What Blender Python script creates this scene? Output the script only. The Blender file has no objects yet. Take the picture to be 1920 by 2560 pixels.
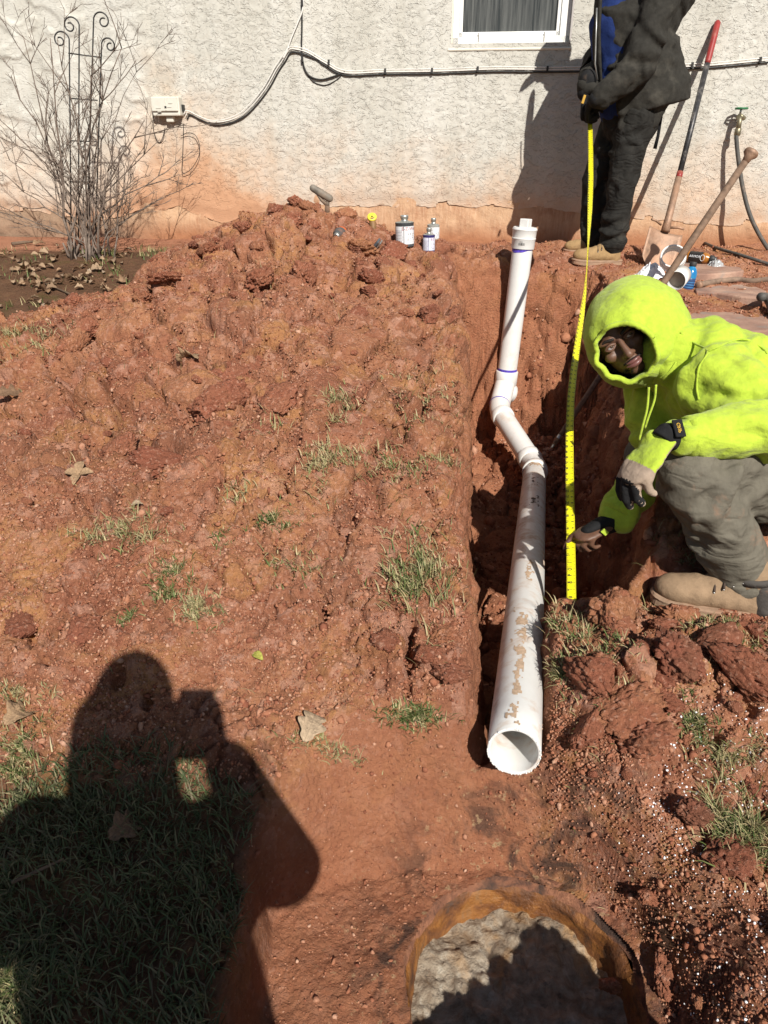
import bpy, bmesh, math, random, time
import numpy as np
from mathutils import Vector, Matrix, Quaternion, noise as mnoise

T0 = time.time()
scene = bpy.context.scene
COL = scene.collection
R = math.radians

# ------------------------------------------------------------------ camera
THETA = R(26.5)            # pitch below the horizon
FPX = 1850.0               # focal length in photograph pixels (1920 x 2560)
CAMZ = 0.635
CT, ST = math.cos(THETA), math.sin(THETA)
cam_d = bpy.data.cameras.new('camera')
cam_d.sensor_fit = 'VERTICAL'
cam_d.sensor_height = 36.0
cam_d.lens = 36.0 * FPX / 2560.0
cam_d.clip_start = 0.05
cam_d.clip_end = 200.0
cam = bpy.data.objects.new('camera', cam_d)
COL.objects.link(cam)
cam.location = (0, 0, CAMZ)
cam.rotation_euler = (math.pi / 2 - THETA, 0, 0)
scene.camera = cam
scene.render.resolution_x, scene.render.resolution_y = 768, 1024

# ------------------------------------------------------------------ light
SUN_D = Vector((-0.238, 0.784, -0.669)).normalized()     # direction the sunlight travels
SUN_EL = math.asin(-SUN_D.z)
world = bpy.data.worlds.new('World')
scene.world = world
world.use_nodes = True
wn = world.node_tree
bg = wn.nodes['Background']
sky = wn.nodes.new('ShaderNodeTexSky')
sky.sky_type = 'NISHITA'
sky.sun_disc = False
sky.sun_elevation = SUN_EL
sky.sun_rotation = math.atan2(-SUN_D.x, -SUN_D.y)
wn.links.new(sky.outputs[0], bg.inputs[0])
bg.inputs[1].default_value = 0.05
sun_l = bpy.data.lights.new('sun', 'SUN')
sun_l.energy = 5.0
sun_l.angle = R(0.53)
sun_l.color = (1.0, 0.95, 0.87)
sun = bpy.data.objects.new('sun', sun_l)
COL.objects.link(sun)
sun.location = (1.5, -6, 6)
sun.rotation_euler = SUN_D.to_track_quat('-Z', 'Y').to_euler()
scene.view_settings.view_transform = 'Standard'
scene.view_settings.look = 'None'
scene.view_settings.gamma = 1.0
scene.view_settings.exposure = 0.38
scene.view_settings.use_curve_mapping = False

# ------------------------------------------------------------------ photo pixel -> direction
def ray(px, py):
    x = (px - 960.0) / FPX
    a = (1280.0 - py) / FPX
    return Vector((x, CT + a * ST, a * CT - ST))         # unit depth along the optical axis

def PZ(px, py, z):          # a point at depth z along the optical axis
    d = ray(px, py) * z
    return Vector((d.x, d.y, d.z + CAMZ))

def PY(px, py, y):          # a point on the plane Y = y
    d = ray(px, py)
    return PZ(px, py, y / d.y)

WALL_Y0, WALL_K = 5.45, 0.12         # house wall: Y = WALL_Y0 - WALL_K * X
WALL_A = math.atan(WALL_K)
def PW(px, py, off=0.0):    # a point on the wall face (off = metres in front of it)
    d = ray(px, py)
    t = (WALL_Y0 - off / math.cos(WALL_A)) / (d.y + WALL_K * d.x)
    return PZ(px, py, t)
def wall_uz(px, py):        # local coordinates on the wall
    p = PW(px, py)
    return p.x / math.cos(WALL_A), p.z

# ------------------------------------------------------------------ numpy noise
def _hash(ix, iy, iz, seed):
    h = (ix * 374761393 + iy * 668265263 + iz * 2147483647 + seed * 974711) & 0xFFFFFFFF
    h = ((h ^ (h >> 13)) * 1274126177) & 0xFFFFFFFF
    return (h ^ (h >> 16)) & 0xFFFFFFFF

def vnoise(p, seed=0):       # smooth gradient-like value noise, p (n,3) -> -1..1
    i = np.floor(p).astype(np.int64)
    f = p - i
    w = f * f * f * (f * (f * 6 - 15) + 10)
    out = 0
    for dx in (0, 1):
        for dy in (0, 1):
            for dz in (0, 1):
                h = _hash(i[:, 0] + dx, i[:, 1] + dy, i[:, 2] + dz, seed)
                gx = (h & 1023) / 511.5 - 1
                gy = ((h >> 10) & 1023) / 511.5 - 1
                gz = ((h >> 20) & 1023) / 511.5 - 1
                d = gx * (f[:, 0] - dx) + gy * (f[:, 1] - dy) + gz * (f[:, 2] - dz)
                ww = (w[:, 0] if dx else 1 - w[:, 0]) * (w[:, 1] if dy else 1 - w[:, 1]) * (w[:, 2] if dz else 1 - w[:, 2])
                out = out + ww * d
    return out * 1.3

def fbm(p, octaves=4, seed=0, gain=0.5, lac=2.03):
    a, s, out = 1.0, 1.0, 0
    for o in range(octaves):
        out = out + a * vnoise(p * s + o * 17.3, seed + o)
        a *= gain
        s *= lac
    return out

def worley(p, seed=0, want_id=False):    # F1, F2 (and cell hash)
    i = np.floor(p).astype(np.int64)
    f = p - i
    n = len(p)
    f1 = np.full(n, 9.0)
    f2 = np.full(n, 9.0)
    idv = np.zeros(n)
    for dx in (-1, 0, 1):
        for dy in (-1, 0, 1):
            for dz in (-1, 0, 1):
                h = _hash(i[:, 0] + dx, i[:, 1] + dy, i[:, 2] + dz, seed)
                qx = dx + (h & 1023) / 1023.0 - f[:, 0]
                qy = dy + ((h >> 10) & 1023) / 1023.0 - f[:, 1]
                qz = dz + ((h >> 20) & 1023) / 1023.0 - f[:, 2]
                d = qx * qx + qy * qy + qz * qz
                m = d < f1
                f2 = np.where(m, f1, np.minimum(f2, d))
                idv = np.where(m, (h >> 7 & 255) / 255.0, idv)
                f1 = np.where(m, d, f1)
    f1, f2 = np.sqrt(f1), np.sqrt(f2)
    return (f1, f2, idv) if want_id else (f1, f2)

def sstep(a, b, x):
    t = np.clip((x - a) / (b - a), 0, 1)
    return t * t * (3 - 2 * t)

# ------------------------------------------------------------------ objects
def tag(o, label=None, cat=None, group=None, kind=None):
    if label: o['label'] = label
    if cat: o['category'] = cat
    if group: o['group'] = group
    if kind: o['kind'] = kind
    return o

def empty(name, loc=(0, 0, 0), rz=0.0):
    o = bpy.data.objects.new(name, None)
    o.empty_display_size = 0.1
    COL.objects.link(o)
    o.location = loc
    o.rotation_euler = (0, 0, rz)
    return o

def link(name, me, mat=None, parent=None):
    o = bpy.data.objects.new(name, me)
    COL.objects.link(o)
    if mat is not None and not me.materials:
        me.materials.append(mat)
    if parent is not None:
        o.parent = parent
        o.matrix_parent_inverse = pmat(parent).inverted() if parent.get('_w') else Matrix()
    return o

def pmat(o):
    m = o.matrix_basis.copy()
    return m if o.parent is None else pmat(o.parent) @ o.matrix_parent_inverse @ m

class MB:
    """collects vertices and faces; build() links them as one mesh object"""
    def __init__(s):
        s.v, s.f, s.mi = [], [], []
        s.cur = 0
    def add(s, vs, fs):
        b = len(s.v)
        s.v.extend([tuple(v) for v in vs])
        s.f.extend([tuple(i + b for i in f) for f in fs])
        s.mi.extend([s.cur] * len(fs))
        return s
    def mesh(s, name, smooth=True, mats=None):
        me = bpy.data.meshes.new(name)
        me.from_pydata(s.v, [], s.f)
        if mats:
            for m in mats: me.materials.append(m)
            me.polygons.foreach_set('material_index', s.mi)
        if smooth:
            me.polygons.foreach_set('use_smooth', [True] * len(me.polygons))
        me.update()
        return me
    def build(s, name, mat, parent=None, smooth=True, bevel=0, auto=None):
        me = s.mesh(name, smooth, mat if isinstance(mat, list) else None)
        o = link(name, me, None if isinstance(mat, list) else mat, parent)
        if bevel:
            m = o.modifiers.new('bevel', 'BEVEL')
            m.width = bevel
            m.segments = 2
            m.limit_method = 'ANGLE'
        if auto is not None:
            sharp(me, auto)
        return o
    # ---- shapes
    def box(s, c, size, rot=None):
        hx, hy, hz = [k / 2 for k in size]
        vs = [Vector((x, y, z)) for x in (-hx, hx) for y in (-hy, hy) for z in (-hz, hz)]
        if rot is not None: vs = [rot @ v for v in vs]
        vs = [v + Vector(c) for v in vs]
        return s.add(vs, [(0, 1, 3, 2), (4, 6, 7, 5), (0, 4, 5, 1), (2, 3, 7, 6), (0, 2, 6, 4), (1, 5, 7, 3)])
    def tube(s, pts, rad, n=12, cap='flat', ell=(1, 1), up=None):
        pts = [Vector(p) for p in pts]
        if not hasattr(rad, '__len__'): rad = [rad] * len(pts)
        rad = list(rad)
        if not isinstance(ell, list): ell = [ell] * len(pts)
        tans = []
        for i in range(len(pts)):
            a = pts[max(i - 1, 0)]; b = pts[min(i + 1, len(pts) - 1)]
            t = (b - a)
            tans.append(t.normalized() if t.length > 1e-9 else Vector((0, 0, 1)))
        if cap == 'round':
            k = 4
            e0 = [(pts[0] - tans[0] * rad[0] * max(ell[0]) * .98 * math.cos(a), rad[0] * math.sin(a), tans[0], ell[0]) for a in [R(8) + (math.pi / 2 - R(8)) * j / k for j in range(k)]]
            e1 = [(pts[-1] + tans[-1] * rad[-1] * max(ell[-1]) * .98 * math.cos(a), rad[-1] * math.sin(a), tans[-1], ell[-1]) for a in reversed([R(8) + (math.pi / 2 - R(8)) * j / k for j in range(k)])]
            seq = e0 + list(zip(pts, rad, tans, ell)) + e1
        else:
            seq = list(zip(pts, rad, tans, ell))
        t0 = seq[0][2]
        u = Vector(up) if up is not None else (Vector((0, 0, 1)) if abs(t0.z) < .9 else Vector((1, 0, 0)))
        nrm = (u - t0 * u.dot(t0)).normalized()
        vs, fs = [], []
        prev = t0
        for (c, r, t, e) in seq:
            q = prev.rotation_difference(t)
            nrm = q @ nrm
            nrm = (nrm - t * nrm.dot(t)).normalized()
            prev = t
            b = t.cross(nrm)
            for j in range(n):
                a = 2 * math.pi * j / n
                vs.append(c + nrm * (r * e[0] * math.cos(a)) + b * (r * e[1] * math.sin(a)))
        m = len(seq)
        for i in range(m - 1):
            for j in range(n):
                j2 = (j + 1) % n
                fs.append((i * n + j, i * n + j2, (i + 1) * n + j2, (i + 1) * n + j))
        if cap:
            fs.append(tuple(range(n - 1, -1, -1)))
            fs.append(tuple((m - 1) * n + j for j in range(n)))
        return s.add(vs, fs)
    def lathe(s, prof, origin=(0, 0, 0), axis=(0, 0, 1), n=24, cap=True):
        """profile of (radius, height) turned about an axis"""
        ax = Vector(axis).normalized()
        u = ax.orthogonal().normalized()
        w = ax.cross(u)
        o = Vector(origin)
        vs, fs = [], []
        for (r, h) in prof:
            for j in range(n):
                a = 2 * math.pi * j / n
                vs.append(o + ax * h + (u * math.cos(a) + w * math.sin(a)) * r)
        for i in range(len(prof) - 1):
            for j in range(n):
                j2 = (j + 1) % n
                fs.append((i * n + j, i * n + j2, (i + 1) * n + j2, (i + 1) * n + j))
        if cap:
            fs.append(tuple(range(n - 1, -1, -1)))
            fs.append(tuple((len(prof) - 1) * n + j for j in range(n)))
        return s.add(vs, fs)
    def ell(s, c, r, rot=None, n=18, m=12):
        vs, fs = [], []
        c = Vector(c)
        for i in range(1, m):
            a = math.pi * i / m
            for j in range(n):
                b = 2 * math.pi * j / n
                v = Vector((r[0] * math.sin(a) * math.cos(b), r[1] * math.sin(a) * math.sin(b), r[2] * math.cos(a)))
                if rot is not None: v = rot @ v
                vs.append(c + v)
        top = Vector((0, 0, r[2])); bot = Vector((0, 0, -r[2]))
        if rot is not None: top, bot = rot @ top, rot @ bot
        vs += [c + top, c + bot]
        for i in range(m - 2):
            for j in range(n):
                j2 = (j + 1) % n
                fs.append((i * n + j, (i + 1) * n + j, (i + 1) * n + j2, i * n + j2))
        T, B = len(vs) - 2, len(vs) - 1
        for j in range(n):
            j2 = (j + 1) % n
            fs.append((T, j, j2))
            fs.append((B, (m - 2) * n + j2, (m - 2) * n + j))
        return s.add(vs, fs)

def sharp(me, deg=35):
    bm = bmesh.new(); bm.from_mesh(me)
    lim = R(deg)
    for e in bm.edges:
        e.smooth = not (len(e.link_faces) == 2 and e.calc_face_angle(0) > lim)
    bm.to_mesh(me); bm.free()

def bez(pts, n=8):
    """smooth polyline through points (Catmull-Rom)"""
    P = [Vector(p) for p in pts]
    P = [P[0] * 2 - P[1]] + P + [P[-1] * 2 - P[-2]]
    out = []
    for i in range(1, len(P) - 2):
        for k in range(n):
            t = k / n
            a, b, c, d = P[i - 1], P[i], P[i + 1], P[i + 2]
            out.append(0.5 * ((2 * b) + (c - a) * t + (2 * a - 5 * b + 4 * c - d) * t * t + (3 * b - a - 3 * c + d) * t ** 3))
    out.append(P[-2])
    return out

# ------------------------------------------------------------------ materials
class NT:
    """tiny helper to wire a procedural material"""
    def __init__(s, name, rough=0.8, spec=0.3, base=(.5, .5, .5), metal=0.0):
        s.m = bpy.data.materials.new(name)
        s.m.use_nodes = True
        s.t = s.m.node_tree
        s.b = s.t.nodes['Principled BSDF']
        s.b.inputs['Roughness'].default_value = rough
        s.b.inputs['Specular IOR Level'].default_value = spec
        s.b.inputs['Base Color'].default_value = (*base, 1)
        s.b.inputs['Metallic'].default_value = metal
        s._co = None
    def n(s, typ, **kw):
        nd = s.t.nodes.new(typ)
        for k, v in kw.items():
            setattr(nd, k, v)
        return nd
    def l(s, a, b):
        s.t.links.new(a, b)
    def co(s, kind='Object'):
        if s._co is None: s._co = s.n('ShaderNodeTexCoord')
        return s._co.outputs[kind]
    def geo(s, which='Position'):
        return s.n('ShaderNodeNewGeometry').outputs[which]
    def noise(s, scale, detail=4, rough=.55, dist=0, vec=None, out='Fac', sc3=None):
        nd = s.n('ShaderNodeTexNoise')
        nd.inputs['Scale'].default_value = scale
        nd.inputs['Detail'].default_value = detail
        nd.inputs['Roughness'].default_value = rough
        nd.inputs['Distortion'].default_value = dist
        v = vec if vec is not None else s.co()
        if sc3 is not None:
            mp = s.n('ShaderNodeMapping')
            mp.inputs['Scale'].default_value = sc3
            s.l(v, mp.inputs['Vector']); v = mp.outputs[0]
        s.l(v, nd.inputs['Vector'])
        return nd.outputs[out]
    def voro(s, scale, feature='F1', out='Distance', vec=None, rnd=1.0):
        nd = s.n('ShaderNodeTexVoronoi', feature=feature)
        nd.inputs['Scale'].default_value = scale
        nd.inputs['Randomness'].default_value = rnd
        s.l(vec if vec is not None else s.co(), nd.inputs['Vector'])
        return nd.outputs[out]
    def ramp(s, fac, stops, interp='LINEAR'):
        nd = s.n('ShaderNodeValToRGB')
        cr = nd.color_ramp
        cr.interpolation = interp
        while len(cr.elements) < len(stops): cr.elements.new(0.5)
        for e, (p, c) in zip(cr.elements, stops):
            e.position = p
            e.color = (c, c, c, 1) if not hasattr(c, '__len__') else (*c, 1)
        s.l(fac, nd.inputs[0])
        return nd.outputs[0]
    def mix(s, fac, a, b, blend='MIX'):
        nd = s.n('ShaderNodeMix', data_type='RGBA', blend_type=blend)
        for i, v in ((6, a), (7, b)):
            if hasattr(v, 'node'): s.l(v, nd.inputs[i])
            else: nd.inputs[i].default_value = (*v, 1) if hasattr(v, '__len__') else (v, v, v, 1)
        if hasattr(fac, 'node'): s.l(fac, nd.inputs[0])
        else: nd.inputs[0].default_value = fac
        return nd.outputs[2]
    def math(s, op, a, b=None, c=None, clamp=False):
        nd = s.n('ShaderNodeMath', operation=op, use_clamp=clamp)
        for i, v in enumerate((a, b, c)):
            if v is None: continue
            if hasattr(v, 'node'): s.l(v, nd.inputs[i])
            else: nd.inputs[i].default_value = v
        return nd.outputs[0]
    def mapr(s, v, a, b, c=0.0, d=1.0, smooth=False):
        nd = s.n('ShaderNodeMapRange', interpolation_type='SMOOTHSTEP' if smooth else 'LINEAR')
        s.l(v, nd.inputs[0])
        for i, k in enumerate((a, b, c, d)): nd.inputs[1 + i].default_value = k
        return nd.outputs[0]
    def attr(s, name, out='Color'):
        nd = s.n('ShaderNodeAttribute', attribute_name=name)
        return nd.outputs[out]
    def sep(s, v):
        nd = s.n('ShaderNodeSeparateXYZ'); s.l(v, nd.inputs[0]); return nd.outputs
    def sepc(s, v):
        nd = s.n('ShaderNodeSeparateColor'); s.l(v, nd.inputs[0]); return nd.outputs
    def color(s, v):
        s.l(v, s.b.inputs['Base Color']); return s
    def rough(s, v):
        s.l(v, s.b.inputs['Roughness']); return s
    def bump(s, h, strength=.5, dist=.01, normal=None):
        nd = s.n('ShaderNodeBump')
        nd.inputs['Strength'].default_value = strength
        nd.inputs['Distance'].default_value = dist
        s.l(h, nd.inputs['Height'])
        if normal is not None: s.l(normal, nd.inputs['Normal'])
        s.l(nd.outputs[0], s.b.inputs['Normal'])
        return nd.outputs[0]

def simple(name, base, rough=.6, spec=.4, metal=0.0, var=.18, scale=30, bump=0.0, dirt=None, dirt_amt=.5, dscale=9):
    """plain material with colour variation, optional dirt and fine relief"""
    t = NT(name, rough, spec, base, metal)
    n1 = t.noise(scale, 5)
    lo = tuple(c * (1 - var) for c in base); hi = tuple(min(1, c * (1 + var)) for c in base)
    c = t.ramp(n1, [(.3, lo), (.7, hi)])
    if dirt:
        d = t.ramp(t.noise(dscale, 6, .62), [(.62 - .25 * dirt_amt, 0), (.78 - .2 * dirt_amt, 1)])
        c = t.mix(t.math('MULTIPLY', d, min(1, dirt_amt * 1.4)), c, dirt)
    t.color(c)
    t.rough(t.mapr(n1, .2, .8, max(0.02, rough - .08), min(1, rough + .08)))
    if bump: t.bump(t.noise(scale * 3, 4), .6, bump)
    return t.m
# ================================================================== GROUND
def poly_sdf(X, Y, poly):
    """signed distance to a polygon in plan, positive inside"""
    d = np.full(X.shape, 1e9)
    inside = np.zeros(X.shape, bool)
    n = len(poly)
    for i in range(n):
        ax, ay = poly[i]; bx, by = poly[(i + 1) % n]
        ex, ey = bx - ax, by - ay
        t = np.clip(((X - ax) * ex + (Y - ay) * ey) / (ex * ex + ey * ey), 0, 1)
        d = np.minimum(d, (X - ax - t * ex) ** 2 + (Y - ay - t * ey) ** 2)
        cond = ((ay > Y) != (by > Y))
        with np.errstate(divide='ignore', invalid='ignore'):
            xi = ax + (Y - ay) / (by - ay if by != ay else 1e-9) * ex
        inside ^= cond & (X < xi)
    d = np.sqrt(d)
    return np.where(inside, d, -d)

TRENCH = [(.165, 1.22), (.185, 1.375), (.222, 1.64), (.212, 1.89), (.222, 2.2), (.285, 2.74), (.35, 3.3), (.37, 3.65), (.36, 4.1), (.40, 4.48),
          (.75, 4.55), (1.24, 4.50), (1.30, 4.1), (1.28, 3.7), (1.16, 3.3), (1.06, 2.9), (.97, 2.5), (.90, 2.2), (.84, 1.97), (.77, 1.82), (.69, 1.745), (.56, 1.725), (.455, 1.70), (.42, 1.45), (.375, 1.22)]
PIT = [(-.285, .50), (-.285, 1.02), (-.25, 1.13), (-.18, 1.25), (-.01, 1.33), (.18, 1.33), (.30, 1.33), (.42, 1.27), (.57, 1.10), (.65, .93), (.68, .72), (.62, .54), (.30, .49)]
HOLE_C, HOLE_R = (.275, .888), .238
PIT_Z = -.845

def g2(X, Y, cx, cy, sx, sy, rot=0.0):
    c, s = math.cos(rot), math.sin(rot)
    u = (X - cx) * c + (Y - cy) * s
    v = -(X - cx) * s + (Y - cy) * c
    return np.exp(-(u / sx) ** 2 - (v / sy) ** 2)

NAT_Y = [-8, 0.0, .75, 1.05, 1.4, 2.2, 3.2, 4.7, 5.7]
NAT_Z = [-.95, -.76, -.70, -.635, -.525, -.40, -.245, -.005, .03]

def spoil_mask(X, Y):
    """1 where the loose red spoil lies (left heap and the right bank)"""
    bnd = np.interp(Y, [1.0, 1.3, 2.0, 3.0, 3.3, 3.49, 3.66, 4.16, 4.6, 4.85, 5.05, 5.2], [-.9, -3.4, -3.6, -2.9, -2.25, -1.82, -1.52, -1.36, -1.22, -1.12, -.85, -.6])
    left = sstep(-.12, .12, X - bnd) * sstep(5.25, 5.0, Y)
    return left

def H_smooth(X, Y):
    p = np.stack([X, Y, np.zeros_like(X)], 1)
    z = np.interp(Y, NAT_Y, NAT_Z)
    z = z + .02 * fbm(p * 1.1, 3, 5)
    sp = spoil_mask(X, Y)
    mound = (.25 * g2(X, Y, -.48, 4.48, .60, .46) + .20 * g2(X, Y, -.52, 3.85, .62, .55) + .13 * g2(X, Y, -.85, 3.15, .85, .5)
             + .12 * g2(X, Y, -.40, 2.85, .55, .6) + .085 * g2(X, Y, -.50, 2.2, .70, .55) + .05 * g2(X, Y, -.1, 1.8, .45, .45) + .07 * g2(X, Y, -1.5, 3.4, .5, .35)
             + .05 * g2(X, Y, -.85, 1.75, .5, .4))
    z = z + mound * (0.12 + .88 * sp)
    z = z + sp * (.028 + .050 * fbm(p * 2.3 + 3, 3, 11) + .018 * fbm(p * 6.5 + 13, 2, 12))
    # near the wall a strip of bare level dirt
    # right bank: lumpy sods thrown up beside the trench
    bank = sstep(.36, .5, X) * sstep(1.66, 1.45, Y) * sstep(.5, .9, Y)
    z = z + bank * (.03 + .05 * fbm(p * 4.2 + 9, 3, 21))
    z = z + .085 * g2(X, Y, .62, 1.36, .12, .11) + .05 * g2(X, Y, .80, 1.50, .12, .08) - .065 * g2(X, Y, .56, 1.68, .20, .10) + .05 * g2(X, Y, .84, 1.25, .12, .1)
    z = z + .03 * g2(X, Y, .95, 1.05, .2, .12)
    # bank at the near right; its unseen ridge is shaped to shade the tank opening
    zr = np.interp(X, [-.25, -.05, .157, .384, .57, .64, .9, 1.4], [-.72, -.66, -.555, -.47, -.36, -.50, -.58, -.62])
    z = np.maximum(z, z + (zr - z) * sstep(.52, .40, Y) * sstep(.05, .24, Y))
    z = z + .04 * g2(X, Y, .84, .66, .14, .16)
    ft = np.exp(-(((X - .90) / .24) ** 4) - (((Y - 1.70) / .11) ** 4))
    z = z * (1 - ft) + np.minimum(z, -.518 + .035 * (X - .9)) * ft
    # trench
    wob = .03 * fbm(p * 5.1 + 31, 3, 41) + .035 * fbm(p * 1.9 + 77, 2, 42) * sstep(1.5, 1.9, Y)
    td = poly_sdf(X, Y, TRENCH) + wob
    floor = np.interp(Y, [1.15, 1.32, 1.7, 2.5, 3.5, 4.6], [-.66, -.70, -.98, -1.06, -1.06, -1.02]) + .02 * fbm(p * 6, 3, 51)
    # the right wall and the far end are battered, the left one is nearly upright
    wid = .085 + .24 * sstep(.62, .98, X) * sstep(2.0, 2.7, Y) * sstep(4.3, 3.6, Y) + .16 * sstep(4.05, 4.5, Y)
    tt = sstep(-.02, 1.0, td / wid)
    tt = np.where(td < 0, sstep(-.6, .9, td / .05) * 0.0 + np.clip(tt, 0, 1), tt)
    lip = -.02 * sstep(-.08, 0, td)
    zt = z + lip
    z = zt * (1 - tt) + np.minimum(zt, floor) * tt
    # pit round the tank opening
    pd = poly_sdf(X, Y, PIT) + .6 * wob
    pw = .05 + .19 * sstep(1.0, 1.2, Y) + .09 * sstep(.35, .6, X)
    pt = sstep(0.0, 1.0, pd / pw)
    pz = PIT_Z + .012 * fbm(p * 7, 3, 61)
    z = z * (1 - pt) + np.minimum(z, pz) * pt
    hk = sstep(.055, .015, np.hypot(X - HOLE_C[0], Y - HOLE_C[1]) - HOLE_R)
    z = z * (1 - hk) + pz * hk
    return z, sp, td, pd

def H(x, y):
    z, *_ = H_smooth(np.array([float(x)]), np.array([float(y)]))
    return float(z[0])

def PG(px, py, lift=0.0):
    """the ground point seen at a photograph pixel"""
    d = ray(px, py)
    ts = np.linspace(.8, 7.0, 1400)
    z, *_ = H_smooth(d.x * ts, d.y * ts)
    below = (CAMZ + d.z * ts) < z
    k = int(np.argmax(below)) if below.any() else len(ts) - 1
    t = ts[k]
    return Vector((d.x * t, d.y * t, float(z[k]) + lift))

# ---- fine sheet round the work, coarser with distance
CRACKS = [([(385, 1195), (440, 1152), (475, 1112), (520, 1072)], .016, .075), ([(185, 960)], .040, .09), ([(255, 787)], .030, .07), ([(199, 782)], .025, .06),
          ([(367, 775), (386, 795), (404, 815)], .018, .08), ([(350, 756)], .030, .07), ([(491, 730)], .035, .08), ([(640, 910), (652, 880)], .022, .08), ([(735, 850), (752, 888)], .018, .08),
          ([(775, 680)], .040, .09), ([(860, 680), (885, 700)], .030, .09), ([(610, 660), (640, 675)], .028, .07), ([(560, 750), (590, 765)], .022, .07), ([(620, 1295), (645, 1310)], .012, .06),
          ([(178, 1538), (150, 1570), (119, 1608)], .010, .06), ([(78, 1570), (84, 1612)], .009, .05), ([(106, 1640), (128, 1655)], .010, .05), ([(205, 1600), (226, 1575)], .008, .05),
          ([(720, 1495), (732, 1515)], .010, .06), ([(804, 1515), (812, 1555)], .010, .06), ([(862, 1480), (872, 1510)], .009, .05), ([(1028, 1560), (1020, 1620), (1030, 1660)], .014, .08),
          ([(505, 1235), (560, 1210)], .012, .05), ([(300, 1010), (330, 1020)], .018, .05), ([(690, 1130), (740, 1110)], .012, .05), ([(1640, 1600), (1650, 1660)], .012, .06), ([(700, 520)], .03, .07), ([(820, 560), (835, 590)], .025, .08)]
def dense(lo, hi, n, spans):
    t = np.linspace(lo, hi, 6000); d = np.ones_like(t)
    for a, b, k in spans: d = d + (k - 1) * sstep(a - .02, a, t) * sstep(b + .02, b, t)
    c = np.cumsum(d); c = (c - c[0]) / (c[-1] - c[0])
    return np.interp(np.linspace(0, 1, n), c, t)
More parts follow.
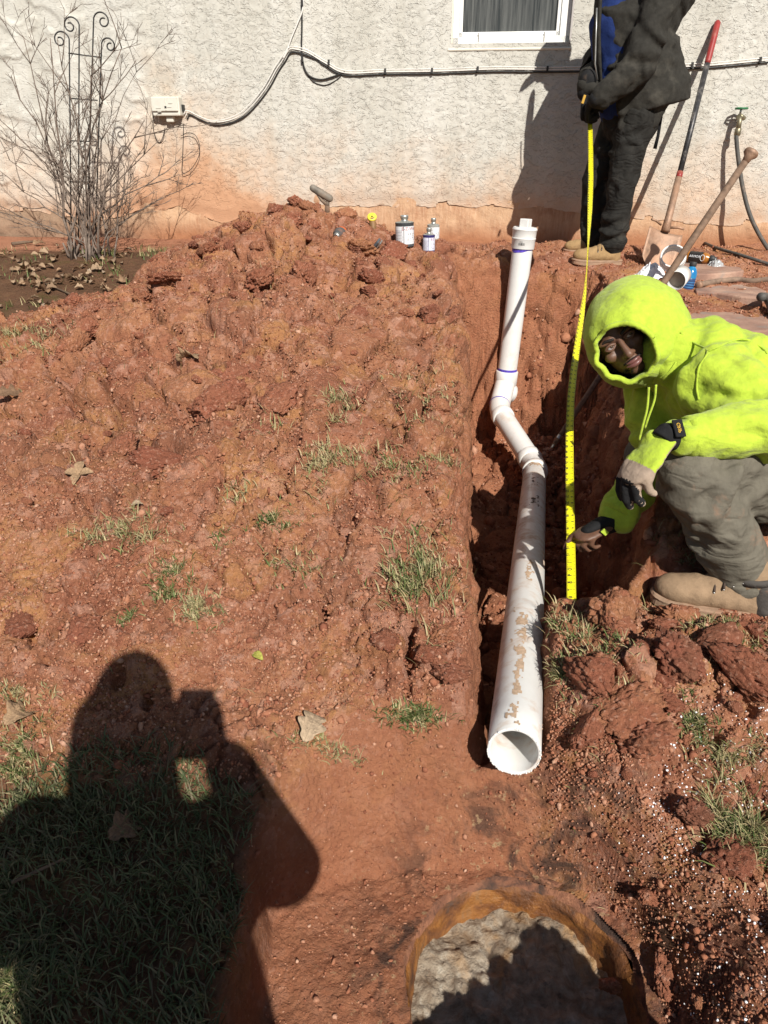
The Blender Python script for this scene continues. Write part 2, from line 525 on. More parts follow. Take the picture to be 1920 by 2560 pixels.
# rows and columns crowd together where the ground stands upright
GRID_Y = .26 * np.exp(dense(0, math.log(5.75 / .26), 760, [(math.log(4.28 / .26), math.log(4.62 / .26), 3.0), (math.log(1.66 / .26), math.log(1.80 / .26), 2.0)]))
GRID_U = dense(-1, 1, 700, [(.095, .185, 3.2), (.37, .49, 2.4), (-.27, -.19, 1.6)])
def ground_grid():
    ys, us = GRID_Y, GRID_U
    NR, NC = len(ys), len(us)
    Yg = np.repeat(ys[:, None], NC, 1)
    Xg = us[None, :] * (Yg * .60 + .62)
    X, Y = Xg.ravel(), Yg.ravel()
    z, sp, td, pd = H_smooth(X, Y)
    Z = z.reshape(NR, NC)
    P = np.stack([Xg, Yg, Z], 2)
    du = np.gradient(P, axis=1); dv = np.gradient(P, axis=0)
    nrm = np.cross(du, dv)
    nrm /= np.linalg.norm(nrm, axis=2, keepdims=True)
    nrm = nrm.reshape(-1, 3)
    P = P.reshape(-1, 3)
    # ---- masks
    inpit = sstep(-.03, .10, pd)
    intr = sstep(-.03, .05, td)
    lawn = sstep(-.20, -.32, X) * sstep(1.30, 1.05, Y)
    top = (1 - sp) * sstep(3.3, 3.6, Y) * (X < .3)
    right = (X > .9) & (Y > 2.2)
    rough = .25 + .75 * sp
    rough = np.maximum(rough, sstep(.36, .46, X) * sstep(1.8, 1.6, Y))
    smoothbank = inpit * sstep(.42, .30, X)
    rough = rough * (1 - .72 * smoothbank) * (1 - .55 * lawn) * (1 - .35 * intr * sstep(1.0, .7, X))
    crumb_slope = intr * sstep(.78, .95, X) * sstep(4.0, 3.5, Y)
    rough = np.maximum(rough, crumb_slope)
    rough = np.where(inpit > .1, np.maximum(rough * .4, .42 * inpit * sstep(.36, .46, X)), rough)
    rough = np.where(Y > 4.95, rough * .35, rough)
    rough = np.where(right & (td < 0), .12, rough)
    big = rough * sp * sstep(1.4, 2.4, Y)                # larger clods high on the heap
    warp = P + .035 * np.stack([fbm(P * 6 + 2, 2, 71), fbm(P * 6 + 40, 2, 72), fbm(P * 6 + 80, 2, 73)], 1)
    f1, f2, cid = worley(warp / .19, 81, True)
    e12 = f2 - f1
    crack = np.exp(-(e12 / .045) ** 2) * sstep(.30, .62, vnoise(P * 2.6, 83) * .5 + .55)
    dome = sstep(0, .20, e12) * (cid * .85 + .15)
    h = big * (.050 * dome - .060 * crack)
    g1, gg2, gid = worley(warp / .070, 91, True)
    ge = gg2 - g1
    dome2 = sstep(0.0, .20, ge) * (.15 + .85 * gid ** 1.3)
    sel = sstep(-.30, .30, fbm(P * 4, 2, 92))
    h = h + rough * (.019 * dome2 * (.25 + .75 * sel) - .010 * np.exp(-(ge / .05) ** 2) * sel)
    k1, kk2, kid = worley(warp * 1.0 / .029 + 3, 95, True)
    dome3 = sstep(0.0, .4, kk2 - k1) * (.2 + .8 * kid)
    sel3 = sstep(-.35, .25, fbm(P * 8 + 7, 2, 96))
    bil = 0
    for fr, am, sd in ((9, .020, 301), (19, .013, 302), (40, .0085, 303), (80, .0045, 304)):
        bil = bil + am * (np.abs(vnoise(warp * fr + sd, sd)) - .25)
    h = h + rough * bil * (.6 + .8 * sel)
    q1, q2 = worley(warp / .105 + 21, 311)
    pit_ = sstep(.24, .12, q1) * sstep(.05, .30, fbm(P * 3.1 + 8, 2, 312))
    r1, r2 = worley(warp / .045 + 33, 313)
    pit_s = sstep(.26, .12, r1) * sstep(.02, .25, fbm(P * 4.3 + 28, 2, 314))
    h = h - rough * (.040 * pit_ + .018 * pit_s)
    h = h + rough * .0070 * dome3 * sel3 + rough * .009 * fbm(P * 15, 4, 97)
    m1, mm2, mid_ = worley(P / .0125 + 9, 99, True)
    h = h + (.25 + .75 * rough) * .0048 * sstep(0, .45, mm2 - m1) * mid_ * sstep(2.8, 1.8, Y)
    h = h + .0035 * fbm(P * 42, 3, 98) * (.4 + rough)
    # straight spade cuts and hollows
    steep = sstep(.80, .45, nrm[:, 2]) * sstep(.03, -.02, pd) * sstep(1.5, 1.8, Y)
    h = h + steep * (.045 * fbm(P * 5.5 + 60, 3, 86) + .020 * fbm(P * 16 + 60, 3, 87))
    hol, _ = worley(warp / .27 + 5, 85)
    h = h - big * .095 * sstep(.17, .04, hol)
    st_all = sstep(.88, .55, nrm[:, 2])
    h = h * (1 - .45 * st_all * (1 - .0 * steep))
    # open cracks and holes one can find in the photograph
    wx = X + .006 * fbm(P * 40, 2, 321); wy = Y + .010 * fbm(P * 40 + 9, 2, 322)
    for pix, w_, dep in CRACKS:
        q = [PG(a, b) for a, b in pix]
        dmin = np.full(len(X), 9.0)
        if len(q) == 1: dmin = np.hypot(wx - q[0].x, (wy - q[0].y) * .75)
        for a, b in zip(q[:-1], q[1:]):
            ex, ey = b.x - a.x, b.y - a.y
            t_ = np.clip(((wx - a.x) * ex + (wy - a.y) * ey) / (ex * ex + ey * ey + 1e-9), 0, 1)
            dmin = np.minimum(dmin, np.hypot(wx - a.x - t_ * ex, wy - a.y - t_ * ey))
        h = h - dep * sstep(w_ * 1.25, w_ * .6, dmin)
    dh = np.hypot(X - HOLE_C[0], Y - HOLE_C[1])
    h = h * (.25 + .75 * sstep(.01, .09, dh - HOLE_R))
    P = P + nrm * h[:, None]
    # drop the sheet to nothing inside the tank opening
    dh = np.hypot(X - HOLE_C[0], Y - HOLE_C[1])
    keep = dh.reshape(NR, NC) > HOLE_R + .004 * np.sin(np.arctan2(Y - HOLE_C[1], X - HOLE_C[0]) * 9).reshape(NR, NC)
    idx = np.arange(NR * NC).reshape(NR, NC)
    q = np.stack([idx[:-1, :-1], idx[:-1, 1:], idx[1:, 1:], idx[1:, :-1]], 2)
    kq = keep[:-1, :-1] | keep[:-1, 1:] | keep[1:, 1:] | keep[1:, :-1]
    q = q[kq]
    me = bpy.data.meshes.new('ground')
    me.vertices.add(len(P))
    me.vertices.foreach_set('co', P.astype(np.float32).ravel())
    me.loops.add(len(q) * 4)
    me.loops.foreach_set('vertex_index', q.astype(np.int32).ravel())
    me.polygons.add(len(q))
    me.polygons.foreach_set('loop_start', np.arange(0, len(q) * 4, 4, dtype=np.int32))
    me.polygons.foreach_set('use_smooth', np.ones(len(q), bool))
    at = me.color_attributes.new('zone', 'FLOAT_COLOR', 'POINT')
    tank_ring = sstep(.20, .02, dh - HOLE_R)
    dust = sstep(4.92, 5.12, Y) * (1 - intr)
    compact = np.clip(np.maximum(intr, smoothbank), 0, 1)
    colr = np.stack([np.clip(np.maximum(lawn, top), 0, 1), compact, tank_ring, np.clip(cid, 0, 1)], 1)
    at.data.foreach_set('color', colr.astype(np.float32).ravel())
    a2 = me.color_attributes.new('zone2', 'FLOAT_COLOR', 'POINT')
    clay = np.clip(dome2 * gid, 0, 1)
    a2.data.foreach_set('color', np.stack([dust, gid, kid, clay], 1).astype(np.float32).ravel())
    me.update()
    return me, P.reshape(NR, NC, 3), (NR, NC)

def shift(t, v, off):
    nd = t.n('ShaderNodeVectorMath', operation='ADD'); t.l(v, nd.inputs[0]); nd.inputs[1].default_value = off
    return nd.outputs[0]
def soil_material():
    t = NT('red_clay_soil', .95, .12)
    P = t.geo()
    z1 = t.sepc(t.attr('zone')); z1a = t.attr('zone', 'Alpha')
    z2n = t.n('ShaderNodeAttribute', attribute_name='zone2'); z2 = t.sepc(z2n.outputs['Color'])
    nb = t.noise(2.1, 5, .6, .4, P)
    nm = t.noise(9, 6, .62, .3, P)
    nf = t.noise(60, 5, .65, 0, P)
    c = t.ramp(nb, [(.30, (.228, .086, .051)), (.46, (.337, .146, .083)), (.58, (.383, .176, .099)), (.72, (.420, .216, .106))])
    # single clods differ in hue
    cell = t.ramp(z1a, [(0.0, (.218, .075, .047)), (.3, (.347, .146, .082)), (.62, (.420, .207, .098)), (.86, (.310, .123, .071)), (1, (.155, .070, .044))])
    c = t.mix(.42, c, cell)
    c = t.mix(t.ramp(nm, [(.46, 0), (.66, .6)]), c, (.255, .097, .057))
    och = t.ramp(t.noise(3.4, 5, .62, .9, P), [(.52, 0), (.63, 1)])
    c = t.mix(t.math('MULTIPLY', och, .55), c, (.446, .225, .084))
    brn = t.ramp(t.noise(2.7, 5, .62, .9, shift(t, P, (7.3, 2.1, 4.4))), [(.56, 0), (.66, 1)])
    c = t.mix(t.math('MULTIPLY', brn, .55), c, (.192, .084, .049))
    # pale dried crumbs
    dry = t.math('MULTIPLY', t.ramp(t.noise(85, 3, .5, 0, P), [(.56, 0), (.66, 1)]), t.ramp(nm, [(.35, 1), (.62, .25)]))
    c = t.mix(t.math('MULTIPLY', dry, .6), c, (.565, .344, .257))
    c = t.mix(t.math('MULTIPLY', t.ramp(z2[2], [(.70, 0), (.9, 1)]), .42), c, (.529, .299, .218))
    # dark grey clay streaks
    gr = t.ramp(t.noise(4.3, 4, .6, .8, P), [(.66, 0), (.73, 1)])
    c = t.mix(t.math('MULTIPLY', gr, .6), c, (.069, .046, .037))
    # compact trench and bank dirt
    comp = t.mix(t.ramp(t.noise(14, 6, .65, .6, P), [(.35, 0), (.65, 1)]), (.301, .119, .062), (.374, .163, .087))
    comp = t.mix(t.math('MULTIPLY', t.ramp(t.noise(120, 2, .5, 0, P), [(.64, 0), (.7, 1)]), .5), comp, (.456, .238, .151))
    c = t.mix(t.math('MULTIPLY', z1[1], .8), c, comp)
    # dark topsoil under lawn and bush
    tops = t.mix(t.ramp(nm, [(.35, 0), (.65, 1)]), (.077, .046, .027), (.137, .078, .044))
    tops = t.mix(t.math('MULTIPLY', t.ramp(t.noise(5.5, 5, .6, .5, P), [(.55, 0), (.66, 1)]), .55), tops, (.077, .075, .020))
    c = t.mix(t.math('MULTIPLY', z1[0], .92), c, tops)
    # dusty strip along the wall
    c = t.mix(z2[0], c, t.mix(nm, (.329, .137, .076), (.456, .234, .146)))
    # black and rusty stains round the tank opening
    ring = t.math('MULTIPLY', z1[2], t.ramp(t.noise(11, 5, .62, .8, P), [(.47, 0), (.60, 1)]))
    c = t.mix(t.math('MULTIPLY', ring, .85), c, (.041, .032, .028))
    ring2 = t.math('MULTIPLY', t.math('SQRT', z1[2]), t.ramp(t.noise(45, 3, .6, 0, P), [(.62, 0), (.68, 1)]))
    c = t.mix(t.math('MULTIPLY', ring2, .7), c, (.456, .318, .178))
    c = t.mix(t.math('MULTIPLY', t.ramp(nf, [(.45, 0), (.75, 1)]), .30), c, (.182, .063, .040))
    t.color(c)
    b0 = t.bump(t.voro(75, 'F1', 'Distance', P), .55, -.010)
    b1 = t.bump(t.noise(95, 6, .70, .2, P), .95, .012, b0)
    t.bump(t.noise(330, 4, .6, 0, P), .6, .0035, b1)
    return t.m

M_SOIL = soil_material()
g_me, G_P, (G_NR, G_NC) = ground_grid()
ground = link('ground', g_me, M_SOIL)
tag(ground, 'red clay ground with spoil heap, open trench and pit', kind='structure')

# ---- the yard further out, coarser, joined round the fine sheet
def outer_ground():
    xs = np.linspace(-12, 12, 121); ys = np.linspace(-11, 6.2, 87)
    Xg, Yg = np.meshgrid(xs, ys)
    z, sp, td, pd = H_smooth(Xg.ravel(), Yg.ravel())
    z = z - .05
    half = Yg * .60 + .62
    inner = (Yg > .42) & (Yg < 5.6) & (np.abs(Xg) < half - .12)
    n0, n1 = Xg.shape
    idx = np.arange(n0 * n1).reshape(n0, n1)
    q = np.stack([idx[:-1, :-1], idx[:-1, 1:], idx[1:, 1:], idx[1:, :-1]], 2)
    anyin = inner[:-1, :-1] | inner[:-1, 1:] | inner[1:, 1:] | inner[1:, :-1]
    q = q[~anyin]
    me = bpy.data.meshes.new('lawn')
    me.from_pydata(np.stack([Xg.ravel(), Yg.ravel(), z], 1).tolist(), [], q.tolist())
    me.polygons.foreach_set('use_smooth', [True] * len(me.polygons))
    return me

def lawn_material():
    t = NT('winter_lawn', .95, .1)
    P = t.geo()
    n = t.noise(3, 6, .6, .3, P)
    c = t.mix(t.ramp(t.noise(40, 5, .7, 0, P), [(.35, 0), (.65, 1)]), (.06, .055, .022), (.16, .13, .06))
    c = t.mix(t.ramp(n, [(.45, 0), (.62, 1)]), c, (.14, .075, .04))
    t.color(c)
    t.bump(t.noise(60, 5, .7, 0, P), 1, .03)
    return t.m
M_LAWN = lawn_material()
lawn = link('lawn', outer_ground(), M_LAWN)
tag(lawn, 'winter lawn sloping away behind the photographer', kind='structure')
print('ground', round(time.time() - T0, 1))

def surf(x, y):
    """displaced ground height near (x, y), from the sheet itself"""
    i = min(max(int(np.searchsorted(GRID_Y, y)), 0), G_NR - 1)
    j = min(max(int(np.searchsorted(GRID_U, x / (y * .60 + .62))), 0), G_NC - 1)
    return float(G_P[i, j, 2])
# ================================================================== HOUSE
def stucco_material():
    t = NT('painted_stucco', .9, .2)
    P = t.co('Object')
    x, y, z = t.sep(P)[:3]
    base = t.mix(t.ramp(t.noise(3.2, 5, .6, .3, P), [(.3, 0), (.7, 1)]), (.46, .445, .395), (.55, .53, .475))
    # vertical rain streaks, a little cleaner
    st = t.ramp(t.noise(1.0, 5, .6, .2, P, sc3=(5.5, 1, .35)), [(.45, 0), (.68, 1)])
    base = t.mix(t.math('MULTIPLY', st, .5), base, (.63, .62, .58))
    base = t.mix(t.math('MULTIPLY', t.ramp(t.noise(60, 4, .6, 0, P), [(.5, 0), (.75, 1)]), .25), base, (.34, .32, .28))
    # clay splashed and soaked up from the ground
    nz = t.math('MULTIPLY', t.math('SUBTRACT', t.noise(2.1, 6, .62, .4, P), .5), 1.1)
    nz2 = t.math('MULTIPLY', t.math('SUBTRACT', t.noise(14, 5, .65, .2, P), .5), .35)
    hz = t.math('SUBTRACT', t.math('SUBTRACT', z, nz), nz2)
    # the strongest stain sits below the junction box
    bx = t.math('ABSOLUTE', t.math('ADD', x, 1.38))
    bxf = t.mapr(bx, .08, .80, .44, 0.0, True)
    hz = t.math('SUBTRACT', hz, bxf)
    f = t.mapr(hz, .78, -.02, 0.0, 1.0, True)
    base = t.mix(t.math('MULTIPLY', f, .72), base, (.56, .35, .21))
    f2 = t.mapr(hz, .30, -.10, 0.0, 1.0, True)
    base = t.mix(t.math('MULTIPLY', f2, .75), base, (.47, .245, .135))
    t.color(base)
    wp = t.noise(9, 3, .55, .0, P, out='Color')
    vm = t.n('ShaderNodeVectorMath', operation='MULTIPLY_ADD'); t.l(wp, vm.inputs[0]); vm.inputs[1].default_value = (.05, .05, .05); t.l(P, vm.inputs[2])
    r1 = t.ramp(t.noise(1, 3, .5, .9, vm.outputs[0], sc3=(19, 19, 34)), [(.55, 0), (.585, 1), (.66, .75), (.80, .7)])
    r2 = t.ramp(t.noise(1, 3, .5, 1.1, vm.outputs[0], sc3=(34, 34, 52)), [(.60, 0), (.64, 1), (.75, .7)])
    lowf = t.mapr(z, .18, .42, .12, 1.0, True)
    leftf = t.mapr(x, EDGE_U - .03, EDGE_U + .03, .45, 1.0, True)
    hh = t.math('MULTIPLY', t.math('MULTIPLY', t.math('ADD', r1, t.math('MULTIPLY', r2, .6)), lowf), leftf)
    b = t.bump(hh, .75, .0055)
    t.bump(t.noise(150, 5, .65, 0, P), .6, .005, b)
    return t.m
def foundation_material():
    t = NT('parged_foundation', .93, .15)
    P = t.co('Object')
    x, y, z = t.sep(P)[:3]
    n = t.noise(5, 6, .65, .5, P)
    c = t.mix(t.ramp(n, [(.35, 0), (.62, 1)]), (.36, .19, .11), (.52, .34, .21))
    wash = t.noise(1, 6, .7, .2, P, sc3=(60, 10, 9))
    c = t.mix(t.math('MULTIPLY', t.ramp(wash, [(.42, 0), (.66, 1)]), .6), c, (.60, .42, .28))
    lowz = t.math('SUBTRACT', z, t.math('MULTIPLY', n, .16))
    c = t.mix(t.mapr(lowz, .10, -.06, 0, 1, True), c, (.34, .16, .085))
    # grey bare block at the left end
    gx = t.mapr(t.math('ADD', x, t.math('MULTIPLY', n, .4)), -1.75, -1.35, 1, 0, True)
    c = t.mix(t.math('MULTIPLY', gx, .75), c, (.24, .175, .125))
    t.color(c)
    b = t.bump(t.noise(26, 6, .65, .3, P), .7, .012)
    t.bump(wash, .4, .006, b)
    return t.m
EDGE_U = wall_uz(392, 250)[0]
M_STUCCO = stucco_material()
M_FOUND = foundation_material()
M_VINYL = simple('white_vinyl', (.78, .78, .76), .4, .5, var=.04, dirt=(.45, .40, .33), dirt_amt=.25, dscale=20)
M_SILL = simple('painted_sill', (.72, .67, .57), .7, .3, var=.06, bump=.002)
M_JAMB_SHADE = simple('jamb_painted_shade', (.42, .39, .37), .7, .3, var=.08)  # grey paints in the shade on the right reveal

house = empty('house', (0, WALL_Y0, 0), -WALL_A)
tag(house, 'stucco house wall with clay stains, bare foundation and white window', 'house')

# window opening in wall coordinates (u along the wall, z up)
wl, _ = wall_uz(1133, 60); wr, _ = wall_uz(1427, 60); _, wb = wall_uz(1275, 108)
WIN_T = wb + 1.05

def stucco_sheet():
    """trowelled stucco: real relief, ragged lower edge, opening left for the window"""
    du = .0105
    us = np.arange(-4.2, 4.2, du); zs = np.arange(-.12, 2.25, du)
    U, Z = np.meshgrid(us, zs)
    shp = U.shape
    u, z = U.ravel(), Z.ravel()
    p = np.stack([u, z, np.zeros_like(u)], 1)
    w = p + .022 * np.stack([fbm(p * 16, 2, 201), fbm(p * 16 + 50, 2, 202), 0 * u], 1)
    q = w * np.array([15, 27, 1.0])
    a = vnoise(q, 203)
    b = vnoise(q * 1.9 + 9, 204)
    right = sstep(EDGE_U - .02, EDGE_U + .02, u)
    mask = sstep(-.35, .25, fbm(p * 5.5, 2, 205))
    ridge = np.exp(-(a / .11) ** 2) * mask + .65 * np.exp(-(b / .13) ** 2) * (1 - mask * .5)
    flat = .5 * sstep(.05, .35, a) + .4 * sstep(.1, .4, b)
    h = right * (.0048 * ridge + .003 * flat)
    # left part: broad flat strokes with torn edges
    c1 = vnoise(w * np.array([6.5, 8.0, 1]) + 70, 206)
    tear = np.exp(-((c1 - .12) / .05) ** 2) * sstep(-.1, .25, vnoise(p * 4 + 11, 207))
    h = h + (1 - right) * (.013 * tear + .008 * sstep(.1, .2, c1) + .003 * ridge * .4 + .004 * fbm(p * 7, 2, 208))
    low = sstep(.40, .18, z + .1 * fbm(p * 3, 2, 210))
    h = h * (1 - .75 * low) + low * .003 * fbm(p * 10, 3, 211)
    # the left part stands forward a little, a bead runs down the joint
    h = h + .010 * (1 - right) + .007 * np.exp(-((u - EDGE_U - .008 * np.sin(z * 19)) / .010) ** 2) * sstep(-.2, .2, vnoise(p * 6, 212) + .1)
    edge = np.interp(u, [-4.2, -2.6, -2.1, -1.75, -1.45, -1.2, -.9, -.4, 0, .5, 1.0, 1.5, 2.0, 2.6, 4.2],
                     [.20, .20, .13, .20, .235, .14, .17, .245, .25, .25, .25, .21, .16, .16, .16])
    edge = edge + .022 * fbm(p * np.array([5, .0, 1]), 4, 213) + .03 * sstep(.25, .5, fbm(p * np.array([9, .0, 1]) + 4, 2, 214))
    lift = np.exp(-((z - edge) / .02) ** 2) * .006
    thin = sstep(.0, .10, z - edge)
    yv = -(.0035 + thin * .0105 + h * thin + lift * sstep(.0, .4, fbm(p * np.array([6, 0, 1]), 2, 215)))
    keep = (z > edge - du * .55)
    z0_ = z; z = np.where(np.abs(z - edge) < du * .6, edge, z)
    inwin = (u > wl) & (u < wr) & (z > wb) & (z < WIN_T)
    keep = (keep & ~inwin).reshape(shp)
    # pull cut edges on to the window reveal
    un = np.where((np.abs(u - wl) < du) & (z > wb - du) & (z < WIN_T + du), wl, u)
    un = np.where((np.abs(u - wr) < du) & (z > wb - du) & (z < WIN_T + du), wr, un)
    zn = np.where((np.abs(z - wb) < du) & (u > wl - du) & (u < wr + du), wb, z)
    near = sstep(.05, .012, np.maximum(np.maximum(wl - u, u - wr), np.maximum(wb - z, z - WIN_T)))
    yv = yv * (1 - near) - .016 * near
    V = np.stack([un, yv, zn], 1)
    idx = np.arange(len(u)).reshape(shp)
    Q = np.stack([idx[:-1, :-1], idx[:-1, 1:], idx[1:, 1:], idx[1:, :-1]], 2)
    k = keep[:-1, :-1] & keep[:-1, 1:] & keep[1:, 1:] & keep[1:, :-1]
    Q = Q[k]
    used = np.unique(Q); remap = np.full(len(u), -1); remap[used] = np.arange(len(used))
    me = bpy.data.meshes.new('stucco')
    Vx = V[used]; Qx = remap[Q]
    me.vertices.add(len(Vx)); me.vertices.foreach_set('co', Vx.astype(np.float32).ravel())
    me.loops.add(len(Qx) * 4); me.loops.foreach_set('vertex_index', Qx.astype(np.int32).ravel())
    me.polygons.add(len(Qx)); me.polygons.foreach_set('loop_start', np.arange(0, len(Qx) * 4, 4, dtype=np.int32))
    me.polygons.foreach_set('use_smooth', np.ones(len(Qx), bool))
    me.update()
    return me
stucco = link('stucco', stucco_sheet(), M_STUCCO, house)
# upper wall above the photograph, plain
ub = MB(); ub.box((0, .11, 3.0), (8.4, .25, 1.52)); ub.build('upper_wall', M_STUCCO, house, smooth=False)

def foundation_sheet():
    us = np.arange(-4.2, 4.2, .02); zs = np.arange(-1.3, .60, .02)
    U, Z = np.meshgrid(us, zs); shp = U.shape
    u, z = U.ravel(), Z.ravel()
    p = np.stack([u, z, 0 * u], 1)
    f1, f2 = worley(p * np.array([2.2, 3.2, 1]) + .25 * np.stack([fbm(p * 5, 2, 221), fbm(p * 5 + 9, 2, 222), 0 * u], 1), 223)
    y = .004 * fbm(p * 4, 3, 224) + .007 * np.exp(-((f2 - f1) / .03) ** 2)
    flake = sstep(.25, .33, fbm(p * 4.4 + 30, 3, 225))
    y = y - .010 * flake
    idx = np.arange(len(u)).reshape(shp)
    Q = np.stack([idx[:-1, :-1], idx[:-1, 1:], idx[1:, 1:], idx[1:, :-1]], 2).reshape(-1, 4)
    me = bpy.data.meshes.new('foundation')
    me.from_pydata(np.stack([u, y, z], 1).tolist(), [], Q.tolist())
    me.polygons.foreach_set('use_smooth', [True] * len(me.polygons))
    return me
link('foundation', foundation_sheet(), M_FOUND, house)
bk = MB(); bk.box((0, .30, .5), (8.4, .35, 3.4)); 
# solid wall core behind the sheets, with the window recess left open
core = MB()
core.box(((-4.2 + wl) / 2, .14, 1.4), (wl + 4.2, .22, 1.7)); core.box(((4.2 + wr) / 2, .14, 1.4), (4.2 - wr, .22, 1.7))
core.box((((wl + wr) / 2), .14, (wb + .55) / 2), (wr - wl, .22, wb - .55)); core.box(((wl + wr) / 2, .14, (WIN_T + 2.25) / 2), (wr - wl, .22, 2.25 - WIN_T))
core.build('wall_core', M_STUCCO, house, smooth=False)

# ---- window
win = MB()
FR = .022
d0 = .055
cw = (wl + wr) / 2; ww = wr - wl; ch = (wb + WIN_T) / 2; wh = WIN_T - wb
for (cx, cz, sx, sz) in ((wl + .018, ch, .036, wh), (wr - .030, ch, .060, wh), (cw, wb + .02, ww, .040), (cw, WIN_T - .02, ww, .040)):
    win.box((cx, d0, cz), (sx - .001, .05, sz - .001))
window = win.build('window', M_VINYL, house, smooth=False, bevel=.003)
sash = MB()
sl, sr, sb_, st_ = wl + .036, wr - .060, wb + .040, WIN_T - .04
for (cx, cz, sx, sz) in ((sl + .011, (sb_ + st_) / 2, .022, st_ - sb_), (sr - .011, (sb_ + st_) / 2, .022, st_ - sb_), ((sl + sr) / 2, sb_ + .013, sr - sl, .026), ((sl + sr) / 2, st_ - .013, sr - sl, .026)):
    sash.box((cx, d0 + .004, cz), (sx - .001, .036, sz - .001))
sash.build('sash', M_VINYL, window, smooth=False, bevel=.003)
t = NT('dirty_window_glass', .12, .5, (.035, .04, .042))
st = t.noise(1, 5, .65, .15, t.co('Object'), sc3=(55, 10, 2.2))
t.color(t.mix(t.ramp(st, [(.38, 0), (.72, 1)]), (.030, .034, .035), (.105, .110, .105)))
t.rough(t.mapr(st, .3, .7, .18, .55))
pane = MB(); pane.box(((sl + sr) / 2, d0 + .006, (sb_ + st_) / 2), (sr - sl - .04, .006, st_ - sb_ - .04)); pane.build('pane', t.m, window, smooth=False)
jl = MB(); jl.box((wr + .004, .02, ch), (.010, .075, wh)); jl.build('jamb', M_JAMB_SHADE, window, smooth=False)
jl = MB(); jl.box((wl - .004, .02, ch), (.010, .075, wh)); jl.build('jamb', M_SILL, window, smooth=False)
# sloping sill of stucco mortar
s0, s1 = wl - .03, wr + .012
sv = [(s0, -.020, wb - .040), (s1, -.020, wb - .040), (s1, -.024, wb - .030), (s0, -.024, wb - .030), (wl, .035, wb + .002), (wr, .035, wb + .002), (wl, .06, wb - .05), (wr, .06, wb - .05)]
sill = MB(); sill.add(sv, [(0, 1, 2, 3), (3, 2, 5, 4), (4, 5, 7, 6), (6, 7, 1, 0), (0, 3, 4, 6), (1, 7, 5, 2)])
sill.build('sill', M_SILL, window, smooth=False, bevel=.003)
# little weep gaps in the bottom rail
for px in (1196, 1361):
    uu = wall_uz(px, 95)[0]
    wg = MB(); wg.box((uu, d0 - .0265, wb + .035), (.004, .004, .05)); wg.build('screen_clip', simple('dark_clip', (.12, .10, .08), .6), window, smooth=False)

def to_house(p):           # world -> house local
    return house_inv @ Vector(p)
house_inv = (Matrix.Translation((0, WALL_Y0, 0)) @ Matrix.Rotation(-WALL_A, 4, 'Z')).inverted()

# ---- cables stapled to the wall
M_WCAB = simple('white_cable', (.72, .70, .66), .5, .4, var=.05)
M_BCAB = simple('black_cable', (.025, .024, .023), .5, .4)
M_STEEL = simple('dull_steel', (.45, .45, .43), .42, .5, metal=.85, var=.2)
def wall_line(pix, off, n=8):
    return bez([PW(x, y, o) for (x, y), o in zip(pix, off if hasattr(off, '__len__') else [off] * len(pix))], n)
def cable(name, pix, off, r, mat, label, clips=(), group=None):
    mb = MB(); mb.tube(wall_line(pix, off), r, 8)
    o = mb.build(name, mat)
    tag(o, label, 'cable', group)
    for (x, y) in clips:
        p = PW(x, y, .03)
        c = MB(); c.box(p + Vector((0, -.004, 0)), (.012, .016, .03)); c.build('clip', M_BCAB, o, smooth=False)
    return o
RUN = [(1921, 148), (1780, 161), (1660, 166), (1500, 170), (1370, 172), (1240, 171), (1100, 176), (960, 178), (862, 180), (812, 155), (770, 130), (738, 121), (722, 123)]
DOWN = [(708, 145), (690, 172), (668, 212), (640, 250), (606, 284), (570, 301), (530, 305), (495, 292), (470, 280), (462, 290)]
cable('wall_cable', [(x, y - 4) for x, y in RUN] + [(x - 3, y - 4) for x, y in DOWN], .034, .0028, M_WCAB, 'upper white cable running along the stucco wall from the grey box',
      clips=[(1900, 150), (1730, 163), (1368, 172), (1194, 173), (1080, 177), (963, 178), (822, 156)])
cable('wall_cable', [(x, y + 2) for x, y in RUN] + [(x + 2, y) for x, y in DOWN], .031, .0028, M_WCAB, 'lower white cable running just under the upper one along the wall')
cable('wall_cable', [(x, y + 8) for x, y in RUN[:10]] + [(790, 148), (745, 132), (726, 133)] + [(x + 6, y + 7) for x, y in DOWN], .024, .0048, M_BCAB, 'black strand under the two white wall cables, standing in for their shadow')  # added dark strand, drawn as the shadow of the white cables
cable('wall_cable', [(756, -30), (757, 20), (742, 62), (728, 96), (719, 122), (708, 146)], .032, .0045, M_WCAB, 'white cable dropping from the eaves and bending left toward the box')
cable('wall_cable', [(754, -30), (755, 60), (754, 120), (758, 160), (772, 188), (800, 199), (832, 192), (862, 180)], .026, .005, M_BCAB, 'black cable dropping from the eaves into a loop', clips=[(756, 8), (756, 148)])
cable('wall_cable', [(757, 150), (765, 180), (785, 205), (812, 213), (838, 202), (860, 184)], .020, .003, M_BCAB, 'thin black wire sagging below the cable loop')
cable('wall_cable', [(459, 312), (458, 350), (456, 400), (455, 428), (462, 433), (480, 420), (497, 390), (498, 360), (488, 338), (470, 332), (452, 340)], [.03, .03, .035, .04, .04, .045, .05, .05, .045, .04, .03], .0022, M_BCAB, 'thin loose wire hanging in a loop right of the grey box')
cable('wall_cable', [(390, 262), (383, 290), (384, 325), (392, 350), (400, 356), (408, 340), (412, 320)], .035, .0026, M_BCAB, 'short black wire looping out of the left of the grey box')

